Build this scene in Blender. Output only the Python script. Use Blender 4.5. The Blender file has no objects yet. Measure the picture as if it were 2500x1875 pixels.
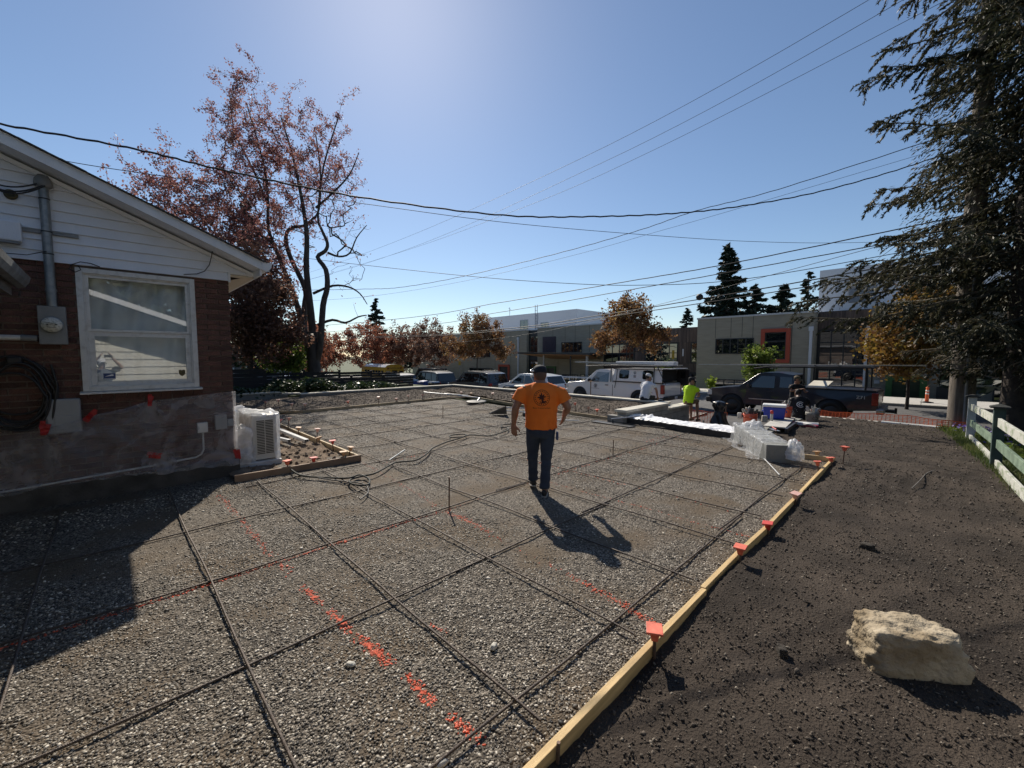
import bpy, bmesh, math, random
import numpy as np
from mathutils import Vector, Matrix, noise, bvhtree
R = math.radians
PI = math.pi
random.seed(7)
RNG = np.random.default_rng(7)
S = bpy.context.scene
COL = S.collection

# ------------------------------------------------------------------ camera
CAM_H, PITCH, YAW = 1.85, R(3.87), R(45.6)
cam = bpy.data.objects.new('camera', bpy.data.cameras.new('camera'))
COL.objects.link(cam)
cam.data.sensor_width = 36.0
cam.data.lens = 36.0 * 1005 / 2500
cam.data.clip_start = 0.04
cam.data.clip_end = 3000
fw = Vector((math.cos(YAW) * math.cos(PITCH), math.sin(YAW) * math.cos(PITCH), -math.sin(PITCH)))
rt = Vector((math.sin(YAW), -math.cos(YAW), 0))
up = rt.cross(fw)
M3 = Matrix((rt, up, -fw)).transposed().to_4x4()
M3.translation = (0, 0, CAM_H)
cam.matrix_world = M3
S.camera = cam
# ------------------------------------------------------------------ sky and sun
SUN_AZ, SUN_EL = R(28.8), R(41.0)          # azimuth from +Y towards +X
w = bpy.data.worlds.new('World')
S.world = w
w.use_nodes = True
nt = w.node_tree
sky = nt.nodes.new('ShaderNodeTexSky')
sky.sky_type = 'NISHITA'
sky.sun_disc = False
sky.sun_elevation = SUN_EL
sky.sun_rotation = SUN_AZ
sky.air_density = 1.0
sky.dust_density = 0.22
sky.ozone_density = 3.0
bg = nt.nodes['Background']
bg.inputs['Strength'].default_value = 0.085
nt.links.new(sky.outputs['Color'], bg.inputs['Color'])
sun = bpy.data.objects.new('sun', bpy.data.lights.new('sun', 'SUN'))
COL.objects.link(sun)
sun.data.energy = 4.6
sun.data.angle = R(0.55)
sun.data.color = (1.0, 0.91, 0.78)
sd = Vector((math.sin(SUN_AZ) * math.cos(SUN_EL), math.cos(SUN_AZ) * math.cos(SUN_EL), math.sin(SUN_EL)))
sun.rotation_euler = sd.to_track_quat('Z', 'Y').to_euler()
sun.location = (10, 20, 30)
S.view_settings.view_transform = 'Standard'
S.view_settings.look = 'None'
S.view_settings.exposure = 0.35
S.view_settings.gamma = 1
S.view_settings.use_curve_mapping = False
S.cycles.max_bounces = 6
S.cycles.transparent_max_bounces = 16
S.cycles.use_denoising = True

# ------------------------------------------------------------------ materials
MATS = {}
def P(name, col, rough=0.6, col2=None, ns=6.0, bump=0.0, bs=40.0, metal=0.0, spec=0.5, stretch=(1, 1, 1), detail=6, ramp=(0.35, 0.65), objrand=0.0, coat=0.0):
    """principled material with noise-mixed colour and fine noise relief"""
    m = bpy.data.materials.new(name)
    m.use_nodes = True
    t = m.node_tree
    b = t.nodes['Principled BSDF']
    b.inputs['Roughness'].default_value = rough
    b.inputs['Metallic'].default_value = metal
    b.inputs['Specular IOR Level'].default_value = spec
    if coat:
        b.inputs['Coat Weight'].default_value = coat
        b.inputs['Coat Roughness'].default_value = 0.05
    c1 = (*col, 1)
    b.inputs['Base Color'].default_value = c1
    co = t.nodes.new('ShaderNodeTexCoord')
    mp = t.nodes.new('ShaderNodeMapping')
    mp.inputs['Scale'].default_value = stretch
    t.links.new(co.outputs['Object'], mp.inputs['Vector'])
    last = None
    if col2 is not None:
        n = t.nodes.new('ShaderNodeTexNoise')
        n.inputs['Scale'].default_value = ns
        n.inputs['Detail'].default_value = detail
        t.links.new(mp.outputs[0], n.inputs['Vector'])
        r = t.nodes.new('ShaderNodeValToRGB')
        r.color_ramp.elements[0].position = ramp[0]
        r.color_ramp.elements[1].position = ramp[1]
        r.color_ramp.elements[0].color = c1
        r.color_ramp.elements[1].color = (*col2, 1)
        t.links.new(n.outputs['Fac'], r.inputs['Fac'])
        last = r.outputs['Color']
    if objrand:
        oi = t.nodes.new('ShaderNodeObjectInfo')
        hs = t.nodes.new('ShaderNodeHueSaturation')
        mr = t.nodes.new('ShaderNodeMapRange')
        mr.inputs['To Min'].default_value = 1 - objrand
        mr.inputs['To Max'].default_value = 1 + objrand
        t.links.new(oi.outputs['Random'], mr.inputs['Value'])
        t.links.new(mr.outputs[0], hs.inputs['Value'])
        if last is None:
            hs.inputs['Color'].default_value = c1
        else:
            t.links.new(last, hs.inputs['Color'])
        last = hs.outputs['Color']
    if last is not None:
        t.links.new(last, b.inputs['Base Color'])
    if bump:
        n2 = t.nodes.new('ShaderNodeTexNoise')
        n2.inputs['Scale'].default_value = bs
        n2.inputs['Detail'].default_value = 5
        t.links.new(mp.outputs[0], n2.inputs['Vector'])
        bp = t.nodes.new('ShaderNodeBump')
        bp.inputs['Strength'].default_value = min(1, bump)
        bp.inputs['Distance'].default_value = 0.02
        t.links.new(n2.outputs['Fac'], bp.inputs['Height'])
        t.links.new(bp.outputs[0], b.inputs['Normal'])
    MATS[name] = m
    return m

def leafmat(name, cols, trans=0.5, rough=0.55):
    """leaves: diffuse + translucent, colour varied by position (clumps) and per face island"""
    m = bpy.data.materials.new(name)
    m.use_nodes = True
    t = m.node_tree
    for n in list(t.nodes):
        t.nodes.remove(n)
    out = t.nodes.new('ShaderNodeOutputMaterial')
    geo = t.nodes.new('ShaderNodeNewGeometry')
    co = t.nodes.new('ShaderNodeTexCoord')
    ns = t.nodes.new('ShaderNodeTexNoise')
    ns.inputs['Scale'].default_value = 0.7
    ns.inputs['Detail'].default_value = 3
    t.links.new(co.outputs['Object'], ns.inputs['Vector'])
    add = t.nodes.new('ShaderNodeMath')
    add.operation = 'MULTIPLY_ADD'
    add.inputs[1].default_value = 0.55
    t.links.new(geo.outputs['Random Per Island'], add.inputs[0])
    sub = t.nodes.new('ShaderNodeMath')
    sub.operation = 'MULTIPLY_ADD'
    sub.inputs[1].default_value = 1.6
    sub.inputs[2].default_value = -0.6
    t.links.new(ns.outputs['Fac'], sub.inputs[0])
    t.links.new(sub.outputs[0], add.inputs[2])
    r = t.nodes.new('ShaderNodeValToRGB')
    els = r.color_ramp.elements
    for i, c in enumerate(cols):
        p = i / (len(cols) - 1)
        e = els[i] if i < 2 else els.new(p)
        e.position = p
        e.color = (*c, 1)
    if len(cols) > 2:
        els[1].position = 1 / (len(cols) - 1)
        for i, c in enumerate(cols):
            els[i].position = i / (len(cols) - 1)
            els[i].color = (*c, 1)
    t.links.new(add.outputs[0], r.inputs['Fac'])
    d = t.nodes.new('ShaderNodeBsdfPrincipled')
    d.inputs['Roughness'].default_value = rough
    d.inputs['Specular IOR Level'].default_value = 0.35
    tr = t.nodes.new('ShaderNodeBsdfTranslucent')
    mx = t.nodes.new('ShaderNodeMixShader')
    mx.inputs[0].default_value = trans
    t.links.new(r.outputs[0], d.inputs['Base Color'])
    t.links.new(r.outputs[0], tr.inputs['Color'])
    t.links.new(d.outputs[0], mx.inputs[1])
    t.links.new(tr.outputs[0], mx.inputs[2])
    t.links.new(mx.outputs[0], out.inputs['Surface'])
    MATS[name] = m
    return m

def glassmat(name, tint=(0.02, 0.025, 0.03), refl=0.25, clear=0.0, rough=0.0):
    """window glass: a mirror share plus see-through (clear) or dark tinted body"""
    m = bpy.data.materials.new(name)
    m.use_nodes = True
    t = m.node_tree
    for n in list(t.nodes):
        t.nodes.remove(n)
    out = t.nodes.new('ShaderNodeOutputMaterial')
    g = t.nodes.new('ShaderNodeBsdfGlossy')
    g.inputs['Roughness'].default_value = rough
    g.inputs['Color'].default_value = (1, 1, 1, 1)
    if clear > 0:
        d = t.nodes.new('ShaderNodeBsdfTransparent')
        d.inputs['Color'].default_value = (clear, clear, clear, 1)
    else:
        d = t.nodes.new('ShaderNodeBsdfDiffuse')
        d.inputs['Color'].default_value = (*tint, 1)
    mx = t.nodes.new('ShaderNodeMixShader')
    mx.inputs[0].default_value = refl
    t.links.new(d.outputs[0], mx.inputs[1])
    t.links.new(g.outputs[0], mx.inputs[2])
    t.links.new(mx.outputs[0], out.inputs['Surface'])
    MATS[name] = m
    return m

def plasticmat(name, opac=0.4, col=(0.85, 0.86, 0.88), noise_scale=5.0, rough=0.25):
    """thin plastic film: noise-varied opacity, diffuse + translucent + sheen"""
    m = bpy.data.materials.new(name)
    m.use_nodes = True
    t = m.node_tree
    for n in list(t.nodes):
        t.nodes.remove(n)
    out = t.nodes.new('ShaderNodeOutputMaterial')
    co = t.nodes.new('ShaderNodeTexCoord')
    ns = t.nodes.new('ShaderNodeTexNoise')
    ns.inputs['Scale'].default_value = noise_scale
    ns.inputs['Detail'].default_value = 8
    ns.inputs['Distortion'].default_value = 1.5
    t.links.new(co.outputs['Object'], ns.inputs['Vector'])
    mr = t.nodes.new('ShaderNodeMapRange')
    mr.inputs['From Min'].default_value = 0.3
    mr.inputs['From Max'].default_value = 0.7
    mr.inputs['To Min'].default_value = max(0.02, opac - 0.22)
    mr.inputs['To Max'].default_value = min(1.0, opac + 0.25)
    t.links.new(ns.outputs['Fac'], mr.inputs['Value'])
    tp = t.nodes.new('ShaderNodeBsdfTransparent')
    pb = t.nodes.new('ShaderNodeBsdfPrincipled')
    pb.inputs['Base Color'].default_value = (*col, 1)
    pb.inputs['Roughness'].default_value = rough
    tl = t.nodes.new('ShaderNodeBsdfTranslucent')
    tl.inputs['Color'].default_value = (*col, 1)
    bp = t.nodes.new('ShaderNodeBump')
    bp.inputs['Strength'].default_value = 0.5
    bp.inputs['Distance'].default_value = 0.02
    t.links.new(ns.outputs['Fac'], bp.inputs['Height'])
    t.links.new(bp.outputs[0], pb.inputs['Normal'])
    m1 = t.nodes.new('ShaderNodeMixShader')
    m1.inputs[0].default_value = 0.4
    t.links.new(pb.outputs[0], m1.inputs[1])
    t.links.new(tl.outputs[0], m1.inputs[2])
    m2 = t.nodes.new('ShaderNodeMixShader')
    t.links.new(mr.outputs[0], m2.inputs[0])
    t.links.new(tp.outputs[0], m2.inputs[1])
    t.links.new(m1.outputs[0], m2.inputs[2])
    t.links.new(m2.outputs[0], out.inputs['Surface'])
    MATS[name] = m
    return m

# ------------------------------------------------------------------ mesh helpers
def world_mat(o):
    m = o.matrix_basis.copy()
    while o.parent:
        o = o.parent
        m = o.matrix_basis @ m
    return m

def put(o, label=None, cat=None, group=None, kind=None):
    if label: o['label'] = label
    if cat: o['category'] = cat
    if group: o['group'] = group
    if kind: o['kind'] = kind
    return o

def thing(name, label, cat, loc=(0, 0, 0), rz=0.0, group=None, kind=None):
    o = bpy.data.objects.new(name, None)
    o.empty_display_size = 0.2
    COL.objects.link(o)
    o.location = loc
    o.rotation_euler = (0, 0, rz)
    return put(o, label, cat, group, kind)

def frame(t, side_hint=None):
    t = t.normalized()
    a = Vector((0, 0, 1)) if abs(t.z) < 0.95 else Vector((1, 0, 0))
    s = t.cross(a).normalized()
    return s, s.cross(t).normalized()

class MB:
    """collects boxes, tubes and lofts; build() links them as ONE mesh object"""
    def __init__(self):
        self.v, self.f, self.m, self.s = [], [], [], []
    def add(self, vs, fs, m=0, smooth=False):
        b = len(self.v)
        self.v += [tuple(x) for x in vs]
        self.f += [tuple(i + b for i in f) for f in fs]
        self.m += [m] * len(fs)
        self.s += [smooth] * len(fs)
        return self
    def bx(self, x0, x1, y0, y1, z0, z1, m=0):
        vs = [(x, y, z) for z in (z0, z1) for y in (y0, y1) for x in (x0, x1)]
        return self.add(vs, [(0, 2, 3, 1), (4, 5, 7, 6), (0, 1, 5, 4), (2, 6, 7, 3), (0, 4, 6, 2), (1, 3, 7, 5)], m)
    def box(self, c, d, rz=0, m=0, M=None):
        T = M or (Matrix.Translation(c) @ Matrix.Rotation(rz, 4, 'Z'))
        x, y, z = d[0] / 2, d[1] / 2, d[2] / 2
        vs = [T @ Vector((sx * x, sy * y, sz * z)) for sz in (-1, 1) for sy in (-1, 1) for sx in (-1, 1)]
        return self.add(vs, [(0, 2, 3, 1), (4, 5, 7, 6), (0, 1, 5, 4), (2, 6, 7, 3), (0, 4, 6, 2), (1, 3, 7, 5)], m)
    def beam(self, a, b, wd, ht, m=0):
        a, b = Vector(a), Vector(b)
        s, u = frame(b - a)
        if u.z < 0: u = -u
        vs = []
        for p in (a, b):
            for sx, sz in ((-1, -1), (1, -1), (1, 1), (-1, 1)):
                vs.append(p + s * (sx * wd / 2) + u * (sz * ht / 2))
        return self.add(vs, [(0, 1, 2, 3), (7, 6, 5, 4), (0, 4, 5, 1), (1, 5, 6, 2), (2, 6, 7, 3), (3, 7, 4, 0)], m)
    def tube(self, pts, r, n=8, m=0, cap=True, smooth=True):
        pts = [Vector(p) for p in pts]
        k = len(pts)
        rs = r if isinstance(r, (list, tuple)) else [r] * k
        vs = []
        ps = None
        for i, p in enumerate(pts):
            t = pts[min(i + 1, k - 1)] - pts[max(i - 1, 0)]
            if t.length < 1e-9: t = Vector((0, 0, 1))
            t.normalize()
            if ps is None:
                s, u = frame(t)
            else:
                s = ps - t * ps.dot(t)
                if s.length < 1e-6: s, u = frame(t)
                s.normalize()
            u = t.cross(s)
            ps = s
            for j in range(n):
                a = 2 * PI * j / n
                vs.append(p + s * (math.cos(a) * rs[i]) + u * (math.sin(a) * rs[i]))
        fs = [(i * n + j, i * n + (j + 1) % n, (i + 1) * n + (j + 1) % n, (i + 1) * n + j) for i in range(k - 1) for j in range(n)]
        self.add(vs, fs, m, smooth)
        if cap:
            self.add([vs[j] for j in range(n)], [tuple(range(n - 1, -1, -1))], m)
            self.add([vs[(k - 1) * n + j] for j in range(n)], [tuple(range(n))], m)
        return self
    def loft(self, secs, n=14, m=0):
        """sections (centre, rx, ry[, axis_x, axis_y]) -> closed smooth tube of ellipses"""
        vs = []
        k = len(secs)
        for sc in secs:
            c = Vector(sc[0])
            ax = Vector(sc[3]) if len(sc) > 3 else Vector((1, 0, 0))
            ay = Vector(sc[4]) if len(sc) > 4 else Vector((0, 1, 0))
            for j in range(n):
                a = 2 * PI * j / n
                vs.append(c + ax * (math.cos(a) * sc[1]) + ay * (math.sin(a) * sc[2]))
        fs = [(i * n + j, i * n + (j + 1) % n, (i + 1) * n + (j + 1) % n, (i + 1) * n + j) for i in range(k - 1) for j in range(n)]
        fs += [tuple(range(n - 1, -1, -1)), tuple((k - 1) * n + j for j in range(n))]
        return self.add(vs, fs, m, True)
    def lathe(self, prof, n=16, m=0, T=None, smooth=True):
        T = T or Matrix()
        vs = []
        for r, z in prof:
            for j in range(n):
                a = 2 * PI * j / n
                vs.append(T @ Vector((r * math.cos(a), r * math.sin(a), z)))
        k = len(prof)
        fs = [(i * n + j, i * n + (j + 1) % n, (i + 1) * n + (j + 1) % n, (i + 1) * n + j) for i in range(k - 1) for j in range(n)]
        if prof[0][0] > 1e-6: fs.append(tuple(range(n - 1, -1, -1)))
        if prof[-1][0] > 1e-6: fs.append(tuple((k - 1) * n + j for j in range(n)))
        return self.add(vs, fs, m, smooth)
    def ell(self, c, r, nu=14, nv=9, m=0, T=None):
        T = T or Matrix()
        c = Vector(c)
        prof = [(max(1e-7, math.sin(PI * i / (nv - 1))), -math.cos(PI * i / (nv - 1))) for i in range(nv)]
        b = MB().lathe(prof, nu)
        vs = [T @ (c + Vector((v[0] * r[0], v[1] * r[1], v[2] * r[2]))) for v in b.v]
        return self.add(vs, b.f, m, True)
    def prism(self, poly, z0, z1, m=0, T=None):
        """polygon in local xy extruded along local z; T places it"""
        T = T or Matrix()
        n = len(poly)
        vs = [T @ Vector((p[0], p[1], z)) for z in (z0, z1) for p in poly]
        fs = [tuple(range(n - 1, -1, -1)), tuple(range(n, 2 * n))]
        fs += [(i, (i + 1) % n, n + (i + 1) % n, n + i) for i in range(n)]
        return self.add(vs, fs, m)
    def quad(self, a, b, c, d, m=0):
        return self.add([a, b, c, d], [(0, 1, 2, 3)], m)
    def grid(self, fn, nu, nv, m=0, smooth=True):
        vs = [fn(i / nu, j / nv) for j in range(nv + 1) for i in range(nu + 1)]
        fs = [(j * (nu + 1) + i, j * (nu + 1) + i + 1, (j + 1) * (nu + 1) + i + 1, (j + 1) * (nu + 1) + i) for j in range(nv) for i in range(nu)]
        return self.add(vs, fs, m, smooth)
    def mesh(self, name, mats, inv=None):
        me = bpy.data.meshes.new(name)
        vs = self.v if inv is None else [inv @ Vector(v) for v in self.v]
        me.from_pydata([tuple(v) for v in vs], [], self.f)
        mats = mats if isinstance(mats, (list, tuple)) else [mats]
        for mm in mats:
            me.materials.append(MATS[mm] if isinstance(mm, str) else mm)
        if self.f:
            me.polygons.foreach_set('material_index', self.m)
            me.polygons.foreach_set('use_smooth', self.s)
        me.update()
        return me
    def build(self, name, mats, parent=None, local=False, loc=None, bevel=0.0, kind=None, seg=2):
        """vertices in world space (or parent space when local)"""
        inv = None
        if loc is not None and parent is None:
            inv = Matrix.Translation(-Vector(loc))
        if parent is not None and not local:
            inv = world_mat(parent).inverted()
        o = bpy.data.objects.new(name, self.mesh(name, mats, inv))
        COL.objects.link(o)
        if parent is not None: o.parent = parent
        elif loc is not None: o.location = loc
        if bevel:
            bv = o.modifiers.new('bevel', 'BEVEL')
            bv.width = bevel
            bv.segments = seg
            bv.limit_method = 'ANGLE'
            bv.angle_limit = R(35)
        if kind: o['kind'] = kind
        return o

def np_mesh(name, verts, faces_n, mats, mat_idx=None):
    """fast mesh from numpy: verts (N,3), faces as equal-size index array (F,k)"""
    me = bpy.data.meshes.new(name)
    F, k = faces_n.shape
    me.vertices.add(len(verts))
    me.vertices.foreach_set('co', np.asarray(verts, np.float32).ravel())
    me.loops.add(F * k)
    me.loops.foreach_set('vertex_index', faces_n.astype(np.int32).ravel())
    me.polygons.add(F)
    me.polygons.foreach_set('loop_start', np.arange(0, F * k, k, dtype=np.int32))
    for mm in (mats if isinstance(mats, (list, tuple)) else [mats]):
        me.materials.append(MATS[mm])
    if mat_idx is not None:
        me.polygons.foreach_set('material_index', mat_idx.astype(np.int32))
    me.update(calc_edges=True)
    me.validate()
    return me

def link_mesh(name, me, parent=None, loc=None, kind=None):
    o = bpy.data.objects.new(name, me)
    COL.objects.link(o)
    if parent is not None: o.parent = parent
    if loc is not None: o.location = loc
    if kind: o['kind'] = kind
    return o

def leaves_np(pts, size, flat=0.0, aspect=0.6, rng=RNG, dirs=None):
    """diamond leaves at pts (N,3); returns verts, faces"""
    n = len(pts)
    a = rng.normal(size=(n, 3)) if dirs is None else dirs + rng.normal(size=(n, 3)) * 0.45
    a[:, 2] *= (1 - flat)
    a /= np.linalg.norm(a, axis=1)[:, None] + 1e-9
    b = rng.normal(size=(n, 3))
    b[:, 2] *= (1 - flat)
    b -= a * (a * b).sum(1)[:, None]
    b /= np.linalg.norm(b, axis=1)[:, None] + 1e-9
    sz = size * (0.6 + 0.8 * rng.random(n))[:, None]
    v = np.empty((n, 4, 3))
    v[:, 0] = pts - a * sz * 0.5
    v[:, 2] = pts + a * sz * 0.5
    v[:, 1] = pts + b * sz * 0.5 * aspect + a * sz * 0.08
    v[:, 3] = pts - b * sz * 0.5 * aspect + a * sz * 0.08
    return v.reshape(-1, 3), np.arange(n * 4).reshape(n, 4)

def dup(root, loc=None, rz=None, label=None, group=None):
    """copy of a thing with copies of its parts and sub-parts"""
    def cp(o, par):
        c = o.copy()
        COL.objects.link(c)
        if par is not None: c.parent = par
        for ch in [x for x in KIDS(o)]:
            cp(ch, c)
        return c
    r = cp(root, None)
    if loc is not None: r.location = loc
    if rz is not None: r.rotation_euler = (0, 0, rz)
    if label: r['label'] = label
    if group: r['group'] = group
    return r
def KIDS(o):
    return [x for x in bpy.data.objects if x.parent == o]

def text_mesh(body, size, mat, M, parent=None, name='lettering', depth=0.002, local=False, align='CENTER'):
    """flat lettering from the built-in font, converted to a mesh, placed by matrix M (text in local xy)"""
    cu = bpy.data.curves.new(name, 'FONT')
    cu.body = body
    cu.size = size
    cu.align_x = align
    cu.align_y = 'CENTER'
    cu.extrude = depth
    cu.resolution_u = 2
    tmp = bpy.data.objects.new('t', cu)
    COL.objects.link(tmp)
    dg = bpy.context.evaluated_depsgraph_get()
    me = bpy.data.meshes.new_from_object(tmp.evaluated_get(dg))
    bpy.data.objects.remove(tmp)
    T = M if (parent is None or local) else world_mat(parent).inverted() @ M
    me.transform(T)
    me.materials.clear()
    me.materials.append(MATS[mat])
    o = bpy.data.objects.new(name, me)
    COL.objects.link(o)
    if parent is not None: o.parent = parent
    return o

def remesh(o, vox, smooth=2, factor=0.5):
    """fuse overlapping lofts into one continuous skin"""
    r = o.modifiers.new('r', 'REMESH')
    r.mode = 'VOXEL'
    r.voxel_size = vox
    r.use_smooth_shade = True
    s = o.modifiers.new('s', 'SMOOTH')
    s.iterations = smooth
    s.factor = factor
    dg = bpy.context.evaluated_depsgraph_get()
    me = bpy.data.meshes.new_from_object(o.evaluated_get(dg))
    o.modifiers.clear()
    me.name = o.name
    o.data = me
    me.polygons.foreach_set('use_smooth', [True] * len(me.polygons))
    return o
# ================================================================== ground
def vnoise(x, y, sc, seed=0):
    """smooth value noise on arrays, about 0..1"""
    g = np.random.default_rng(seed).random((64, 64))
    u, v = np.asarray(x) * sc + 1000, np.asarray(y) * sc + 1000
    i, j = np.floor(u).astype(int), np.floor(v).astype(int)
    a, b = u - i, v - j
    a, b = a * a * (3 - 2 * a), b * b * (3 - 2 * b)
    q = lambda p, r: g[p % 64, r % 64]
    return (q(i, j) * (1 - a) + q(i + 1, j) * a) * (1 - b) + (q(i, j + 1) * (1 - a) + q(i + 1, j + 1) * a) * b
def fnoise(x, y, sc, seed=0, oct=3):
    return sum(vnoise(x, y, sc * 2 ** k, seed + k) * 0.5 ** k for k in range(oct)) / sum(0.5 ** k for k in range(oct))

def zr(Y):
    return -0.60 - 0.028 * min(max(0.0, Y - 8), 45)
def terr(X, Y):
    if X < 13.53:
        if 10.28 < X and 2.71 < Y < 5.87: return -0.66
        if Y < 18.3: return -0.14
        return 0.10 if Y < 30 else 0.10 - 2.1 * min(1, (Y - 30) / 15)
    if X < 17.75:
        if X < 16.23 and Y < 2.71: return -0.15 - 0.03 * (X - 13.5)
        return zr(Y) - 0.06
    z = zr(Y) - 0.06
    if X > 31.5: z = min(z, z - (0.86 + z + 0.66) * 0 - 0.85 * min(1, (X - 31.5) / 3)) if Y < 45 else z
    return z if Y < 45 else min(z, -2.0)
P('grass_ground', (0.035, 0.06, 0.015), 0.9, (0.075, 0.085, 0.03), 1.5, 0.6, 60)
xs = [-900, -200, -60, -15, -4, 0, 5, 10.26, 10.30, 13.51, 13.55, 16.21, 16.25, 17.73, 17.77, 20, 24, 27.4, 31.5, 34.5, 38, 50, 80, 200, 600, 1800]
ys = [-900, -150, -40, -10, -4, 0, 2.70, 2.72, 5.86, 5.88, 10, 14, 18.28, 18.32, 24, 30, 34, 38, 42, 45, 60, 90, 200, 600, 1800]
mb = MB()
vs = [(x, y, terr(x, y)) for y in ys for x in xs]
n = len(xs)
mb.add(vs, [(j * n + i, j * n + i + 1, (j + 1) * n + i + 1, (j + 1) * n + i) for j in range(len(ys) - 1) for i in range(n - 1)])
put(mb.build('ground', 'grass_ground'), kind='structure')

# ---- road, kerbs, pavements
P('asphalt', (0.075, 0.075, 0.078), 0.85, (0.11, 0.108, 0.105), 3.0, 0.5, 180)
P('concrete', (0.40, 0.39, 0.36), 0.8, (0.50, 0.48, 0.44), 2.5, 0.25, 120)
P('concrete_grey', (0.20, 0.195, 0.18), 0.85, (0.27, 0.26, 0.24), 2.0, 0.35, 90)
yy = [-60, -30, -10, -3, 0, 3, 8, 12, 16, 20, 25, 30, 36, 42, 48, 53, 70, 120]
def strip(name, x0, x1, dz0, dz1, mat, y0=-60, y1=120, kind='structure'):
    b = MB()
    ysel = [y0] + [y for y in yy if y0 < y < y1] + [y1]
    vs = []
    for y in ysel:
        vs += [(x0, y, zr(y) + dz0), (x1, y, zr(y) + dz1)]
    b.add(vs, [(2 * i, 2 * i + 1, 2 * i + 3, 2 * i + 2) for i in range(len(ysel) - 1)])
    return put(b.build(name, mat), kind=kind)
strip('road', 17.8, 27.5, 0, 0, 'asphalt')
def kerb(name, x0, x1, top, mat, y0, y1):
    b = MB()
    ysel = [y0] + [y for y in yy if y0 < y < y1] + [y1]
    vs = []
    for y in ysel:
        z = zr(y)
        vs += [(x0, y, z - .05), (x0, y, z + top), (x1, y, z + top), (x1, y, z - .05)]
    k = len(ysel)
    b.add(vs, [(4 * i + j, 4 * i + j + 1, 4 * i + j + 5, 4 * i + j + 4) for i in range(k - 1) for j in range(3)])
    b.add(vs[:4], [(0, 1, 2, 3)]); b.add(vs[-4:], [(3, 2, 1, 0)])
    return put(b.build(name, mat, bevel=0.015), kind='structure')
kerb('kerb', 27.5, 27.68, 0.13, 'concrete_grey', -60, 100)
strip('pavement', 27.68, 31.6, 0.135, 0.15, 'concrete', -60, 100)
kerb('kerb', 17.62, 17.8, 0.10, 'concrete_grey', 6.5, 100)
strip('verge', 13.56, 17.62, 0.02, 0.085, 'concrete_grey', 6.5, 100)
b = MB()
b.add([(13.0, 2.73, -.56), (17.8, 2.73, -.59), (17.8, 6.5, -.59), (13.0, 5.85, -.56), (13.56, 5.86, -.565), (13.56, 6.5, -.565)], [(0, 1, 2, 5, 4, 3)])
b.add([(11.6, 2.73, -.52), (13.0, 2.73, -.56), (13.0, 5.85, -.56), (11.6, 5.85, -.52)], [(0, 1, 2, 3)])
put(b.build('asphalt_apron', 'asphalt'), kind='structure')
# pavement joints, real grooves as thin dark strips proud by 4 mm
b = MB()
P('joint', (0.08, 0.078, 0.07), 0.9)
for y in np.arange(-9, 40, 1.55):
    z = zr(y)
    b.add([(27.7, y, z + .139), (31.55, y, z + .153), (31.55, y + .02, z + .153), (27.7, y + .02, z + .139)], [(0, 1, 2, 3)])
put(b.build('pavement_joint', 'joint'), kind='structure')

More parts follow.
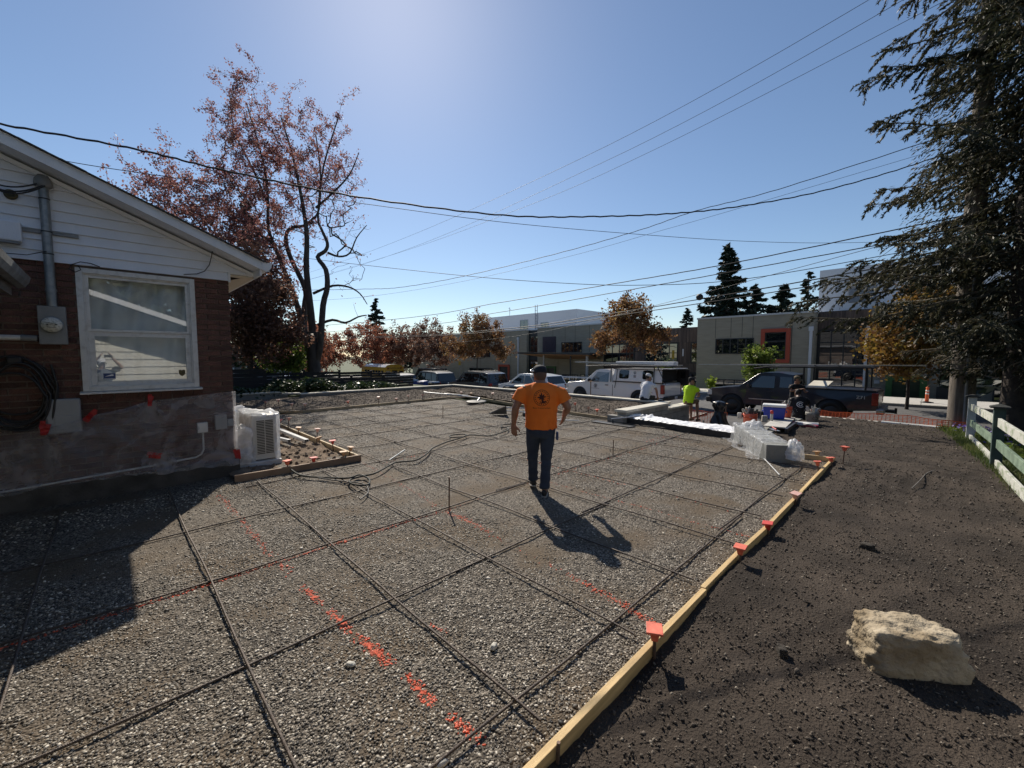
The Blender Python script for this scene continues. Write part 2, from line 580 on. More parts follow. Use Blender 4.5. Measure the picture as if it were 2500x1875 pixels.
# ---- gravel pad
def gravel_material():
    m = bpy.data.materials.new('gravel_fines')
    m.use_nodes = True
    t = m.node_tree
    bs = t.nodes['Principled BSDF']
    bs.inputs['Roughness'].default_value = 0.8
    bs.inputs['Specular IOR Level'].default_value = 0.25
    co = t.nodes.new('ShaderNodeTexCoord')
    vo = t.nodes.new('ShaderNodeTexVoronoi')
    vo.inputs['Scale'].default_value = 75
    t.links.new(co.outputs['Object'], vo.inputs['Vector'])
    rp = t.nodes.new('ShaderNodeValToRGB')
    e = rp.color_ramp.elements
    e[0].position, e[0].color = 0.0, (0.03, 0.025, 0.02, 1)
    e[1].position, e[1].color = 1.0, (0.30, 0.265, 0.22, 1)
    x = e.new(0.55); x.color = (0.105, 0.088, 0.068, 1)
    sp = t.nodes.new('ShaderNodeSeparateColor')
    t.links.new(vo.outputs['Color'], sp.inputs[0])
    t.links.new(sp.outputs[0], rp.inputs['Fac'])
    n1 = t.nodes.new('ShaderNodeTexNoise')
    n1.inputs['Scale'].default_value = 1.3
    n1.inputs['Detail'].default_value = 7
    t.links.new(co.outputs['Object'], n1.inputs['Vector'])
    mr = t.nodes.new('ShaderNodeMapRange')
    mr.inputs['From Min'].default_value = 0.46
    mr.inputs['From Max'].default_value = 0.64
    t.links.new(n1.outputs['Fac'], mr.inputs['Value'])
    mx = t.nodes.new('ShaderNodeMix')
    mx.data_type = 'RGBA'
    n3 = t.nodes.new('ShaderNodeTexNoise')
    n3.inputs['Scale'].default_value = 25
    n3.inputs['Detail'].default_value = 6
    t.links.new(co.outputs['Object'], n3.inputs['Vector'])
    r3 = t.nodes.new('ShaderNodeValToRGB')
    r3.color_ramp.elements[0].color = (0.06, 0.044, 0.029, 1)
    r3.color_ramp.elements[1].color = (0.17, 0.128, 0.084, 1)
    t.links.new(n3.outputs['Fac'], r3.inputs['Fac'])
    t.links.new(mr.outputs[0], mx.inputs['Factor'])
    t.links.new(rp.outputs[0], mx.inputs['A'])
    t.links.new(r3.outputs[0], mx.inputs['B'])
    t.links.new(mx.outputs['Result'], bs.inputs['Base Color'])
    bp = t.nodes.new('ShaderNodeBump')
    bp.inputs['Strength'].default_value = 0.9
    bp.inputs['Distance'].default_value = 0.012
    inv = t.nodes.new('ShaderNodeMath')
    inv.operation = 'SUBTRACT'
    inv.inputs[0].default_value = 1
    t.links.new(vo.outputs['Distance'], inv.inputs[1])
    t.links.new(inv.outputs[0], bp.inputs['Height'])
    bp2 = t.nodes.new('ShaderNodeBump')
    bp2.inputs['Strength'].default_value = 0.5
    bp2.inputs['Distance'].default_value = 0.01
    t.links.new(n3.outputs['Fac'], bp2.inputs['Height'])
    t.links.new(bp.outputs[0], bp2.inputs['Normal'])
    t.links.new(bp2.outputs[0], bs.inputs['Normal'])
    MATS['gravel_fines'] = m
gravel_material()

def sheet(name, x0, x1, y0, y1, res, zf, mat, keep=None):
    nx, ny = int((x1 - x0) / res), int((y1 - y0) / res)
    X, Y = np.meshgrid(np.linspace(x0, x1, nx + 1), np.linspace(y0, y1, ny + 1))
    Z = zf(X, Y)
    v = np.stack([X.ravel(), Y.ravel(), Z.ravel()], 1)
    i = np.arange(nx * ny)
    a = (i // nx) * (nx + 1) + i % nx
    f = np.stack([a, a + 1, a + nx + 2, a + nx + 1], 1)
    if keep is not None:
        c = v[f].mean(1)
        f = f[keep(c[:, 0], c[:, 1])]
    me = np_mesh(name, v, f, mat)
    me.polygons.foreach_set('use_smooth', [True] * len(me.polygons))
    return put(link_mesh(name, me), kind='structure')

gz = lambda X, Y: (fnoise(X, Y, 2.2, 3) - .5) * 0.03 + (fnoise(X, Y, 11, 9, 2) - .5) * 0.012
sheet('gravel_pad', -6.2, 10.5, 1.13, 14.42, 0.07, gz, 'gravel_fines',
      keep=lambda x, y: ~((x < 1.2) & (y > 8.2)))

def scatter(name, pts, scale, rot, tone, mat, protos, paint=None):
    """one 'stuff' object: instances of a few small lumps made inside a geometry-node group"""
    me = bpy.data.meshes.new(name)
    me.vertices.add(len(pts))
    me.vertices.foreach_set('co', np.asarray(pts, np.float32).ravel())
    for nm, arr in (('scl', scale), ('tone', tone), ('paint', paint if paint is not None else np.zeros(len(pts)))):
        a = me.attributes.new(nm, 'FLOAT', 'POINT')
        a.data.foreach_set('value', np.asarray(arr, np.float32))
    a = me.attributes.new('rot', 'FLOAT_VECTOR', 'POINT')
    a.data.foreach_set('vector', np.asarray(rot, np.float32).ravel())
    a = me.attributes.new('pick', 'INT', 'POINT')
    a.data.foreach_set('value', RNG.integers(0, len(protos), len(pts)).astype(np.int32))
    o = put(link_mesh(name, me), kind='stuff')
    g = bpy.data.node_groups.new(name, 'GeometryNodeTree')
    g.interface.new_socket('Geometry', in_out='INPUT', socket_type='NodeSocketGeometry')
    g.interface.new_socket('Geometry', in_out='OUTPUT', socket_type='NodeSocketGeometry')
    N, L = g.nodes.new, g.links.new
    gi, go = N('NodeGroupInput'), N('NodeGroupOutput')
    def attr(nm, ty):
        q = N('GeometryNodeInputNamedAttribute')
        q.data_type = ty
        q.inputs['Name'].default_value = nm
        return q.outputs['Attribute']
    join = N('GeometryNodeJoinGeometry')
    tog = N('GeometryNodeJoinGeometry')
    for k, (dims, nz, sub, seed) in enumerate(protos):
        ico = N('GeometryNodeMeshIcoSphere')
        ico.inputs['Radius'].default_value = 0.5
        ico.inputs['Subdivisions'].default_value = sub
        nz_ = N('ShaderNodeTexNoise')
        nz_.noise_dimensions = '4D'
        nz_.inputs['W'].default_value = seed
        nz_.inputs['Scale'].default_value = 1.8
        sb = N('ShaderNodeVectorMath'); sb.operation = 'SUBTRACT'
        sb.inputs[1].default_value = (.5, .5, .5)
        L(nz_.outputs['Color'], sb.inputs[0])
        ml = N('ShaderNodeVectorMath'); ml.operation = 'SCALE'
        ml.inputs['Scale'].default_value = nz
        L(sb.outputs[0], ml.inputs[0])
        sp = N('GeometryNodeSetPosition')
        L(ico.outputs['Mesh'], sp.inputs['Geometry'])
        L(ml.outputs[0], sp.inputs['Offset'])
        tr = N('GeometryNodeTransform')
        tr.inputs['Scale'].default_value = dims
        L(sp.outputs[0], tr.inputs['Geometry'])
        sm = N('GeometryNodeSetMaterial')
        sm.inputs['Material'].default_value = MATS[mat]
        L(tr.outputs[0], sm.inputs['Geometry'])
        ss = N('GeometryNodeSetShadeSmooth')
        L(sm.outputs[0], ss.inputs['Geometry'])
        ip = N('GeometryNodeInstanceOnPoints')
        cp = N('FunctionNodeCompare')
        cp.data_type = 'INT'; cp.operation = 'EQUAL'
        L(attr('pick', 'INT'), cp.inputs[2])
        cp.inputs[3].default_value = k
        L(gi.outputs[0], ip.inputs['Points'])
        L(cp.outputs[0], ip.inputs['Selection'])
        L(ss.outputs[0], ip.inputs['Instance'])
        L(attr('rot', 'FLOAT_VECTOR'), ip.inputs['Rotation'])
        L(attr('scl', 'FLOAT'), ip.inputs['Scale'])
        L(ip.outputs[0], join.inputs[0])
    L(join.outputs[0], go.inputs[0])
    md = o.modifiers.new('scatter', 'NODES')
    md.node_group = g
    return o

def stone_material(name, cols, paint=(0.75, 0.09, 0.02), rough=0.6):
    m = bpy.data.materials.new(name)
    m.use_nodes = True
    t = m.node_tree
    bs = t.nodes['Principled BSDF']
    bs.inputs['Roughness'].default_value = rough
    at = t.nodes.new('ShaderNodeAttribute')
    at.attribute_type = 'INSTANCER'
    at.attribute_name = 'tone'
    r = t.nodes.new('ShaderNodeValToRGB')
    els = r.color_ramp.elements
    while len(els) < len(cols): els.new(0.5)
    for i, c in enumerate(cols):
        els[i].position = i / (len(cols) - 1)
    for i, c in enumerate(cols):
        els[i].color = (*c, 1)
    t.links.new(at.outputs['Fac'], r.inputs['Fac'])
    pa = t.nodes.new('ShaderNodeAttribute')
    pa.attribute_type = 'INSTANCER'
    pa.attribute_name = 'paint'
    mx = t.nodes.new('ShaderNodeMix')
    mx.data_type = 'RGBA'
    mx.inputs['B'].default_value = (*paint, 1)
    t.links.new(pa.outputs['Fac'], mx.inputs['Factor'])
    t.links.new(r.outputs[0], mx.inputs['A'])
    t.links.new(mx.outputs['Result'], bs.inputs['Base Color'])
    MATS[name] = m
stone_material('pebble', [(0.020, 0.017, 0.014), (0.055, 0.046, 0.036), (0.115, 0.096, 0.072), (0.22, 0.188, 0.142), (0.40, 0.355, 0.28), (0.68, 0.62, 0.52)])

# orange marking paint: dashes of sprayed paint (segments on the pad)
PAINT = [((0.92, 5.7), (1.30, 2.55), .028, .55)]
def near_seg(x, y, a, b):
    ax, ay, bx, by = *a, *b
    t = np.clip(((x - ax) * (bx - ax) + (y - ay) * (by - ay)) / ((bx - ax) ** 2 + (by - ay) ** 2), 0, 1)
    return np.hypot(x - ax - t * (bx - ax), y - ay - t * (by - ay)), t
SPRAY = [  # (from, to, half width, strength)
    ((0.98, 6.55), (1.00, 4.55), .05, .55), ((1.00, 4.45), (1.02, 3.75), .05, .3), ((1.03, 3.45), (1.05, 3.12), .035, .9),
    ((1.06, 3.0), (1.08, 2.66), .04, .95), ((1.09, 2.56), (1.12, 2.22), .045, 1), ((1.14, 2.02), (1.16, 1.80), .04, 1),
    ((1.18, 1.62), (1.20, 1.45), .04, .9), ((1.5, 2.32), (1.53, 2.2), .03, .5),
    ((3.1, 7.0), (2.82, 4.2), .06, .5), ((2.8, 4.05), (2.78, 3.2), .05, .65), ((2.75, 3.1), (2.72, 2.2), .04, .35), ((2.70, 2.1), (2.62, 1.2), .045, .6),
    ((-1.5, 4.03), (3.4, 4.03), .03, .75), ((3.4, 4.05), (9.0, 4.0), .04, .35),
    ((4.55, 4.0), (4.6, 1.2), .03, .55), ((5.3, 6.3), (5.2, 1.2), .03, .4), ((8.2, 4.3), (9.5, 4.1), .12, .45), ((3.2, 6.6), (5.6, 6.6), .05, .3), ((6.7, 13.5), (6.7, 7), .04, .25),
]
def paint_at(x, y):
    p = np.zeros(len(x))
    for a, b_, hw, st in SPRAY:
        d, t = near_seg(x, y, a, b_)
        q = np.clip(1.25 - d / hw, 0, 1) * st
        p = np.maximum(p, q)
    return p
def pad_points():
    out = []
    for d0, d1, dens in ((0, 3.0, 5200), (3.0, 5.0, 3000), (5.0, 8.0, 1350), (8.0, 16, 460)):
        x = RNG.uniform(-2.6, 10.4, int(dens * 13 * 13.2)); y = RNG.uniform(1.15, 14.3, len(x))
        dist = np.hypot(x, y)
        fwd = 0.698 * x + 0.716 * y
        rgt = 0.714 * x - 0.70 * y
        ok = (dist >= d0) & (dist < d1) & (fwd > 0.6) & (np.abs(rgt) < 1.28 * fwd + .3) & ~((x < 1.32) & (y > 7.5)) & ~((x < 3.05) & (y > 7.1))
        x, y = x[ok], y[ok]
        f = fnoise(x, y, 0.75, 21, 4)
        near_boost = np.clip(1.3 - np.hypot(x - 0.6, y - 2.2) / 2.6, 0, 1) * 0.28
        keep = RNG.random(len(x)) < np.clip((f + near_boost - 0.46) * 7.0, 0.16, 1)
        out.append(np.stack([x[keep], y[keep]], 1))
    return np.concatenate(out)
pp = pad_points()
dist = np.hypot(pp[:, 0], pp[:, 1])
sc = (0.0085 + 0.0115 * RNG.random(len(pp)) ** 1.8) * (1 + np.clip(dist - 4, 0, 8) * 0.10)
big = RNG.random(len(pp)) < 0.006
sc[big] *= 1.9
pz = gz(pp[:, 0], pp[:, 1]) + sc * 0.10
rot = RNG.normal(0, 0.25, (len(pp), 3)); rot[:, 2] = RNG.uniform(0, 6.28, len(pp))
tone = np.clip(RNG.normal(0.46, 0.27, len(pp)), 0, 1)
tone[RNG.random(len(pp)) < 0.035] = 0.97
pa = (RNG.random(len(pp)) < paint_at(pp[:, 0], pp[:, 1])).astype(float) * RNG.uniform(.6, 1, len(pp))
scatter('gravel', np.column_stack([pp, pz]), sc, rot, tone, 'pebble',
        [((1.0, .72, .5), .35, 2, 1.0), ((1.1, .8, .55), .3, 2, 4.0), ((.95, .85, .6), .4, 2, 9.0), ((1.25, .7, .5), .35, 2, 15.0)], pa)

# paint mist on the fines between the stones: noise-masked sheets 4 mm above the pad
def mist_material():
    m = bpy.data.materials.new('marking_paint')
    m.use_nodes = True
    t = m.node_tree
    bs = t.nodes['Principled BSDF']
    bs.inputs['Base Color'].default_value = (0.62, 0.085, 0.03, 1)
    bs.inputs['Roughness'].default_value = 0.8
    out = t.nodes['Material Output']
    co = t.nodes.new('ShaderNodeTexCoord')
    n = t.nodes.new('ShaderNodeTexNoise'); n.inputs['Scale'].default_value = 45; n.inputs['Detail'].default_value = 4
    t.links.new(co.outputs['Object'], n.inputs['Vector'])
    at = t.nodes.new('ShaderNodeAttribute'); at.attribute_name = 'amount'
    ad = t.nodes.new('ShaderNodeMath'); ad.operation = 'ADD'
    t.links.new(n.outputs['Fac'], ad.inputs[0]); t.links.new(at.outputs['Fac'], ad.inputs[1])
    mr = t.nodes.new('ShaderNodeMapRange'); mr.inputs['From Min'].default_value = 0.98; mr.inputs['From Max'].default_value = 1.16
    mr.inputs['To Max'].default_value = 0.9
    t.links.new(ad.outputs[0], mr.inputs['Value'])
    tp = t.nodes.new('ShaderNodeBsdfTransparent')
    mx = t.nodes.new('ShaderNodeMixShader')
    t.links.new(mr.outputs[0], mx.inputs[0]); t.links.new(tp.outputs[0], mx.inputs[1]); t.links.new(bs.outputs[0], mx.inputs[2])
    t.links.new(mx.outputs[0], out.inputs['Surface'])
    MATS['marking_paint'] = m
mist_material()
V, Fc, A = [], [], []
for a, b_, hw, st in SPRAY:
    a, b_ = np.array(a), np.array(b_)
    L_ = np.linalg.norm(b_ - a); d = (b_ - a) / L_; nrm = np.array([-d[1], d[0]])
    nseg = max(2, int(L_ / .07)); base = len(V)
    for i in range(nseg + 1):
        for k, q in enumerate((-1.3, -.6, 0, .6, 1.3)):
            p = a + d * L_ * i / nseg + nrm * hw * q
            V.append((p[0], p[1], float(gz(np.array([p[0]]), np.array([p[1]]))[0]) + .006))
            e = (0 if i in (0, nseg) else 1)
            A.append((0, .42, .62, .42, 0)[k] * st ** .5 * e)
    for i in range(nseg):
        for k in range(4):
            q = base + i * 5 + k
            Fc.append((q, q + 5, q + 6, q + 1))
me = np_mesh('marking_paint', np.array(V), np.array(Fc), 'marking_paint')
at = me.attributes.new('amount', 'FLOAT', 'POINT'); at.data.foreach_set('value', np.array(A, np.float32))
put(link_mesh('marking_paint', me), kind='structure')

# ---- soil beds
P('soil', (0.030, 0.0235, 0.0185), 0.95, (0.068, 0.053, 0.041), 1.3, 0.9, 70, spec=0.25, detail=8)
P('soil_light', (0.060, 0.047, 0.036), 0.95, (0.115, 0.092, 0.072), 3.0, 0.9, 60, spec=0.2, detail=8)
P('dirt_brown', (0.11, 0.08, 0.055), 0.95, (0.21, 0.155, 0.11), 3.0, 1.0, 30, spec=0.2)
def soil_z(X, Y):
    z = 0.035 + (fnoise(X, Y, .9, 31) - .5) * .10 + (fnoise(X, Y, 6, 35) - .5) * .035 + (fnoise(X, Y, 22, 41, 2) - .5) * .022 + .010 * np.sin((Y + .25 * np.sin(X * .6)) * 34 + 3 * fnoise(X, Y, .8, 45)) * np.clip(fnoise(X, Y, .5, 47) * 2 - .7, 0, 1)
    return z - 0.012 * np.clip(X - 9, 0, 8)
edgeY = lambda x: -0.62 - (12.8 - x) * 0.10
sheet('soil_bed', -3, 16.1, -4.2, 1.12, 0.05, soil_z, 'soil')
sheet('soil_bed', 9.05, 16.1, 1.12, 2.72, 0.05, soil_z, 'soil')
bz = lambda X, Y: 0.05 + (fnoise(X, Y, 1.2, 51) - .5) * .10 + (fnoise(X, Y, 8, 55) - .5) * .04 + 0.055 * np.clip(X - 10.5, 0, 3)
sheet('soil_bed', 10.2, 13.35, 6.1, 18.15, 0.08, bz, 'soil_light', keep=lambda x, y: (x > 10.42 + (y - 6.6) * 0.155))
sheet('soil_bed', 1.3, 13.35, 14.45, 18.15, 0.08, lambda X, Y: 0.05 + (fnoise(X, Y, 1.2, 61) - .5) * .12 + 0.035 * (Y - 14.4), 'soil_light', keep=lambda x, y: (x < 11.7))
dz = lambda X, Y: 0.02 + (fnoise(X, Y, 2.5, 71) - .45) * .16 + (fnoise(X, Y, 12, 75) - .5) * .05
sheet('dirt_bed', 1.25, 3.06, 7.13, 14.3, 0.045, dz, 'dirt_brown')

stone_material('clod', [(0.026, 0.021, 0.017), (0.05, 0.040, 0.032), (0.085, 0.069, 0.054), (0.13, 0.107, 0.084), (0.34, 0.30, 0.24)], rough=0.95)
def soil_points():
    out = []
    for d0, d1, dens in ((0, 3.2, 3400), (3.2, 5.5, 1900), (5.5, 9, 800), (9, 17, 240)):
        x = RNG.uniform(0, 16, int(dens * 16 * 5)); y = RNG.uniform(-2.4, 2.6, len(x))
        dist = np.hypot(x, y)
        fwd = 0.698 * x + 0.716 * y; rgt = 0.714 * x - 0.70 * y
        ok = (dist >= d0) & (dist < d1) & (fwd > .6) & (np.abs(rgt) < 1.28 * fwd + .3) & ((y < 1.09) | ((x > 9.1) & (y < 2.6)))
        out.append(np.stack([x[ok], y[ok]], 1))
    return np.concatenate(out)
sp_ = soil_points()
dist = np.hypot(sp_[:, 0], sp_[:, 1])
sc = (0.005 + 0.017 * RNG.random(len(sp_)) ** 3.2) * (1 + np.clip(dist - 3.5, 0, 10) * .09)
big = RNG.random(len(sp_)) < .004
sc[big] *= 2.0
rot = RNG.uniform(0, 6.28, (len(sp_), 3))
tone = np.clip(RNG.normal(.45, .24, len(sp_)), 0, .85); tone[RNG.random(len(sp_)) < .008] = 1
scatter('soil_crumbs', np.column_stack([sp_, soil_z(sp_[:, 0], sp_[:, 1]) + sc * .15]), sc, rot, tone, 'clod',
        [((1, .8, .65), .8, 1, 2.0), ((1.2, .75, .6), .9, 1, 6.0), ((2.0, .30, .22), .5, 1, 11.0), ((.9, .85, .7), .7, 1, 14.0), ((1.1, .9, .6), .7, 1, 17.0)])
# crumbs on the far beds
x = RNG.uniform(10.4, 13.3, 9000); y = RNG.uniform(6.2, 18, 9000)
x2 = RNG.uniform(2, 11.5, 9000); y2 = RNG.uniform(14.6, 18.1, 9000)
ok = x > 10.45 + (y - 6.6) * .155
pts = np.concatenate([np.column_stack([x, y, bz(x, y)])[ok], np.column_stack([x2, y2, 0.05 + (fnoise(x2, y2, 1.2, 61) - .5) * .12 + .035 * (y2 - 14.4)])])
sc = 0.02 + 0.05 * RNG.random(len(pts)) ** 3
stone_material('clod_light', [(0.035, 0.028, 0.022), (0.07, 0.057, 0.045), (0.11, 0.09, 0.07), (0.17, 0.14, 0.11)], rough=0.95)
scatter('soil_crumbs', pts, sc, RNG.uniform(0, 6.28, (len(pts), 3)), RNG.random(len(pts)), 'clod_light', [((1, .8, .6), .8, 1, 3.0), ((1.3, .7, .5), .8, 1, 8.0)])
x = RNG.uniform(1.5, 3.0, 1500); y = RNG.uniform(7.2, 13, 1500)
stone_material('clod_brown', [(0.06, 0.042, 0.03), (0.11, 0.08, 0.055), (0.17, 0.125, 0.09), (0.24, 0.19, 0.14)], rough=0.95)
scatter('dirt_clods', np.column_stack([x, y, dz(x, y)]), 0.015 + .09 * RNG.random(1500) ** 4, RNG.uniform(0, 6.28, (1500, 3)), RNG.random(1500), 'clod_brown', [((1, .8, .6), .9, 2, 3.0), ((1.3, .7, .5), .9, 2, 8.0)])
# ================================================================== brick house
P('mortar', (0.16, 0.13, 0.115), 0.95, (0.23, 0.19, 0.165), 12, 0.5, 90)
P('brick', (0.125, 0.057, 0.041), 0.85, (0.078, 0.040, 0.032), 9, 0.6, 70, objrand=0.35)
P('siding', (0.74, 0.77, 0.82), 0.55, (0.68, 0.71, 0.76), 3, 0.12, 60)
P('trim', (0.74, 0.75, 0.77), 0.5, (0.68, 0.69, 0.70), 5, 0.1, 50)
P('window_paint', (0.62, 0.62, 0.60), 0.5, (0.40, 0.38, 0.35), 14, 0.3, 90, ramp=(0.5, 0.85))
P('soffit', (0.62, 0.56, 0.46), 0.7)
P('shingle', (0.045, 0.045, 0.048), 0.95, (0.08, 0.078, 0.075), 20, 0.7, 120)
P('foundation', (0.045, 0.042, 0.04), 0.9, (0.09, 0.085, 0.08), 4, 0.5, 40)
P('dark_room', (0.02, 0.02, 0.02), 1.0)
P('galvanised', (0.20, 0.22, 0.235), 0.42, (0.30, 0.32, 0.33), 18, 0.1, 60, metal=0.6)
P('meter_grey', (0.17, 0.18, 0.185), 0.5, (0.22, 0.23, 0.235), 6, 0.1, 60)
P('box_grey', (0.30, 0.31, 0.32), 0.5, (0.26, 0.27, 0.28), 6)
P('pvc_white', (0.62, 0.62, 0.61), 0.4, (0.52, 0.52, 0.51), 6)
P('black_rubber', (0.015, 0.015, 0.016), 0.55)
P('dial_white', (0.62, 0.62, 0.56), 0.4, (0.40, 0.40, 0.34), 55, ramp=(.5, .62))
P('red_tape', (0.42, 0.015, 0.012), 0.45, (0.30, 0.01, 0.01), 30, 0.5, 60)
P('curtain', (0.58, 0.64, 0.64), 0.35, (0.74, 0.80, 0.79), 4, 0.2, 12)
P('blue_print', (0.02, 0.05, 0.16), 0.5)
P('white_print', (0.75, 0.75, 0.75), 0.5)
P('badge_brown', (0.045, 0.035, 0.012), 0.5, (0.10, 0.08, 0.02), 40)
glassmat('house_glass', refl=0.20, clear=0.92)
plasticmat('thin_film', 0.30, (0.62, 0.61, 0.64), 3.0, .18)
plasticmat('white_film', 0.80, (0.86, 0.87, 0.88), 7.0)

HY = 7.56      # mortar plane of the wall that faces the pad
house = thing('brick_house', 'brick house with grey lap-sided gable and a window hung with silver sheeting', 'house', (1.36, HY, 0))
b = MB()
b.bx(-8, -0.2, HY, HY + .2, 0.1, 3.02); b.bx(0.9, 1.355, HY, HY + .2, 0.1, 3.02)
b.bx(-0.2, 0.9, HY, HY + .2, 0.1, 1.40); b.bx(-0.2, 0.9, HY, HY + .2, 2.93, 3.02)
b.bx(1.155, 1.355, HY + .2, 14.3, 0.1, 3.02); b.bx(-8, 1.155, 14.1, 14.3, 0.1, 3.02); b.bx(-8, -7.8, HY + .2, 14.1, 0.1, 3.02)
b.build('wall', 'mortar', house)
b = MB(); b.bx(-7.7, 1.1, HY + .9, HY + .95, 0, 3.0); b.bx(-7.7, 1.1, HY + .2, HY + .9, 2.95, 3.0); b.bx(-7.7, 1.1, HY + .2, HY + .9, 0, .05)
b.build('room', 'dark_room', house)
b = MB(); b.bx(-8, 1.40, HY - .035, HY + .1, -.2, 0.245); b.bx(1.30, 1.40, HY + .1, 14.35, -.2, 0.245)
b.build('foundation', 'foundation', house)
# bricks: one object each where the photo shows them
BL, BH, BD = 0.281, 0.061, 0.034
bm_ = MB(); bm_.box((0, 0, 0), (BL, BD, BH))
bmesh_ = bm_.mesh('brick', 'brick')
hm = MB(); hm.box((0, 0, 0), (BL * .48, BD, BH))
half_ = hm.mesh('half_brick', 'brick')
inv = world_mat(house).inverted()
nb = 0
infill = MB()
for r in range(36):
    z = 0.285 + r * 0.0765
    if z > 2.99: break
    off = (r % 2) * 0.148
    x = 1.358 - BL / 2 - off
    if off:
        o = bpy.data.objects.new('brick', half_); COL.objects.link(o); o.parent = house
        o.location = inv @ Vector((1.358 - BL * .24 + random.uniform(-.002, .003), HY - .008 + random.uniform(-.003, .003), z)); nb += 1
    while x > -4.2:
        if 1.30 < z < 2.97 and -0.235 - BL / 2 < x < 0.93 + BL / 2:      # cut against the window opening
            if x + BL / 2 > 0.955:
                infill.box(((.925 + x + BL / 2) / 2, HY - .008, z), (x + BL / 2 - .925, BD, BH))
            elif x - BL / 2 < -.26:
                infill.box(((-.225 + x - BL / 2) / 2, HY - .008, z), (-.225 - x + BL / 2, BD, BH))
            x -= 0.296; continue
        yq = HY - .008 + random.uniform(-.003, .003)
        if -1.25 < x and nb < 299:
            o = bpy.data.objects.new('brick', bmesh_); COL.objects.link(o); o.parent = house
            o.location = inv @ Vector((x + random.uniform(-.003, .003), yq, z + random.uniform(-.0015, .0015)))
            o.rotation_euler = (0, random.uniform(-.004, .004), 0); nb += 1
        else:
            infill.box((x, yq, z), (BL, BD, BH))
        x -= 0.296
infill.build('brick_infill', 'brick', house, kind='stuff')
for i in range(5):   # rowlock sill bricks under the window
    pass
b = MB()
for i in range(11):
    b.box((-0.26 + i * .118, HY - .018, 1.335), (.105, .07, .062))
b.build('sill_course', 'brick', house)
# gable: lap boards, one object each
rake = lambda x: 3.21 - (x - 1.70) * 0.410 if x > -3.4 else 3.21 + (3.4 + 1.70) * .410 - (-3.4 - x) * .410
def rake_x(z): return 1.70 - (z - 3.21) / 0.410
z = 2.985
i = 0
while z < 5.3:
    z1 = z + .124
    top = min(z1, 5.35)
    xr0 = min(1.365 if i == 0 else 1.68, rake_x(z + .13)); xr1 = min(1.365 if i == 0 else 1.68, rake_x(top + .13))
    xl0 = max(-8, -6.8 - xr0); xl1 = max(-8, -6.8 - xr1)
    y0, y1 = HY - .062, HY - .036
    v = [(xl0, y0, z), (xr0, y0, z), (xr1, y1, top), (xl1, y1, top), (xl0, y0 + .035, z), (xr0, y0 + .035, z), (xr1, y1 + .02, top), (xl1, y1 + .02, top)]
    b = MB().add(v, [(0, 1, 2, 3), (5, 4, 7, 6), (4, 5, 1, 0), (1, 5, 6, 2), (3, 2, 6, 7), (4, 0, 3, 7)])
    b.build('siding_board', 'siding', house)
    z = z1; i += 1
b = MB()   # gable backing, boxed eave return and its trims
b.add([(1.36, HY + .05, 3.0), (1.70, HY + .05, 3.12), (-2.6, HY + .05, 4.95), (-8, HY + .05, 4.95), (-8, HY + .05, 3.0)], [(0, 1, 2, 3, 4)])
b.build('gable_backing', 'dark_room', house)
b = MB()
b.bx(1.352, 1.378, HY - .075, HY - .03, 2.965, 3.112); b.bx(1.378, 1.69, HY - .075, HY - .03, 3.088, 3.114); b.bx(1.675, 1.70, HY - .078, HY - .03, 3.114, 3.20)
b.build('corner_trim', 'trim', house)
b = MB(); b.bx(1.37, 1.69, HY - .03, 14.3, 3.06, 3.085)
b.build('soffit', 'soffit', house)
# roof: slab with shingle courses, rake fascia, rake soffit, rake frieze
RY0, RY1 = HY - .45, 14.6
def roof_side(x0, z0, x1, z1, th, y0, y1, nm, mat, off=0):
    b = MB()
    d = Vector((x1 - x0, 0, z1 - z0)).normalized(); nrm = Vector((-d.z, 0, d.x))
    if nrm.z < 0: nrm = -nrm
    A = Vector((x0, 0, z0)) + nrm * off; B = Vector((x1, 0, z1)) + nrm * off
    vs = []
    for y in (y0, y1):
        for p in (A, B, B + nrm * th, A + nrm * th):
            vs.append((p.x, y, p.z))
    b.add(vs, [(0, 1, 2, 3), (7, 6, 5, 4), (0, 4, 5, 1), (1, 5, 6, 2), (2, 6, 7, 3), (3, 7, 4, 0)])
    return b
ridge = (-3.4, rake(-3.4) + .02)
roof_side(1.76, rake(1.76) + .02, ridge[0], ridge[1], .05, RY0 + .02, RY1, '', '').build('roof_deck', 'trim', house)
roof_side(-8.7, rake(-8.7) + .02, ridge[0], ridge[1], .05, RY0 + .02, RY1, '', '').build('roof_deck', 'trim', house)
k = 0
x = 1.78
while x > -3.38:
    xn = max(x - .155, -3.4)
    b = roof_side(x, rake(x) + .071, xn - .05, rake(xn - .05) + .071, .014, RY0 - .02 + random.uniform(-.012, .008), RY1, '', '')
    b.build('shingle_course', 'shingle', house); x = xn
roof_side(-8.7, rake(-8.7) + .075, ridge[0], ridge[1], .015, RY0, RY1, '', '').build('shingle_field', 'shingle', house)
b = roof_side(1.78, rake(1.78) - .062, ridge[0], ridge[1] - .085, .078, RY0, RY0 + .022, '', '')
b.build('rake_fascia', 'trim', house)
roof_side(1.76, rake(1.76) - .055, ridge[0], ridge[1] - .08, .014, RY0 + .022, HY - .03, '', '').build('rake_soffit', 'siding', house)
roof_side(1.69, rake(1.69) - .135, ridge[0], ridge[1] - .16, .05, HY - .085, HY - .062, '', '').build('rake_frieze', 'trim', house)
b = MB(); b.bx(1.69, 1.715, RY0 + .03, 14.4, 3.06, 3.24)
b.build('eave_fascia', 'trim', house)
b = MB()
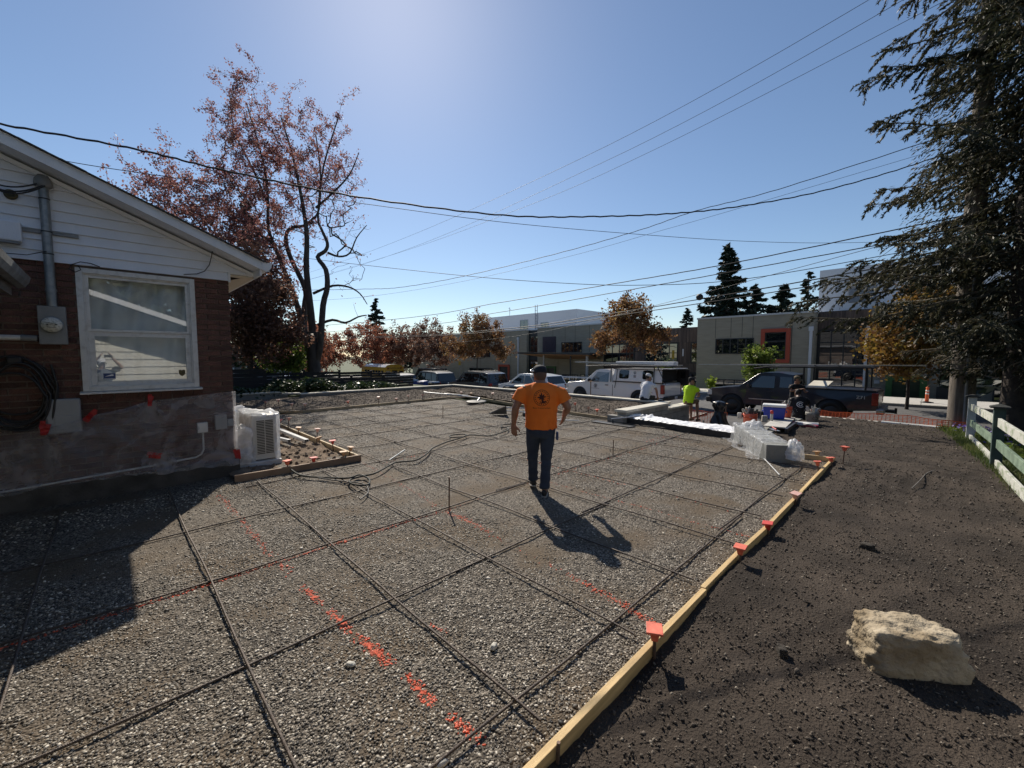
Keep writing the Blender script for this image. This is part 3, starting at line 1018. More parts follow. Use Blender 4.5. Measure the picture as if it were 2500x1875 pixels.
gp = [(q[0] - .085, q[1] - .055) for q in [(1.802, 3.31), (1.802, 3.21), (1.83, 3.19), (1.895, 3.20), (1.925, 3.25), (1.935, 3.315), (1.925, 3.315), (1.915, 3.255), (1.89, 3.212), (1.832, 3.203), (1.814, 3.215), (1.814, 3.31)]]
n = len(gp)
vs = [(p[0], y, p[1]) for y in (RY0 - .005, 14.5) for p in gp]
b.add(vs, [(i, (i + 1) % n, n + (i + 1) % n, n + i) for i in range(n)])
b.add([(p[0], RY0 - .006, p[1]) for p in gp[:6]], [tuple(range(6))])
b.build('eave_gutter', 'trim', house)

# window: frame, two sashes, glass, sheet behind, stickers
win = MB()
def ring(b, x0, x1, z0, z1, wd, y0, y1, bot=None):
    bo = bot or wd
    b.bx(x0, x0 + wd, y0, y1, z0, z1); b.bx(x1 - wd, x1, y0, y1, z0, z1)
    b.bx(x0 + wd, x1 - wd, y0, y1, z1 - wd, z1); b.bx(x0 + wd, x1 - wd, y0, y1, z0, z0 + bo)
ring(win, -0.245, 0.94, 1.40, 2.955, .062, HY - .055, HY + .06)
ring(win, -0.185, 0.88, 1.455, 2.895, .018, HY - .035, HY + .062)
wobj = win.build('window', 'window_paint', house, bevel=.004)
b = MB(); ring(b, -0.168, 0.864, 2.165, 2.878, .034, HY - .022, HY + .02); b.build('upper_sash', 'window_paint', wobj, bevel=.003)
b = MB(); ring(b, -0.168, 0.864, 1.472, 2.164, .058, HY - .008, HY + .035, .05); b.build('lower_sash', 'window_paint', wobj, bevel=.003)
b = MB(); b.quad((-.135, HY + .0, 2.198), (.831, HY + .0, 2.198), (.831, HY + .0, 2.845), (-.135, HY + .0, 2.845)); b.build('pane', 'house_glass', wobj)
b = MB(); b.quad((-.112, HY + .012, 1.52), (.808, HY + .012, 1.52), (.808, HY + .012, 2.108), (-.112, HY + .012, 2.108)); b.build('pane', 'house_glass', wobj)
b = MB()
b.add([(-.275, HY - .10, 1.365), (.97, HY - .10, 1.365), (.97, HY - .10, 1.388), (-.275, HY - .10, 1.388), (-.275, HY + .0, 1.365), (.97, HY + .0, 1.365), (.97, HY + .0, 1.402), (-.275, HY + .0, 1.402)],
      [(0, 1, 2, 3), (3, 2, 6, 7), (0, 4, 5, 1), (1, 5, 6, 2), (0, 3, 7, 4)])
b.build('window_sill', 'window_paint', wobj, bevel=.003)
def cur(u, v):
    x = -.16 + u * 1.02; z = 1.47 + v * 1.40
    sw = .35 + .65 * v
    f = .030 * math.sin(x * 21 + 3.0 * math.sin(v * 3.3 + x * 2)) + .016 * math.sin(x * 37 - v * 5) + .02 * math.sin((x - .35) * 11 * (1.6 - v))
    return (x, HY + .115 + f * sw, z)
MB().grid(cur, 70, 40).build('window_sheet', 'curtain', wobj)
b = MB(); b.quad((-.055, HY + .008, 1.545), (.06, HY + .008, 1.545), (.06, HY + .008, 1.625), (-.055, HY + .008, 1.625)); b.build('sticker', 'blue_print', wobj)
b = MB(); b.add([(-.042, HY + .006, 1.583), (.035, HY + .006, 1.592), (.047, HY + .006, 1.600), (.03, HY + .006, 1.613), (-.005, HY + .006, 1.60)], [(0, 1, 2, 3, 4)]); b.quad((-.05, HY + .006, 1.55), (.055, HY + .006, 1.55), (.055, HY + .006, 1.556), (-.05, HY + .006, 1.556)); b.build('sticker_mark', 'white_print', wobj)
sh = [(.715, 1.648), (.735, 1.655), (.752, 1.648), (.770, 1.655), (.790, 1.648), (.788, 1.60), (.776, 1.575), (.752, 1.563), (.728, 1.577), (.717, 1.60)]
b = MB(); b.add([(p[0], HY + .008, p[1]) for p in sh], [tuple(range(len(sh)))]); b.build('sticker', 'badge_brown', wobj)

# ------------------------------------------------------------------ things fixed to the house wall
mt = thing('electric_meter', 'grey electric meter box with round white dial below the conduit', 'meter', (-.457, HY - .02, 1.99))
b = MB(); b.bx(-.573, -.342, HY - .14, HY - .012, 1.992, 2.448); b.build('box', 'meter_grey', mt, bevel=.006)
T = Matrix.Translation((-.463, HY - .14, 2.225)) @ Matrix.Rotation(PI / 2, 4, 'X')
b = MB().lathe([(.098, 0), (.098, .018), (.09, .024)], 32, 0, T); b.build('dial_ring', 'galvanised', mt)
b = MB().lathe([(.088, .022), (.086, .05), (.0001, .056)], 32, 0, T); b.build('dial', 'dial_white', mt)
b = MB()
for q in (.018, -.004, -.03): b.box((-.463, HY - .1985, 2.225 + q), (.075 if q else .02, .003, .006))
b.bx(-.505, -.49, HY - .198, HY - .195, 2.222, 2.23); b.bx(-.437, -.415, HY - .198, HY - .195, 2.22, 2.232)
b.build('dial_print', 'black_rubber', mt)
ms = thing('service_conduit', 'tall galvanised service conduit with a rounded weatherhead above the meter box', 'conduit', (-.452, HY - .1, 2.45))
MB().tube([(-.452, HY - .10, 2.448), (-.452, HY - .10, 3.87)], .044, 16).build('pipe', 'galvanised', ms)
MB().tube([(-.452, HY - .10, 2.62), (-.452, HY - .10, 2.66)], .05, 16).build('coupling', 'galvanised', ms)
b = MB().lathe([(.052, 0), (.075, .02), (.078, .05), (.07, .10), (.045, .145), (.001, .16)], 18, 0, Matrix.Translation((-.452, HY - .11, 3.83))); b.build('weatherhead', 'meter_grey', ms)
b = MB(); b.bx(-.68, -.19, HY - .082, HY - .052, 3.305, 3.345); b.build('strut', 'meter_grey', ms)
for z in (3.32, 3.06, 3.70):
    MB().tube([(-.452, HY - .10, z), (-.452, HY - .10, z + .014)], .0475, 14).build('strap', 'black_rubber', ms)
for k, (za, zb, zc) in enumerate(((3.83, 3.78, 3.87), (3.78, 3.745, 3.835), (3.74, 3.695, 3.83))):
    pts = []
    for i in range(15):
        t = i / 14
        pts.append((-.47 + .02 * k - t * .62, HY - .16 - .03 * k - .05 * t, zc * (1 - t) + (zc + .10) * t - (.22 + .03 * k) * math.sin(PI * min(1, t * .98)) ** 1.0 * .75))
    c = MB().tube(pts, .0085, 8).build('service_cable', 'black_rubber', loc=pts[0])
    put(c, ['black service cable nearest the top of the weatherhead, looping left', 'black service cable in the middle of the loop left of the weatherhead', 'lowest black service cable looping left from the weatherhead'][k], 'cable', 'cables looping from the weatherhead')
c = MB().tube([(1.18, HY - .10, 3.47), (1.165, HY - .12, 3.40), (1.15, HY - .12, 3.31), (1.12, HY - .11, 3.18), (1.06, HY - .10, 3.08), (.97, HY - .09, 3.03), (.82, HY - .08, 3.005)], .006, 6).build('cable', 'black_rubber', loc=(1.18, HY - .1, 3.47))
put(c, 'thin black cable hanging from the rake trim down to the window head', 'cable')
c = MB().tube([(-.02, HY - .07, 2.985), (-.1, HY - .1, 3.012), (-.19, HY - .11, 3.015), (-.27, HY - .1, 2.97), (-.29, HY - .1, 2.92), (-.24, HY - .1, 2.885), (-.19, HY - .1, 2.92), (-.21, HY - .09, 2.97)], .006, 6).build('cable', 'black_rubber', loc=(-.1, HY - .1, 2.98))
put(c, 'short black cable curled over the upper left corner of the window', 'cable')
v = MB().lathe([(.055, 0), (.055, .025), (.03, .04), (.03, .02), (.001, .02)], 16, 0, Matrix.Translation((-.71, HY - .055, 3.70)) @ Matrix.Rotation(PI / 2, 4, 'X')).build('wall_vent', 'badge_brown', loc=(-.71, HY - .05, 3.7))
put(v, 'small round rusty vent on the siding left of the conduit', 'vent')
t = thing('junction_box', 'pale square junction box on the siding at the left edge', 'box', (-.8, HY - .06, 3.15))
b = MB(); b.bx(-1.02, -.645, HY - .16, HY - .055, 3.165, 3.385); b.build('case', 'siding', t, bevel=.012)
b = MB(); b.bx(-1.0, -.665, HY - .150, HY - .07, 3.14, 3.166); b.build('base_rail', 'meter_grey', t)
c = MB().tube([(-1.1, HY - .09, 3.12), (-.85, HY - .1, 3.02), (-.62, HY - .1, 3.03), (-.46, HY - .155, 3.09)], .005, 6).build('cable', 'black_rubber', loc=(-.8, HY - .1, 3.03))
put(c, 'thin dark cable sagging between the conduit and the junction box', 'cable')
b = MB().tube([(-2.6, HY - .07, 2.07), (-.72, HY - .07, 2.065)], .032, 12); o = b.build('drain_pipe', 'pvc_white', loc=(-1.5, HY - .07, 2.07))
put(o, 'white pipe running level along the brick wall to the meter box', 'pipe')
b = MB().tube([(-.72, HY - .07, 2.065), (-.59, HY - .07, 2.06)], .038, 12); b.build('pipe_end', 'meter_grey', o)
# garden hose coil on the wall
hc = MB()
for k in range(6):
    rx, rz = .27 + .045 * (k % 3) - .02 * k, .33 + .03 * ((k * 2) % 5) - .02
    cx, cz = -.78 + .03 * math.sin(k * 2.1), 1.47 - .035 * k * .7
    pts = [(cx + rx * math.cos(a) * (1.0 if math.sin(a) < .2 else .9), HY - .05 - .02 * k, cz + rz * math.sin(a)) for a in np.linspace(0.5 * PI, 2.5 * PI, 30)]
    hc.tube(pts, .0125, 8, cap=False)
hc.tube([(-.5, HY - .08, 1.75), (-.46, HY - .1, 1.5), (-.50, HY - .12, 1.2), (-.53, HY - .1, 1.0)], .0125, 8)
put(hc.build('garden_hose', 'black_rubber', loc=(-.78, HY - .06, 1.45)), 'coiled black hose hanging on the brick wall left of the grey box', 'hose')
b = MB(); b.box((-.78, HY - .07, 1.80), (.12, .10, .09)); put(b.build('hose_hook', 'black_rubber', loc=(-.78, HY - .06, 1.8), bevel=.02), 'dark hook on the brick wall carrying the coiled hose', 'hook')
t = thing('telephone_box', 'light grey utility box with rounded corners on the bricks beside the hose', 'box', (-.43, HY - .02, .9))
b = MB(); b.bx(-.575, -.275, HY - .12, HY - .012, .90, 1.325); b.build('case', 'box_grey', t, bevel=.02)
b = MB(); b.bx(-.50, -.31, HY - .126, HY - .118, .95, 1.12); b.build('cover', 'box_grey', t, bevel=.006)
b = MB(); b.bx(1.10, 1.25, HY - .09, HY - .012, .745, .965)
o = b.build('outlet_box', 'box_grey', loc=(1.17, HY, .85), bevel=.008); put(o, 'pale square box on the bricks near the house corner', 'box')
b = MB(); b.bx(1.255, 1.335, HY - .08, HY - .012, .78, .89)
o = b.build('outlet_box', 'box_grey', loc=(1.3, HY, .83), bevel=.008); put(o, 'small pale box right at the house corner, beside the larger square one', 'box')
t = thing('outdoor_outlet', 'pale outdoor outlet box with a conduit bending down behind the plastic', 'outlet', (.95, HY - .02, .72))
b = MB(); b.bx(.885, 1.01, HY - .085, HY - .012, .725, .875); b.build('box', 'pvc_white', t, bevel=.008)
MB().tube([(.95, HY - .045, .725), (.95, HY - .045, .47), (.92, HY - .045, .40), (.85, HY - .045, .365), (.3, HY - .045, .33), (-.9, HY - .05, .27), (-2, HY - .05, .25)], .013, 8).build('conduit', 'pvc_white', t)

# masking plastic taped along the wall
top = [(-2.4, 1.22), (-1.3, 1.14), (-.93, 1.11), (-.58, .985), (-.4, 1.03), (-.19, 1.095), (.1, 1.15), (.36, 1.235), (.7, 1.262), (1.05, 1.29), (1.37, 1.315)]
bot = [(-2.4, .20), (-.9, .24), (-.2, .275), (.3, .23), (.8, .205), (1.37, .19)]
def interp(t, x):
    for (a, za), (c, zc) in zip(t, t[1:]):
        if x <= c: return za + (zc - za) * (x - a) / (c - a)
    return t[-1][1]
TP = [(-.19, 1.08), (.37, 1.22), (.40, .46), (-.58, 1.0), (1.37, .33)]
def film(u, v):
    x = -2.4 + u * 3.775
    zt, zb = interp(top, x), interp(bot, x) + .012 * math.sin(x * 9) + .01 * math.sin(x * 23)
    z = zb + (zt - zb) * v
    y = HY - .052
    if -.66 < x < -.20: y -= .085 * max(0, 1 - abs(x + .43) / .24) ** .5
    for tx, tz in TP:      # folds radiate from each tape
        d = math.hypot(x - tx, z - tz); a = math.atan2(z - tz, x - tx)
        y -= .028 * math.exp(-d * 1.6) * (0.5 + 0.5 * math.sin(a * 11)) * min(1, d * 6)
    nz = noise.noise(Vector((x * 3.1, z * 3.1, 2.0))) + .5 * noise.noise(Vector((x * 9, z * 9, 5.0)))
    y -= .020 * (nz + .8) * (1.2 - .6 * v)
    if v < .08: y -= .03
    return (x, y, z)
ps = MB().grid(film, 190, 60).build('plastic_sheet', 'thin_film', loc=(0, HY - .05, .2))
put(ps, 'thin clear plastic sheet taped over the lower brick wall under the window', 'plastic sheet')
rr = random.Random(3)
for k, (tx, tz) in enumerate(TP):
    b = MB()
    for q in range(3 if k != 1 else 2):
        a = [0.9, 1.45, 2.6, 1.4, 1.5][k] + rr.uniform(-.35, .35); L_ = rr.uniform(.05, .085)
        c = Vector((tx + rr.uniform(-.03, .03), 0, tz + rr.uniform(-.035, .035)))
        d = Vector((math.cos(a), 0, math.sin(a))); e = Vector((-d.z, 0, d.x)) * .022
        vs = []
        for i in range(6):
            p = c + d * L_ * (i / 2.5 - 1)
            yb = HY - .075 - rr.uniform(0, .022) - (.085 if -.66 < p.x < -.2 else 0)
            vs += [(p.x - e.x, yb, p.z - e.z), (p.x + e.x, yb - rr.uniform(0, .012), p.z + e.z)]
        b.add(vs, [(2 * i, 2 * i + 1, 2 * i + 3, 2 * i + 2) for i in range(5)])
    b.build('tape', 'red_tape', ps)

# porch roof at the left edge
pr = thing('porch_roof', 'weathered porch roof corner with an old metal gutter at the left edge', 'porch roof', (-.62, 7.0, 2.5))
P('old_gutter', (0.26, 0.27, 0.27), 0.45, (0.14, 0.14, 0.14), 6, 0.2, 30, metal=0.3)
P('old_wood', (0.10, 0.09, 0.08), 0.8, (0.18, 0.165, 0.15), 6, 0.3, 40, stretch=(4, .6, 4))
gp = [(-.70, 2.70), (-.70, 2.61), (-.66, 2.585), (-.61, 2.60), (-.58, 2.65), (-.565, 2.705), (-.577, 2.705), (-.592, 2.655), (-.615, 2.612), (-.658, 2.598), (-.688, 2.615), (-.688, 2.70)]
n = len(gp)
b = MB(); vs = [(p[0], y, p[1]) for y in (0.8, 6.98) for p in gp]
b.add(vs, [(i, (i + 1) % n, n + (i + 1) % n, n + i) for i in range(n)])
b.add([(p[0], 6.985, p[1]) for p in gp[:6]], [tuple(range(6))])
b.build('gutter', 'old_gutter', pr)
b = MB(); b.bx(-.735, -.705, .8, 6.95, 2.50, 2.70); b.build('fascia', 'old_wood', pr)
b = MB(); b.bx(-3.4, -.74, .8, 6.95, 2.52, 2.55); b.build('soffit', 'old_wood', pr)
b = MB(); b.add([(-.60, .75, 2.712), (-.60, 7.0, 2.712), (-3.4, 7.0, 3.02), (-3.4, .75, 3.02), (-.60, .75, 2.73), (-.60, 7.0, 2.73), (-3.4, 7.0, 3.04), (-3.4, .75, 3.04)], [(0, 1, 2, 3), (7, 6, 5, 4), (0, 4, 5, 1), (1, 5, 6, 2), (2, 6, 7, 3), (3, 7, 4, 0)]); b.build('roof', 'shingle', pr)
for y in (1.2, 6.6):
    b = MB(); b.bx(-2.9, -2.8, y, y + .1, -.02, 2.52); b.build('post', 'old_wood', pr)

# ------------------------------------------------------------------ neighbour house behind the camera (mirrored in the window)
nh = thing('siding_house', 'cream lap-sided house mirrored in the lower window pane', 'house', (0, -5, 0))
P('cream_siding', (0.62, 0.61, 0.54), 0.6, (0.58, 0.57, 0.50), 3)
NR = lambda x: 3.72 - x * .37
b = MB(); b.bx(-9, 4.6, -9, -5.05, -.1, 1.9); b.build('wall', 'dark_room', nh)
z = .12
while z < 4.9:
    z1 = z + .27
    xr0 = min(4.6, (3.75 - z) / .37); xr = min(4.6, (3.75 - z1) / .37)
    y0, y1 = -4.985, -5.02
    b = MB().add([(-9, y0, z), (xr0, y0, z), (xr, y1, z1), (-9, y1, z1), (-9, -5.05, z), (xr0, -5.05, z)], [(1, 0, 3, 2), (0, 1, 5, 4)])
    b.build('siding_board', 'cream_siding', nh); z = z1
b = MB(); b.beam((4.9, -3.85, NR(4.9) + .06), (-9, -3.85, NR(-9) + .06), .04, .16); b.build('rake_board', 'trim', nh)
b = MB(); b.add([(4.9, -3.84, NR(4.9) + .15), (-9, -3.84, NR(-9) + .15), (-9, -9, NR(-9) + .15), (4.9, -9, NR(4.9) + .15)], [(0, 1, 2, 3)]); b.build('roof', 'shingle', nh)

# ------------------------------------------------------------------ heat pumps, downspouts
P('ac_paint', (0.62, 0.62, 0.58), 0.45, (0.56, 0.56, 0.53), 6)
P('slot', (0.02, 0.022, 0.02), 0.9)
ac = thing('heat_pump', 'white heat pump wrapped in plastic with its slotted grille showing', 'heat pump', (1.83, 8.2, 0))
b = MB(); b.bx(1.645, 2.03, 7.87, 8.72, .10, .86); b.build('case', 'ac_paint', ac, bevel=.025)
b = MB(); b.bx(1.70, 1.99, 7.852, 7.868, .17, .80); b.build('grille_panel', 'ac_paint', ac, bevel=.006)
b = MB()
for i in range(21):
    z = .205 + i * .0275
    b.bx(1.715, 1.83, 7.844, 7.853, z, z + .013); b.bx(1.845, 1.96, 7.844, 7.853, z, z + .013)
b.build('slots', 'slot', ac, kind='stuff')
for q in (7.80, 8.5):
    b = MB(); b.bx(1.45, 2.07, q, q + .12, .0, .085); b.build('foot', 'pvc_white', ac, bevel=.01)
def wrap(cx, cy, hx, hy, z0, z1, seed, open_front=None, amp=.03):
    """crumpled plastic bag around a box"""
    def fn(u, v):
        a = u * 2 * PI
        c, s = math.cos(a), math.sin(a)
        p = 6.0
        rr_ = (abs(c) ** p + abs(s) ** p) ** (-1 / p)
        k = 1.0
        if v > .72: k = max(0, 1 - ((v - .72) / .28) ** 2 * .98)
        zz = z0 + (z1 - z0) * min(1, v / .72) + (.02 * math.sin(a * 3 + seed) if v > .7 else 0)
        x, y = c * rr_ * hx * k, s * rr_ * hy * k
        nz = noise.noise(Vector((x * 6 + seed, y * 6, zz * 5))) + .6 * noise.noise(Vector((x * 15, y * 15 + seed, zz * 11)))
        fl = 1 + amp * 2.2 * (1 - min(1, v / .3)) 
        return (cx + x * fl + nz * amp * c, cy + y * fl + nz * amp * s, zz + (nz * amp if v > .68 else 0) + (noise.noise(Vector((a * 2, seed, 1))) * .05 if v < .02 else 0))
    return MB().grid(fn, 72, 30)
b = wrap(1.86, 8.32, .235, .46, .06, .875, 2.0)
b.f = [f for f in b.f if not (sum(b.v[i][1] for i in f) / 4 < 7.9 and 1.69 < sum(b.v[i][0] for i in f) / 4 < 1.985 and sum(b.v[i][2] for i in f) / 4 < .83)]
b.m = [0] * len(b.f); b.s = [True] * len(b.f)
put(b.build('plastic_wrap', 'white_film', loc=(1.86, 8.3, .1)), 'crumpled white plastic bagged round the heat pump with the grille', 'plastic wrap')
ac2 = thing('heat_pump', 'smaller plastic-wrapped unit behind the grille-fronted heat pump', 'heat pump', (1.62, 9.6, 0))
b = MB(); b.bx(1.46, 1.86, 9.2, 10.0, .12, .78); b.build('case', 'ac_paint', ac2, bevel=.02)
for q in (9.25, 9.8):
    b = MB(); b.bx(1.45, 1.87, q, q + .1, 0, .115); b.build('foot', 'pvc_white', ac2)
put(wrap(1.66, 9.6, .25, .46, .05, .82, 7.0, amp=.04).build('plastic_wrap', 'white_film', loc=(1.66, 9.6, .1)), 'crumpled white plastic over the rear unit beside the house corner', 'plastic wrap')
put(wrap(1.50, 8.05, .13, .28, .1, .66, 12.0, amp=.05).build('plastic_wrap', 'white_film', loc=(1.5, 8.05, .1)), 'bunched white plastic hanging against the house corner', 'plastic wrap')
def spout(a, b_, label, w_=.085):
    t = thing('downspout', label, 'downspout', a, 0, 'loose downspouts in the dirt bed')
    a, b_ = Vector(a), Vector(b_)
    MB().beam(a, b_, w_, .06).build('tube', 'pvc_white', t, bevel=.006)
    d = (b_ - a).normalized()
    MB().beam(a - d * .004, a + d * .002, w_ - .02, .042).build('open_end', 'slot', t)
spout((2.78, 8.75, .15), (2.74, 10.9, .15), 'long white square downspout lying beside the form boards')
spout((2.60, 9.25, .10), (2.30, 10.6, .12), 'shorter white downspout lying behind the heat pump', .07)
# ================================================================== formwork, stakes, rebar
P('new_lumber', (0.66, 0.47, 0.22), 0.6, (0.50, 0.34, 0.15), 5, 0.25, 60, stretch=(.6, 8, 8), objrand=.12)
P('form_lumber', (0.50, 0.38, 0.22), 0.7, (0.33, 0.25, 0.15), 5, 0.3, 60, objrand=.15)
P('wet_lumber', (0.22, 0.14, 0.09), 0.7, (0.30, 0.20, 0.13), 5, 0.3, 60)
P('rebar_steel', (0.055, 0.045, 0.04), 0.5, (0.10, 0.075, 0.058), 14, 0.4, 200, metal=0.35)
P('cap_orange', (0.80, 0.20, 0.12), 0.5, (0.62, 0.13, 0.08), 20, objrand=.1)
P('cap_pale', (0.72, 0.50, 0.44), 0.5, (0.60, 0.30, 0.24), 16)
P('cap_tan', (0.55, 0.36, 0.20), 0.6, (0.45, 0.26, 0.14), 16)
P('cap_red', (0.62, 0.07, 0.05), 0.5, (0.50, 0.05, 0.04), 20)
P('stake_steel', (0.10, 0.07, 0.055), 0.6, (0.16, 0.10, 0.07), 20, metal=.3)
def board(a, b_, label, mat='form_lumber', hgt=.09, th=.038, group='form boards round the pad', cuts=None):
    a, b_ = Vector((a[0], a[1], hgt / 2 - .004)), Vector((b_[0], b_[1], hgt / 2 - .004))
    mb = MB()
    k = max(1, int((b_ - a).length / .8))
    sd = Vector((-(b_ - a).y, (b_ - a).x, 0)).normalized()
    pts = [a + (b_ - a) * (i / k) + sd * random.uniform(-.008, .008) * (0 < i < k) + Vector((0, 0, random.uniform(-.003, .003))) for i in range(k + 1)]
    vs = []
    for p in pts:
        for s, z in ((-1, -1), (1, -1), (1, 1), (-1, 1)):
            vs.append(p + sd * (s * th / 2) + Vector((0, 0, z * hgt / 2)))
    fs = [(0, 1, 2, 3), tuple(4 * k + j for j in (3, 2, 1, 0))]
    for i in range(k):
        for j in range(4):
            fs.append((4 * i + j, 4 * i + 4 + j, 4 * i + 4 + (j + 1) % 4, 4 * i + (j + 1) % 4))
    mb.add(vs, fs)
    o = mb.build('form_board', mat, loc=a, bevel=.003)
    return put(o, label, 'board', group)
board((-0.6, 1.145), (3.16, 1.135), 'nearest yellow form board running along the dark soil', 'new_lumber')
board((3.17, 1.15), (6.4, 1.125), 'middle yellow form board running along the dark soil', 'new_lumber')
board((6.41, 1.13), (8.98, 1.13), 'farthest yellow form board of the run along the dark soil', 'new_lumber')
board((8.95, 1.20), (8.86, 1.75), 'short form board closing the corner beside the bare concrete block', 'form_lumber')
board((1.24, 7.08), (3.12, 7.02), 'short dark form board in front of the dirt bed by the heat pumps', 'wet_lumber', .11)
board((3.09, 7.05), (3.11, 10.2), 'long form board edging the dirt bed, end nearest the camera', 'form_lumber', .10)
board((3.10, 10.21), (3.16, 14.3), 'far form board edging the dirt bed towards the rear fence', 'form_lumber', .10)
board((-.6, 14.75), (3.3, 14.9), 'form board in the shade behind the heat pumps', 'wet_lumber', .10)
board((3.3, 15.0), (4.38, 14.2), 'short slanting form board at the notch in the rear formwork', 'form_lumber', .10)
board((4.40, 14.22), (8.1, 14.42), 'left form board of the long run below the rear soil bed', 'form_lumber', .10)
board((8.1, 14.42), (11.4, 14.66), 'right form board of the long run below the rear soil bed', 'form_lumber', .10)
board((11.42, 14.68), (10.72, 10.62), 'form board running from the far corner towards the street side', 'form_lumber', .10)
board((10.72, 10.6), (10.22, 6.45), 'form board ending at the concrete side wall of the steps', 'form_lumber', .10)

def make_stake(label, x, y, top, style, tilt=(0, 0), rz=0.0, base=0.0, group='capped form stakes'):
    t = thing('capped_stake', label, 'stake', (x, y, base), rz, group)
    t.rotation_euler = (tilt[0], tilt[1], rz)
    h = top - base
    MB().tube([(0, 0, -.05), (0, 0, h - .02)], .010, 6).build('stake', 'stake_steel', t, local=True)
    mat = {'o': 'cap_orange', 'p': 'cap_pale', 't': 'cap_tan', 'r': 'cap_red'}[style]
    b = MB()
    s0, s1 = .018, .030
    z0, z1, z2 = h - .075, h - .014, h
    vs = []
    for s, z in ((s0, z0), (s1, z1)):
        vs += [(-s, -s, z), (s, -s, z), (s, s, z), (-s, s, z)]
    b.add(vs, [(0, 3, 2, 1), (0, 1, 5, 4), (1, 2, 6, 5), (2, 3, 7, 6), (3, 0, 4, 7)])
    b.build('cap_neck', mat, t, local=True, bevel=.002)
    b = MB(); b.box((0, 0, h - .006), (.115, .095, .014)); b.build('cap_plate', mat, t, local=True, bevel=.003)
    return t
rs = random.Random(11)
def stakes(rows):
    for label, x, y, top, st in rows:
        make_stake(label, x, y, top, st, (rs.uniform(-.14, .14), rs.uniform(-.14, .14)), rs.uniform(-.6, .6))
stakes([
 ('orange-capped stake by the yellow form board, nearest the camera', 2.29, 1.10, .205, 'o'),
 ('orange-capped stake by the yellow form board, second from the camera', 3.88, 1.10, .19, 'o'),
 ('tilted red-capped stake leaning over the yellow form board', 4.78, 1.10, .14, 'r'),
 ('pale pink-capped stake by the yellow form board with a smudged top', 5.93, 1.10, .19, 'p'),
 ('orange-capped stake at the far corner of the yellow form board, lowest of the cluster', 8.05, 1.20, .17, 'o'),
 ('orange-capped stake just outside the far corner of the yellow form board', 8.42, 1.07, .19, 'o'),
 ('tallest orange-capped stake out in the soil past the corner of the yellow form board', 8.75, .98, .34, 'o'),
 ('tan-capped stake behind the short board beside the bare concrete block', 9.0, 1.36, .15, 't'),
 ('red-capped stake at the end of the plastic-draped step', 9.15, 1.72, .27, 'r'),
 ('orange-capped stake in the short dark board nearest the heat pump', 1.97, 7.14, .19, 'o'),
 ('red-capped stake in the middle of the short dark board before the dirt bed', 2.36, 7.14, .17, 'r'),
 ('tan-capped stake near the corner of the dirt bed formwork', 2.86, 7.14, .19, 't'),
 ('yellowish-capped stake right at the corner of the dirt bed formwork', 3.04, 7.35, .21, 't'),
 ('red-capped stake in the dirt bed, first beyond the corner', 3.05, 8.09, .22, 'r'),
 ('dark brown-capped short stake beside the long board of the dirt bed', 3.05, 8.8, .19, 't'),
 ('pale-capped tall stake beside the dirt bed board', 3.05, 9.0, .33, 'p'),
 ('brown-capped stake clamped to the middle of the dirt bed board', 3.06, 10.19, .22, 't'),
 ('tall pale-capped stake halfway along the dirt bed board', 3.05, 10.93, .36, 'p'),
 ('red-capped stake just past the tall pale one on the dirt bed board', 3.05, 11.51, .25, 'r'),
 ('red-capped stake farther along the dirt bed board', 3.06, 12.11, .29, 'r'),
 ('tan-capped stake near the far end of the dirt bed board', 3.06, 12.62, .27, 't'),
 ('orange-capped stake at the far end of the dirt bed board', 3.06, 13.24, .27, 'o'),
 ('pale-capped stake last along the dirt bed board', 3.08, 13.9, .27, 'p'),
 ('red-capped stake behind the heat pump wrap in the shade', 2.5, 14.7, .25, 'r'),
 ('pale-capped stake in the shaded soil left of the formwork notch', 3.52, 14.95, .41, 'p'),
 ('pale-capped stake deepest in the shaded bed above the formwork notch', 4.05, 15.3, .40, 'p'),
 ('pale-capped stake inside the notch of the rear formwork', 4.25, 14.6, .31, 'p'),
 ('slanting pale-capped stake at the corner of the rear formwork', 4.56, 14.42, .29, 'p'),
 ('orange-capped stake low on the rear form board, left part', 6.02, 14.45, .26, 'o'),
 ('pale-capped tall stake on the rear form board, left of centre', 7.19, 14.5, .34, 'p'),
 ('pale-capped low stake on the rear form board near its middle', 7.95, 14.52, .22, 'p'),
 ('pale-capped stake on the rear form board right of its middle', 8.5, 14.56, .30, 'p'),
 ('white-topped stake on the rear form board towards the far corner', 9.18, 14.62, .29, 'p'),
 ('pale-capped stake behind the handle of the bull float', 11.25, 14.75, .25, 'p'),
 ('tan-capped stake at the far corner of the formwork', 11.6, 14.5, .20, 't'),
 ('pale-capped stake on the street-side board near the far corner', 11.15, 12.49, .36, 'p'),
 ('pale-capped stake in the soil left of the man in orange', 10.95, 11.23, .40, 'p'),
 ('orange-capped tall stake in the soil right of the man in orange', 10.6, 7.91, .36, 'o'),
 ('pink-capped stake with a dark smudge left of the concrete side wall', 10.5, 7.33, .29, 'p'),
 ('orange-capped stake nearest the end of the concrete side wall', 10.42, 6.99, .26, 'o'),
])
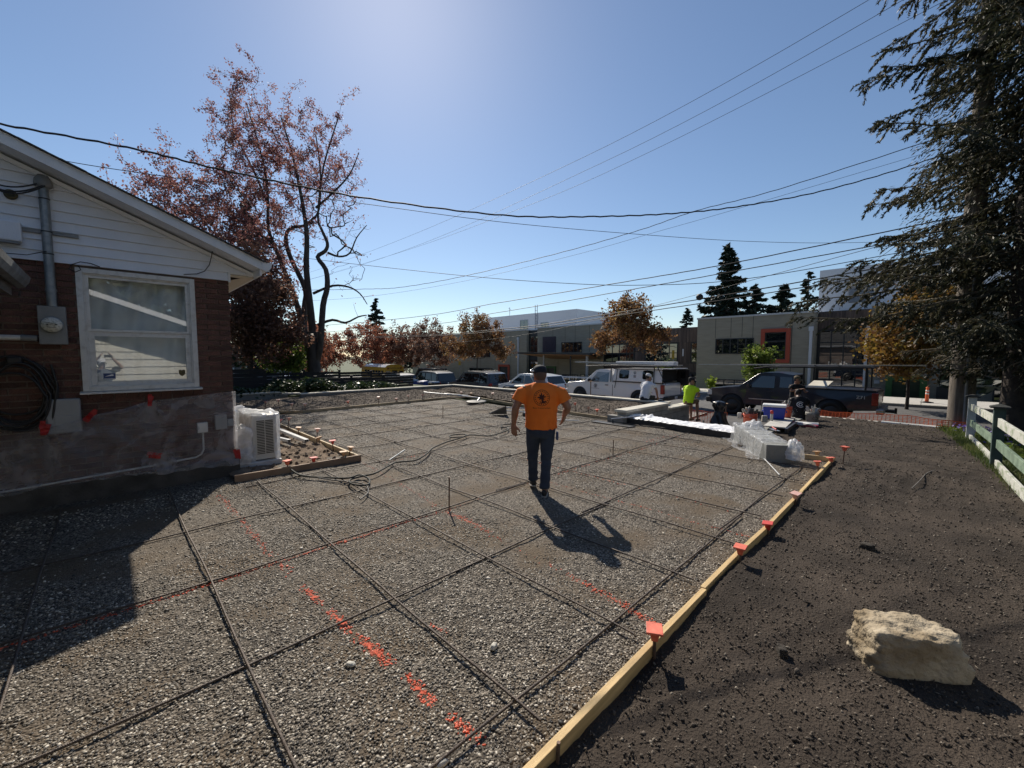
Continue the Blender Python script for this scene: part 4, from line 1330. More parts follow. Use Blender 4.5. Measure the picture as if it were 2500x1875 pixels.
# rebar mat: every bar its own object, lapped and slightly sagging
def rebar(a, b_, label, z=.020, r=.008, group='rebar laid in a grid'):
    a, b_ = Vector((*a, z)), Vector((*b_, z))
    L_ = (b_ - a).length
    k = max(4, int(L_ / .35))
    sd = Vector((-(b_ - a).y, (b_ - a).x, 0)).normalized()
    ph = rs.uniform(0, 6)
    pts = [a + (b_ - a) * (i / k) + sd * (.006 * math.sin(ph + i * .7)) + Vector((0, 0, .007 * math.sin(ph * 2 + i * 1.1))) for i in range(k + 1)]
    o = MB().tube(pts, r, 7).build('rebar', 'rebar_steel', loc=a)
    return put(o, label, 'rebar', group)
RIBS = []
rows = [(1.47, .15, 5.1, 4.5, 8.4), (2.77, -2.2, 4.4, 3.9, 9.7), (4.05, -2.2, 4.2, 3.7, 9.9), (5.38, -2.2, 3.5, 3.0, 10.0)]
names = ['nearest the yellow form board', 'second from the yellow form board', 'third from the yellow form board, beside the red line', 'fourth from the yellow form board']
for (y, a, m1, m2, e), nm in zip(rows, names):
    rebar((a, y), (m1, y + rs.uniform(-.02, .02)), 'camera-end length of the lengthwise rebar ' + nm)
    rebar((m2, y + .03), (e, y + rs.uniform(-.05, .05)), 'street-end length of the lengthwise rebar ' + nm)
for i, y in enumerate((6.68, 7.95, 9.25, 10.55, 11.85, 13.15)):
    rebar((1.3 if y < 7 else 3.3, y), (10.25 + .04 * i, y + .05), ['lengthwise rebar passing just off the corner of the dirt bed', 'lengthwise rebar beside the loops of the cord', 'lengthwise rebar third beyond the dirt bed corner', 'lengthwise rebar under the mixing chute', 'lengthwise rebar just short of the bull float', 'lengthwise rebar closest to the rear form boards'][i])
xsb = [-1.45, -.49, .51, 1.45, 2.37, 3.32, 4.28, 5.22, 6.18, 7.12, 8.08, 9.04, 9.98]
cross = ['crosswise rebar at the very left edge of the gravel', 'crosswise rebar in the house shadow, leftmost', 'crosswise rebar nearest the camera, running to the house wall', 'crosswise rebar ending near the short dark board',
         'crosswise rebar through the middle of the near gravel', 'crosswise rebar just left of the man in orange', 'crosswise rebar under the feet of the man in orange', 'crosswise rebar first beyond the man in orange', 'crosswise rebar second beyond the man in orange',
         'crosswise rebar ending short of the yellow form board corner', 'crosswise rebar third from the street end', 'crosswise rebar second from the street end', 'crosswise rebar closest to the street-side formwork']
for x, nm in zip(xsb, cross):
    y0 = 1.28 if x < 8.3 else 3.4
    y1 = 7.3 if x < 1.2 else (6.85 if x < 3 else 14.1)
    if y1 > 8:
        rebar((x, y0), (x + rs.uniform(-.03, .03), 8.4), nm + ', near length', .033)
        rebar((x + .03, 7.7), (x + rs.uniform(-.03, .03), y1), nm + ', far length', .033)
    else:
        rebar((x, y0), (x + rs.uniform(-.03, .03), y1), nm, .033)
for x, y, h, lab in ((2.84, 3.98, .41, 'rusty upright rebar pin left of the man in orange'), (6.62, 4.08, .30, 'upright rebar pin right of the man in orange'), (7.12, 10.25, .36, 'upright rebar pin near the far end of the gravel'), (1.36, 1.10, .12, 'short bent pin against the nearest form board')):
    o = MB().tube([(x, y, -.05), (x + .004, y - .006, h)], .009, 7).build('rebar_pin', 'stake_steel', loc=(x, y, 0)); put(o, lab, 'rebar pin')
o = MB().tube([(3.42, 6.55, .04), (3.95, 6.95, .07)], .011, 7).build('steel_rod', 'galvanised', loc=(3.4, 6.5, .04)); put(o, 'short loose steel rod lying by the corner of the dirt bed', 'rod')
# cord with loops
hp = [(2.02, 7.25), (1.97, 6.84), (2.01, 6.56), (2.21, 6.28), (2.44, 5.94), (2.62, 5.97), (2.66, 5.73), (2.53, 5.48), (2.38, 5.52), (2.37, 5.73), (2.48, 5.91), (2.65, 5.91), (2.83, 5.88), (3.24, 6.19), (3.45, 6.32), (3.7, 6.16), (4.1, 6.42), (4.48, 6.8), (5.05, 7.1), (5.51, 7.19), (5.77, 7.4), (5.7, 7.61), (5.45, 7.58), (5.33, 7.31), (5.64, 7.27), (5.89, 7.35), (6.05, 6.92), (6.48, 6.98), (6.89, 7.18), (7.11, 7.44), (7.01, 7.54), (7.28, 7.78), (7.59, 7.75)]
def smooth_path(p, n=5):
    out = []
    for i in range(len(p) - 1):
        p0, p1, p2, p3 = [Vector(p[min(max(j, 0), len(p) - 1)]) for j in (i - 1, i, i + 1, i + 2)]
        for k in range(n):
            t = k / n
            out.append(.5 * ((2 * p1) + (p2 - p0) * t + (2 * p0 - 5 * p1 + 4 * p2 - p3) * t * t + (3 * p1 - p0 - 3 * p2 + p3) * t ** 3))
    out.append(Vector(p[-1]))
    return out
P('hose_grey', (0.04, 0.043, 0.04), 0.7, (0.055, 0.058, 0.05), 8, spec=.25)
hp3 = [(x, y, .055 + .012 * math.sin(i * 1.7)) for i, (x, y) in enumerate(hp)]
hp3[0] = (2.02, 7.25, .05)
o = MB().tube(smooth_path(hp3), .0135, 8).build('hose', 'hose_grey', loc=(2.02, 7.25, .05)); put(o, 'dark green-grey hose snaking across the gravel in two loops', 'hose')
o = MB().tube(smooth_path([(2.0, 6.7, .05), (2.25, 6.1, .04), (2.5, 5.6, .04), (2.4, 5.2, .04), (2.2, 5.0, .035)]), .009, 6).build('cord', 'black_rubber', loc=(2, 6.7, .05)); put(o, 'thin black cord curling past the near loop of the hose', 'cord')
o = MB().tube(smooth_path([(9.75, 2.95, .06), (9.2, 2.55, .04), (8.69, 2.26, .04), (8.3, 2.05, .04), (7.9, 1.86, .04), (7.22, 1.55, .045)]), .009, 6).build('bent_rod', 'pvc_white', loc=(8.7, 2.2, .04)); put(o, 'pale flexible rod curving from the draped step towards the rebar', 'rod')

# ================================================================== rock
def make_rock(name, label, loc, rz, dims, seed, mat, p=8.0):
    bm = bmesh.new()
    bmesh.ops.create_cube(bm, size=1.0)
    bmesh.ops.subdivide_edges(bm, edges=bm.edges, cuts=26 if dims[0] > .2 else 9, use_grid_fill=True)
    for v in bm.verts:
        c = v.co
        l = (abs(c.x) ** p + abs(c.y) ** p + abs(c.z) ** p) ** (1 / p)
        d = c / l * .5
        x, y, z = d
        z *= 1.0 - .10 * max(0, x) - .10 * max(0, -x - .2)
        y *= 1 - .12 * (z + .5)
        x *= 1 + .08 * (z < 0)
        n1 = noise.noise(Vector((x * 3 + seed, y * 3, z * 3))); n2 = noise.noise(Vector((x * 9, y * 9 + seed, z * 9)))
        n3 = abs(noise.noise(Vector((x * 5, y * 5, z * 5 + seed)))); n4 = noise.noise(Vector((x * 24, y * 24 + seed, z * 24)))
        k = 1 + .10 * n1 + .04 * n2 - .06 * n3 + .018 * n4 - .03 * abs(noise.noise(Vector((x * 13, y * 7, z * 15 + seed)))) + .006 * noise.noise(Vector((x * 60, y * 60, z * 60)))
        v.co = Vector((x * dims[0] * k, y * dims[1] * k, (z + .46) * dims[2] * k))
    me = bpy.data.meshes.new(name); bm.to_mesh(me); bm.free()
    me.materials.append(MATS[mat])
    me.polygons.foreach_set('use_smooth', [True] * len(me.polygons))
    o = link_mesh(name, me, loc=loc); o.rotation_euler = (0, 0, rz)
    return put(o, label, 'rock')
P('rock_tan', (0.25, 0.195, 0.125), 0.9, (0.50, 0.43, 0.32), 4, 1.0, 34, spec=.2, detail=10)
P('rock_dark', (0.03, 0.025, 0.02), 0.95, (0.06, 0.05, 0.04), 6, .8, 40)
make_rock('boulder', 'big tan boulder lying on the dark soil', (3.30, 0.03, .0), R(-51), (.47, .30, .285), 4.2, 'rock_tan')
make_rock('soil_lump', 'dark fist-sized soil lump left of the boulder', (2.86, .56, .03), .5, (.07, .05, .05), 2.1, 'rock_dark')
make_rock('soil_lump', 'dark soil lump out beyond the second stake', (5.05, .35, .03), 1.2, (.10, .08, .055), 8.1, 'rock_dark')
P('rock_white', (0.5, 0.48, 0.42), .8)
make_rock('pale_stone', 'pale yellowish stone sitting alone on the near gravel', (1.66, 1.86, .0), .4, (.055, .04, .035), 5.1, 'rock_white', 2.6)
for x, y, s, lb in ((.74, 1.16, .06, 'largest pale cobble at the bottom edge of the gravel'), (.99, 1.47, .05, 'pale cobble in the gravel left of the nearest paint dash'), (.95, 2.35, .045, 'white cobble between the rebars in the near gravel'), (1.22, 1.02, .05, 'rounded cobble beside the nearest rebar end')):
    make_rock('cobble', lb, (x, y, .0), rs.uniform(0, 3), (s * 1.3, s * .85, s * .6), rs.uniform(0, 9), 'rock_white', 2.4)

# ================================================================== tools on the far gravel
P('alu', (0.50, 0.51, 0.52), 0.35, (0.40, 0.41, 0.42), 12, metal=.7)
P('dark_steel', (0.035, 0.035, 0.038), 0.45, (0.06, 0.06, 0.06), 10, metal=.4)
t = thing('bull_float', 'long-handled bull float lying at the far corner of the gravel', 'bull float', (10.2, 12.4, 0))
b = MB().lathe([(.001, .0), (.40, .0), (.46, .03), (.47, .05), (.40, .06), (.001, .065)], 28, 0, Matrix.Translation((10.15, 12.35, .05)) @ Matrix.Rotation(.10, 4, 'X') @ Matrix.Scale(.62, 4, (0, 1, 0))); b.build('blade', 'black_rubber', t)
MB().tube([(8.9, 14.1, .42), (9.6, 13.4, .33), (10.45, 12.5, .20)], .022, 8).build('handle', 'alu', t)
MB().tube([(10.45, 12.5, .20), (10.25, 12.4, .10)], .03, 8).build('bracket', 'alu', t)
MB().tube([(9.5, 13.55, .36), (9.75, 13.2, .33), (10.2, 12.9, .28)], .02, 8).build('handle', 'alu', t)
t = thing('mixing_chute', 'folded grey metal chute piece lying on the gravel behind the man in orange', 'chute', (8.75, 9.3, 0))
b = MB().add([(8.50, 9.72, .02), (8.93, 9.35, .02), (8.62, 9.05, .34), (8.86, 9.55, .05), (8.50, 9.74, .045), (8.95, 9.38, .04)], [(0, 1, 2), (4, 2, 5), (0, 4, 2), (1, 2, 5), (0, 1, 5, 4)])
b.build('trough', 'meter_grey', t)
MB().tube([(8.7, 9.15, .27), (9.3, 8.7, .22), (9.9, 8.3, .2)], .018, 8).build('handle', 'alu', t)
MB().tube([(8.75, 9.2, .16), (9.3, 8.75, .10), (9.6, 8.5, .06)], .018, 8).build('handle', 'alu', t)
b = MB(); b.box((9.2, 8.75, .06), (.34, .18, .10), .5); b.build('mount', 'dark_steel', t, bevel=.02)
t = thing('bull_float', 'bull float with a short pole resting by the end of the concrete side wall', 'bull float', (9.75, 6.0, 0))
MB().beam((9.72, 6.62, .02), (9.62, 5.35, .02), .22, .03).build('blade', 'dark_steel', t, bevel=.008)
MB().tube([(9.68, 5.98, .03), (9.70, 6.0, .12)], .02, 8).build('swivel', 'dark_steel', t)
MB().tube([(9.66, 6.02, .15), (9.9, 5.7, .2), (10.3, 5.35, .25)], .018, 8).build('handle', 'alu', t)
o = MB(); o.beam((8.6, 8.3, .035), (9.4, 6.9, .035), .05, .02); put(o.build('screed_bar', 'alu', loc=(8.9, 7.7, .03)), 'pale metal bar on the gravel right of the man in orange', 'bar')

# ================================================================== concrete walls and steps
P('cap_stone', (0.62, 0.59, 0.50), 0.85, (0.52, 0.49, 0.42), 4, .3, 70, objrand=.05)
P('block', (0.30, 0.29, 0.26), 0.9, (0.24, 0.23, 0.21), 5, .5, 60, objrand=.10)
P('white_sheet', (0.86, 0.86, 0.87), 0.5, (0.78, 0.79, 0.81), 5, .4, 22)
def row_of_caps(par, a, b_, z0, z1, wd, step, name='cap_stone', mat='cap_stone', gap=.008):
    a, b_ = Vector((*a, 0)), Vector((*b_, 0))
    d = (b_ - a); L_ = d.length; d.normalize()
    k = max(1, round(L_ / step))
    for i in range(k):
        p = a + d * (L_ * i / k + gap / 2); q = a + d * (L_ * (i + 1) / k - gap / 2)
        e = rs.uniform(-.002, .002)
        m = MB(); m.beam((p.x, p.y, (z0 + z1) / 2 + e), (q.x, q.y, (z0 + z1) / 2 + e), wd, z1 - z0)
        m.build(name, mat, par, bevel=.006)
rw = thing('retaining_wall', 'long low retaining wall along the street with pale cap stones', 'wall', (13.45, 12, -.7))
b = MB(); b.beam((13.45, 6.2, -.25), (13.45, 18.3, -.25), .20, 1.0); b.build('wall', 'block', rw)
row_of_caps(rw, (13.45, 6.15), (13.45, 18.42), .25, .31, .30, .60)
lw = thing('retaining_wall', 'low retaining wall with pale cap in front of the hedge', 'wall', (8, 18.3, -.3))
b = MB(); b.beam((13.3, 18.25, -.05), (5.6, 18.25, -.05), .20, .62); b.beam((5.3, 18.9, .0), (-2, 18.9, .0), .2, .7); b.build('wall', 'block', lw)
row_of_caps(lw, (5.6, 18.25), (13.28, 18.25), .26, .315, .28, .60)
row_of_caps(lw, (-2, 18.9), (5.0, 18.9), .33, .39, .28, .60)
row_of_caps(lw, (5.05, 18.6), (5.6, 18.3), .29, .345, .28, .60)
sw = thing('step_wall', 'stepped concrete-block side wall of the front steps', 'wall', (11.5, 6, -.6))
sblk = []
for r, (z0, z1) in enumerate(((-.60, -.40), (-.39, -.19), (-.18, .0), (.01, .14))):
    x0 = 10.2; x1 = 14.4 if r < 3 else 14.4
    k = 9
    for i in range(k):
        p = x0 + (x1 - x0) * (i + (.5 if r % 2 else 0)) / k; q = p + (x1 - x0) / k - .012
        m = MB(); m.bx(p, min(q, x1), 5.86, 6.14, z0, z1); m.build('block', 'block', sw, bevel=.006)
for i in range(6):
    p = 10.15 + i * .435
    m = MB(); m.bx(p, p + .425, 5.86, 6.14, .15, .285); m.build('block', 'block', sw, bevel=.006)
for i in range(4):
    p = 10.1 + i * .665
    m = MB(); m.bx(p, p + .655, 5.82, 6.20, .29, .36); m.build('cap_stone', 'cap_stone', sw, bevel=.008)
m = MB(); m.bx(9.98, 10.19, 5.86, 6.35, -.05, .2); m.build('block', 'block', sw, bevel=.006)
for p in (12.82, 13.38, 13.94):
    m = MB(); m.bx(p, p + .55, 5.78, 6.16, .145, .205); m.build('cap_stone', 'cap_stone', sw, bevel=.008)
fs = thing('front_steps', 'new concrete front steps, top landing edge covered with white sheeting', 'steps', (10.4, 4.4, -.6))
m = MB(); m.add([(10.22, 5.84, -.3), (9.86, 2.96, -.3), (10.5, 2.9, -.3), (10.8, 5.84, -.3), (10.22, 5.84, .155), (9.86, 2.96, .155), (10.5, 2.9, .155), (10.8, 5.84, .155)], [(0, 1, 5, 4), (1, 2, 6, 5), (2, 3, 7, 6), (3, 0, 4, 7), (4, 5, 6, 7)])
m.build('landing_edge', 'concrete_grey', fs, bevel=.01)
m = MB(); m.beam((10.19, 5.85, .06), (9.83, 2.98, .06), .03, .17); m.build('edge_face', 'dark_steel', fs)  # dark strip along the near face of the landing edge
for i, (x0, x1, z) in enumerate(((10.6, 11.02, -.03), (11.02, 11.42, -.21), (11.42, 11.82, -.39))):
    m = MB(); m.bx(x0 - (.02 if i else 0), x1, 2.76, 5.84, -.62, z); m.build('step', 'concrete', fs, bevel=.012)
m = MB(); m.bx(10.84, 10.88, 2.8, 4.3, -.028, .05); m.build('step_form', 'new_lumber', fs)
m = MB(); m.bx(10.9, 10.92, 4.05, 4.09, -.03, .2); m.build('form_stake', 'old_wood', fs)
def sheetf(u, v):
    y = 2.95 + u * 3.0
    x = 9.84 + (y - 2.96) * .125 + v * (.62 + .1 * math.sin(u * 9)) - .01
    nz = noise.noise(Vector((x * 3, y * 9, 1))) + .6 * noise.noise(Vector((x * 9, y * 20, 4)))
    z = .172 + .02 * (nz + .5) + (.05 * max(0, nz) if u > .78 else 0)
    if v < .04: z -= .03
    return (x, y, z)
o = MB().grid(sheetf, 120, 26).build('white_sheeting', 'white_sheet', loc=(10.2, 4.4, .17)); put(o, 'bright white sheeting spread along the landing edge', 'sheeting')
# bare block and draped step wall
P('draped_block', (0.26, 0.265, 0.25), 0.9, (0.20, 0.205, 0.195), 5, .4, 60)
dw = thing('step_block', 'bare grey concrete block end of the draped step wall', 'block', (9, 2.2, 0))
A, B_ = Vector((8.22, 1.78, 0)), Vector((9.86, 2.82, 0))
d = (B_ - A).normalized(); nn = Vector((-d.y, d.x, 0))
for i in range(4):
    p = A + d * (.02 + i * .48); q = p + d * .47
    m = MB(); m.beam((p.x, p.y, .155), (q.x, q.y, .155), .40, .31 + .025 * i); m.build('block', 'draped_block', dw, bevel=.012)
def drape(u, v):
    s = .16 + u * 1.82
    p = A + d * s
    top = .335 + .05 * u
    w_ = (v - .5) * 2
    aw = abs(w_)
    nz = noise.noise(Vector((s * 4, w_ * 3, 3))) + .7 * noise.noise(Vector((s * 11, w_ * 6, 9)))
    if aw < .42: off, z = w_ / .42 * .215, top + .008 + .012 * max(0, nz)
    elif aw < .86:
        k = (aw - .42) / .44
        off, z = math.copysign(.222 + .012 * nz + .03 * k, w_), top * (1 - k) + .03 * k
    else:
        k = (aw - .86) / .14
        off, z = math.copysign(.255 + k * (.14 + .05 * math.sin(s * 7)), w_), .03 + .015 * nz
    q = p + nn * off
    if u < .06: z -= .02
    return (q.x, q.y, max(.012, z + .01 * nz))
plasticmat('drape_film', 0.36, (0.86, 0.87, 0.88), 9.0)
o = MB().grid(drape, 100, 60).build('plastic_drape', 'drape_film', loc=(9, 2.3, .2)); put(o, 'crinkled clear plastic draped over the step block wall', 'plastic sheet')
def bunch(c, r, seed):
    c = Vector(c)
    def fn(u, v):
        a, e = u * 2 * PI, (v - .08) * PI * .55
        n_ = Vector((math.cos(a) * math.cos(e), math.sin(a) * math.cos(e), math.sin(e)))
        k = 1 + .28 * noise.noise(n_ * 2.4 + Vector((seed, 0, 0))) + .14 * noise.noise(n_ * 6 + Vector((0, seed, 0)))
        return tuple(c + Vector((n_.x * r[0], n_.y * r[1], max(-.05, n_.z) * r[2])) * k)
    return MB().grid(fn, 36, 18)
o = bunch((8.45, 1.62, .1), (.20, .16, .28), 3).build('plastic_bunch', 'white_film', loc=(8.45, 1.6, .1)); put(o, 'bunched end of clear plastic beside the bare block', 'plastic sheet')
o = bunch((9.1, 1.75, .02), (.28, .10, .06), 8).build('plastic_scrap', 'white_film', loc=(9.1, 1.7, .0)); put(o, 'loose white plastic tail on the soil behind the draped step', 'plastic sheet')
o = bunch((9.75, 2.62, .28), (.22, .20, .2), 14).build('plastic_bunch', 'white_film', loc=(9.75, 2.6, .28)); put(o, 'gathered white plastic at the far end of the draped step', 'plastic sheet')
# right side wall carrying tools
rwl = thing('step_wall', 'low side wall under the buckets and the cooler', 'wall', (12, 2.95, -.6))
for i in range(8):
    x0 = 10.55 + i * .62
    m = MB(); m.bx(x0, x0 + .61, 2.62, 3.02, -.62, .045 - .006 * i); m.build('block', 'draped_block', rwl, bevel=.01)
# ================================================================== buckets, cooler, boards, tools on the side wall
P('bucket_orange', (0.70, 0.13, 0.06), 0.45, (0.55, 0.10, 0.05), 7, .1, 30)
P('cooler_blue', (0.02, 0.05, 0.42), 0.4, (0.016, 0.04, 0.34), 5)
P('cooler_white', (0.80, 0.80, 0.78), 0.45)
P('grout', (0.42, 0.40, 0.36), 0.9, (0.28, 0.26, 0.24), 25, .5, 60)
P('pale_tool', (0.55, 0.53, 0.48), .6, (0.35, 0.33, 0.30), 12)
P('grey_bucket', (0.30, 0.29, 0.26), .7, (0.22, 0.21, 0.19), 8)
def bucket(label, loc, mat, r=.15, h=.37, stripes=False, group=None):
    t = thing('bucket', label, 'bucket', loc, 0, group)
    MB().lathe([(r * .84, 0), (r * .86, .01), (r * .98, h * .86), (r * 1.03, h * .87), (r * 1.03, h * .90), (r, h * .91), (r * 1.01, h), (r * .93, h), (r * .90, h * .6), (.001, h * .58)], 24).build('pail', mat, t, local=True)
    for z in (.80, .74):
        MB().lathe([(r * .965 + .006, h * z), (r * .97 + .012, h * z + .006), (r * .97 + .006, h * z + .012)], 24).build('rib', mat, t, local=True)
    pts = [(r * 1.05 * math.cos(a), r * 1.05 * math.sin(a) - .02, h * .83 - .10 * math.sin(a) ** 2 * (1 if math.sin(a) < 0 else 0)) for a in np.linspace(PI, 2 * PI, 14)]
    MB().tube(pts, .004, 6).build('bail', 'alu', t, local=True)
    if stripes:
        b = MB()
        for k in range(5):
            vs = []
            for q in range(5):
                f_ = q / 4
                a = R(-118 + k * 5.5 - 9 + f_ * 17); z = h * (.16 + .06 * k + .16 * (1 - f_))
                rad = r * (.84 + .16 * z / h) + .004
                for dz_ in (0, h * .035):
                    vs.append((rad * math.cos(a), rad * math.sin(a), z + dz_))
            b.add(vs, [(2 * i, 2 * i + 2, 2 * i + 3, 2 * i + 1) for i in range(4)])
        b.build('stripe_print', 'white_print', t, local=True)
    return t
def pile(name, label, c, r, n, seed, mats, cat='tools'):
    """a heap of trowels, floats and gloves standing up out of a bucket"""
    rr = random.Random(seed)
    t = thing(name, label, cat, c)
    for i in range(n):
        a = rr.uniform(0, 6.28); q = rr.uniform(0, r * .7)
        x, y = q * math.cos(a), q * math.sin(a); h = rr.uniform(.14, .27)
        tx, ty = rr.uniform(-.08, .08), rr.uniform(-.08, .08)
        k = i % 3
        if k == 0:
            M_ = Matrix.Translation((x, y, .0)) @ Matrix.Rotation(rr.uniform(-.3, .3), 4, 'X') @ Matrix.Rotation(rr.uniform(0, 3), 4, 'Z')
            m = MB(); prof = [(-.045, -.1), (.045, -.1), (.05, h * .7), (.03, h), (-.03, h), (-.05, h * .7)]
            m.prism(prof, -.006, .006, 0, M_ @ Matrix.Rotation(PI / 2, 4, 'X')); m.build('trowel_blade', rr.choice(mats), t, local=True)
        elif k == 1:
            MB().tube([(x, y, -.1), (x + tx, y + ty, h)], [.012, .018], 8).build('handle', rr.choice(mats), t, local=True)
        else:
            pts = [(x, y, -.05), (x + tx, y + ty, h * .7), (x + tx * 2 + .03, y + ty * 2, h * .95), (x + tx * 2 + .09, y + ty * 2, h * .6)]
            MB().tube(smooth_path(pts, 4), .02, 7).build('grip', rr.choice(mats), t, local=True)
    return t
bucket('orange bucket with diagonal white stripes, nearest the draped step', (11.0, 3.02, .055), 'bucket_orange', .155, .42, True)
pile('tool_bundle', 'dark trowels and floats standing in the nearest orange bucket', (11.0, 3.02, .36), .13, 9, 2, ['dark_steel', 'grout', 'black_rubber'])
t = thing('hand_tool', 'tall thin tool handle sticking up behind the nearest orange bucket', 'tool', (11.12, 2.86, .05)); MB().tube([(0, 0, -.05), (.03, -.04, .74)], .008, 6).build('rod', 'old_wood', t, local=True)
b = MB(); b.box((10.95, 3.24, .40), (.1, .1, .15), .3); put(b.build('sponge_float', 'pale_tool', loc=(10.95, 3.24, .4), bevel=.02), 'pale sponge float hung on the left rim of the nearest bucket', 'float')
b = MB(); b.box((11.1, 2.74, .36), (.1, .12, .16), .5); put(b.build('sponge_float', 'grout', loc=(11.1, 2.74, .36), bevel=.02), 'grey float hung on the right rim of the nearest bucket', 'float')
# board with cooler
b = MB(); b.beam((11.5, 2.62, .13), (14.2, 2.95, .05), .46, .03); put(b.build('plank', 'concrete', loc=(12.8, 2.8, .1), bevel=.004), 'grey plank lying under the blue cooler', 'plank')
b = MB(); b.beam((11.3, 2.34, .1), (13.2, 2.5, .04), .05, .09); put(b.build('plank', 'dark_steel', loc=(12.2, 2.4, .05)), 'dark timber edge beside the grey plank', 'plank')
t = thing('cooler', 'blue cooler with a white lid on the grey plank', 'cooler', (13.35, 3.06, .10), R(12))
b = MB(); b.add([(-.17, -.24, 0), (.17, -.24, 0), (.17, .24, 0), (-.17, .24, 0), (-.20, -.27, .33), (.20, -.27, .33), (.20, .27, .33), (-.20, .27, .33)], [(3, 2, 1, 0), (4, 5, 6, 7), (0, 1, 5, 4), (1, 2, 6, 5), (2, 3, 7, 6), (3, 0, 4, 7)]); b.build('body', 'cooler_blue', t, local=True, bevel=.025)
b = MB(); b.box((0, 0, .365), (.43, .57, .07)); b.build('lid', 'cooler_white', t, local=True, bevel=.025)
b = MB(); b.box((-.02, .285, .2), (.14, .03, .04)); b.box((-.02, -.285, .2), (.14, .03, .04)); b.build('handle', 'cooler_blue', t, local=True, bevel=.01)
t = thing('spray_can', 'marking paint can with a bright red cap before the blue cooler', 'spray can', (12.75, 2.98, .10))
MB().lathe([(.033, 0), (.035, .01), (.035, .19), (.03, .205)], 16).build('can', 'pale_tool', t, local=True)
MB().lathe([(.038, .20), (.038, .27), (.03, .285), (.001, .287)], 16).build('cap', 'cap_red', t, local=True)
bucket('orange bucket full of tools between the cooler and the seated worker', (14.05, 2.93, .03), 'bucket_orange', .15, .36, group=None)
pile('tool_bundle', 'pale gloves and floats heaped in the bucket right of the cooler', (14.05, 2.93, .32), .16, 12, 5, ['pale_tool', 'grout', 'dark_steel'])
bucket('grey mixing bucket with an oval label right of the seated worker', (13.95, 2.28, .0), 'grey_bucket', .16, .30)
b = MB(); T = Matrix.Translation((13.80, 2.19, .14)) @ Matrix.Rotation(R(-128 + 180 + 90), 4, 'Z') @ Matrix.Rotation(PI / 2, 4, 'X')
for k in range(24):
    a0, a1 = 2 * PI * k / 24, 2 * PI * (k + 1) / 24
    b.add([T @ Vector((math.cos(q) * .085 * s, math.sin(q) * .04 * s, .0)) for q, s in ((a0, 1), (a1, 1), (a1, .82), (a0, .82))], [(0, 1, 2, 3)])
put(b.build('oval_label', 'dark_steel', loc=(13.8, 2.19, .14)), 'oval dark outline label on the grey mixing bucket', 'label')
pile('tool_bundle', 'heap of dirty floats and a mixing paddle in the grey bucket', (13.95, 2.28, .26), .18, 14, 8, ['pale_tool', 'grout', 'dark_steel', 'alu'])
t = thing('tool_tray', 'flat red and white tray on the soil edge before the seated worker', 'tray', (13.35, 2.35, -.02), R(8))
P('tray_red', (0.28, 0.02, 0.06), .5)
b = MB(); b.box((0, 0, .03), (.46, .62, .06)); b.build('case', 'tray_red', t, local=True, bevel=.015)
b = MB(); b.box((.06, -.05, .068), (.34, .52, .012)); b.build('lid', 'cooler_white', t, local=True, bevel=.004)
b = MB(); b.tube(smooth_path([(-.3, .35, .03), (-.35, .2, .08), (-.3, .05, .05), (-.36, -.1, .09), (-.3, -.25, .04)], 4), .02, 7); b.build('strap', 'pale_tool', t, local=True)
t = thing('trowel', 'steel trowel lying at the foot of the nearest orange bucket', 'trowel', (11.2, 2.55, .06), .7)
b = MB(); b.box((0, 0, .05), (.32, .10, .006)); b.build('blade', 'alu', t, local=True); MB().tube([(-.08, 0, .07), (.1, 0, .1)], .016, 8).build('handle', 'cap_red', t, local=True)
b = bunch((11.55, 3.0, .05), (.16, .14, .10), 21); put(b.build('blue_rag', 'cooler_blue', loc=(11.55, 3.0, .05)), 'blue rag crumpled beside the nearest bucket', 'rag')
# black refuse bag on a stand beside the driver's wheel of the dark pickup
P('bag_black', (0.012, 0.012, 0.013), 0.3, (0.02, 0.02, 0.02), 9, .6, 14)
def bagfn(u, v):
    a = u * 2 * PI
    pr = [(.02, .95), (.17, .90), (.20, .78), (.12, .62), (.15, .50), (.20, .35), (.27, .18), (.30, .05), (.28, 0.0)]
    q = v * (len(pr) - 1); i = min(int(q), len(pr) - 2); f_ = q - i
    r_ = pr[i][0] * (1 - f_) + pr[i + 1][0] * f_; z = pr[i][1] * (1 - f_) + pr[i + 1][1] * f_
    k = 1 + .16 * math.sin(a * 5 + z * 6) + .25 * noise.noise(Vector((math.cos(a) * 2, math.sin(a) * 2, z * 5)))
    return (14.3 + r_ * k * math.cos(a), 4.85 + r_ * k * math.sin(a), -.56 + z)
put(MB().grid(bagfn, 30, 24).build('rubbish_bag', 'bag_black', loc=(14.3, 4.85, -.56)), 'gathered black rubbish bag standing before the dark pickup', 'rubbish bag')

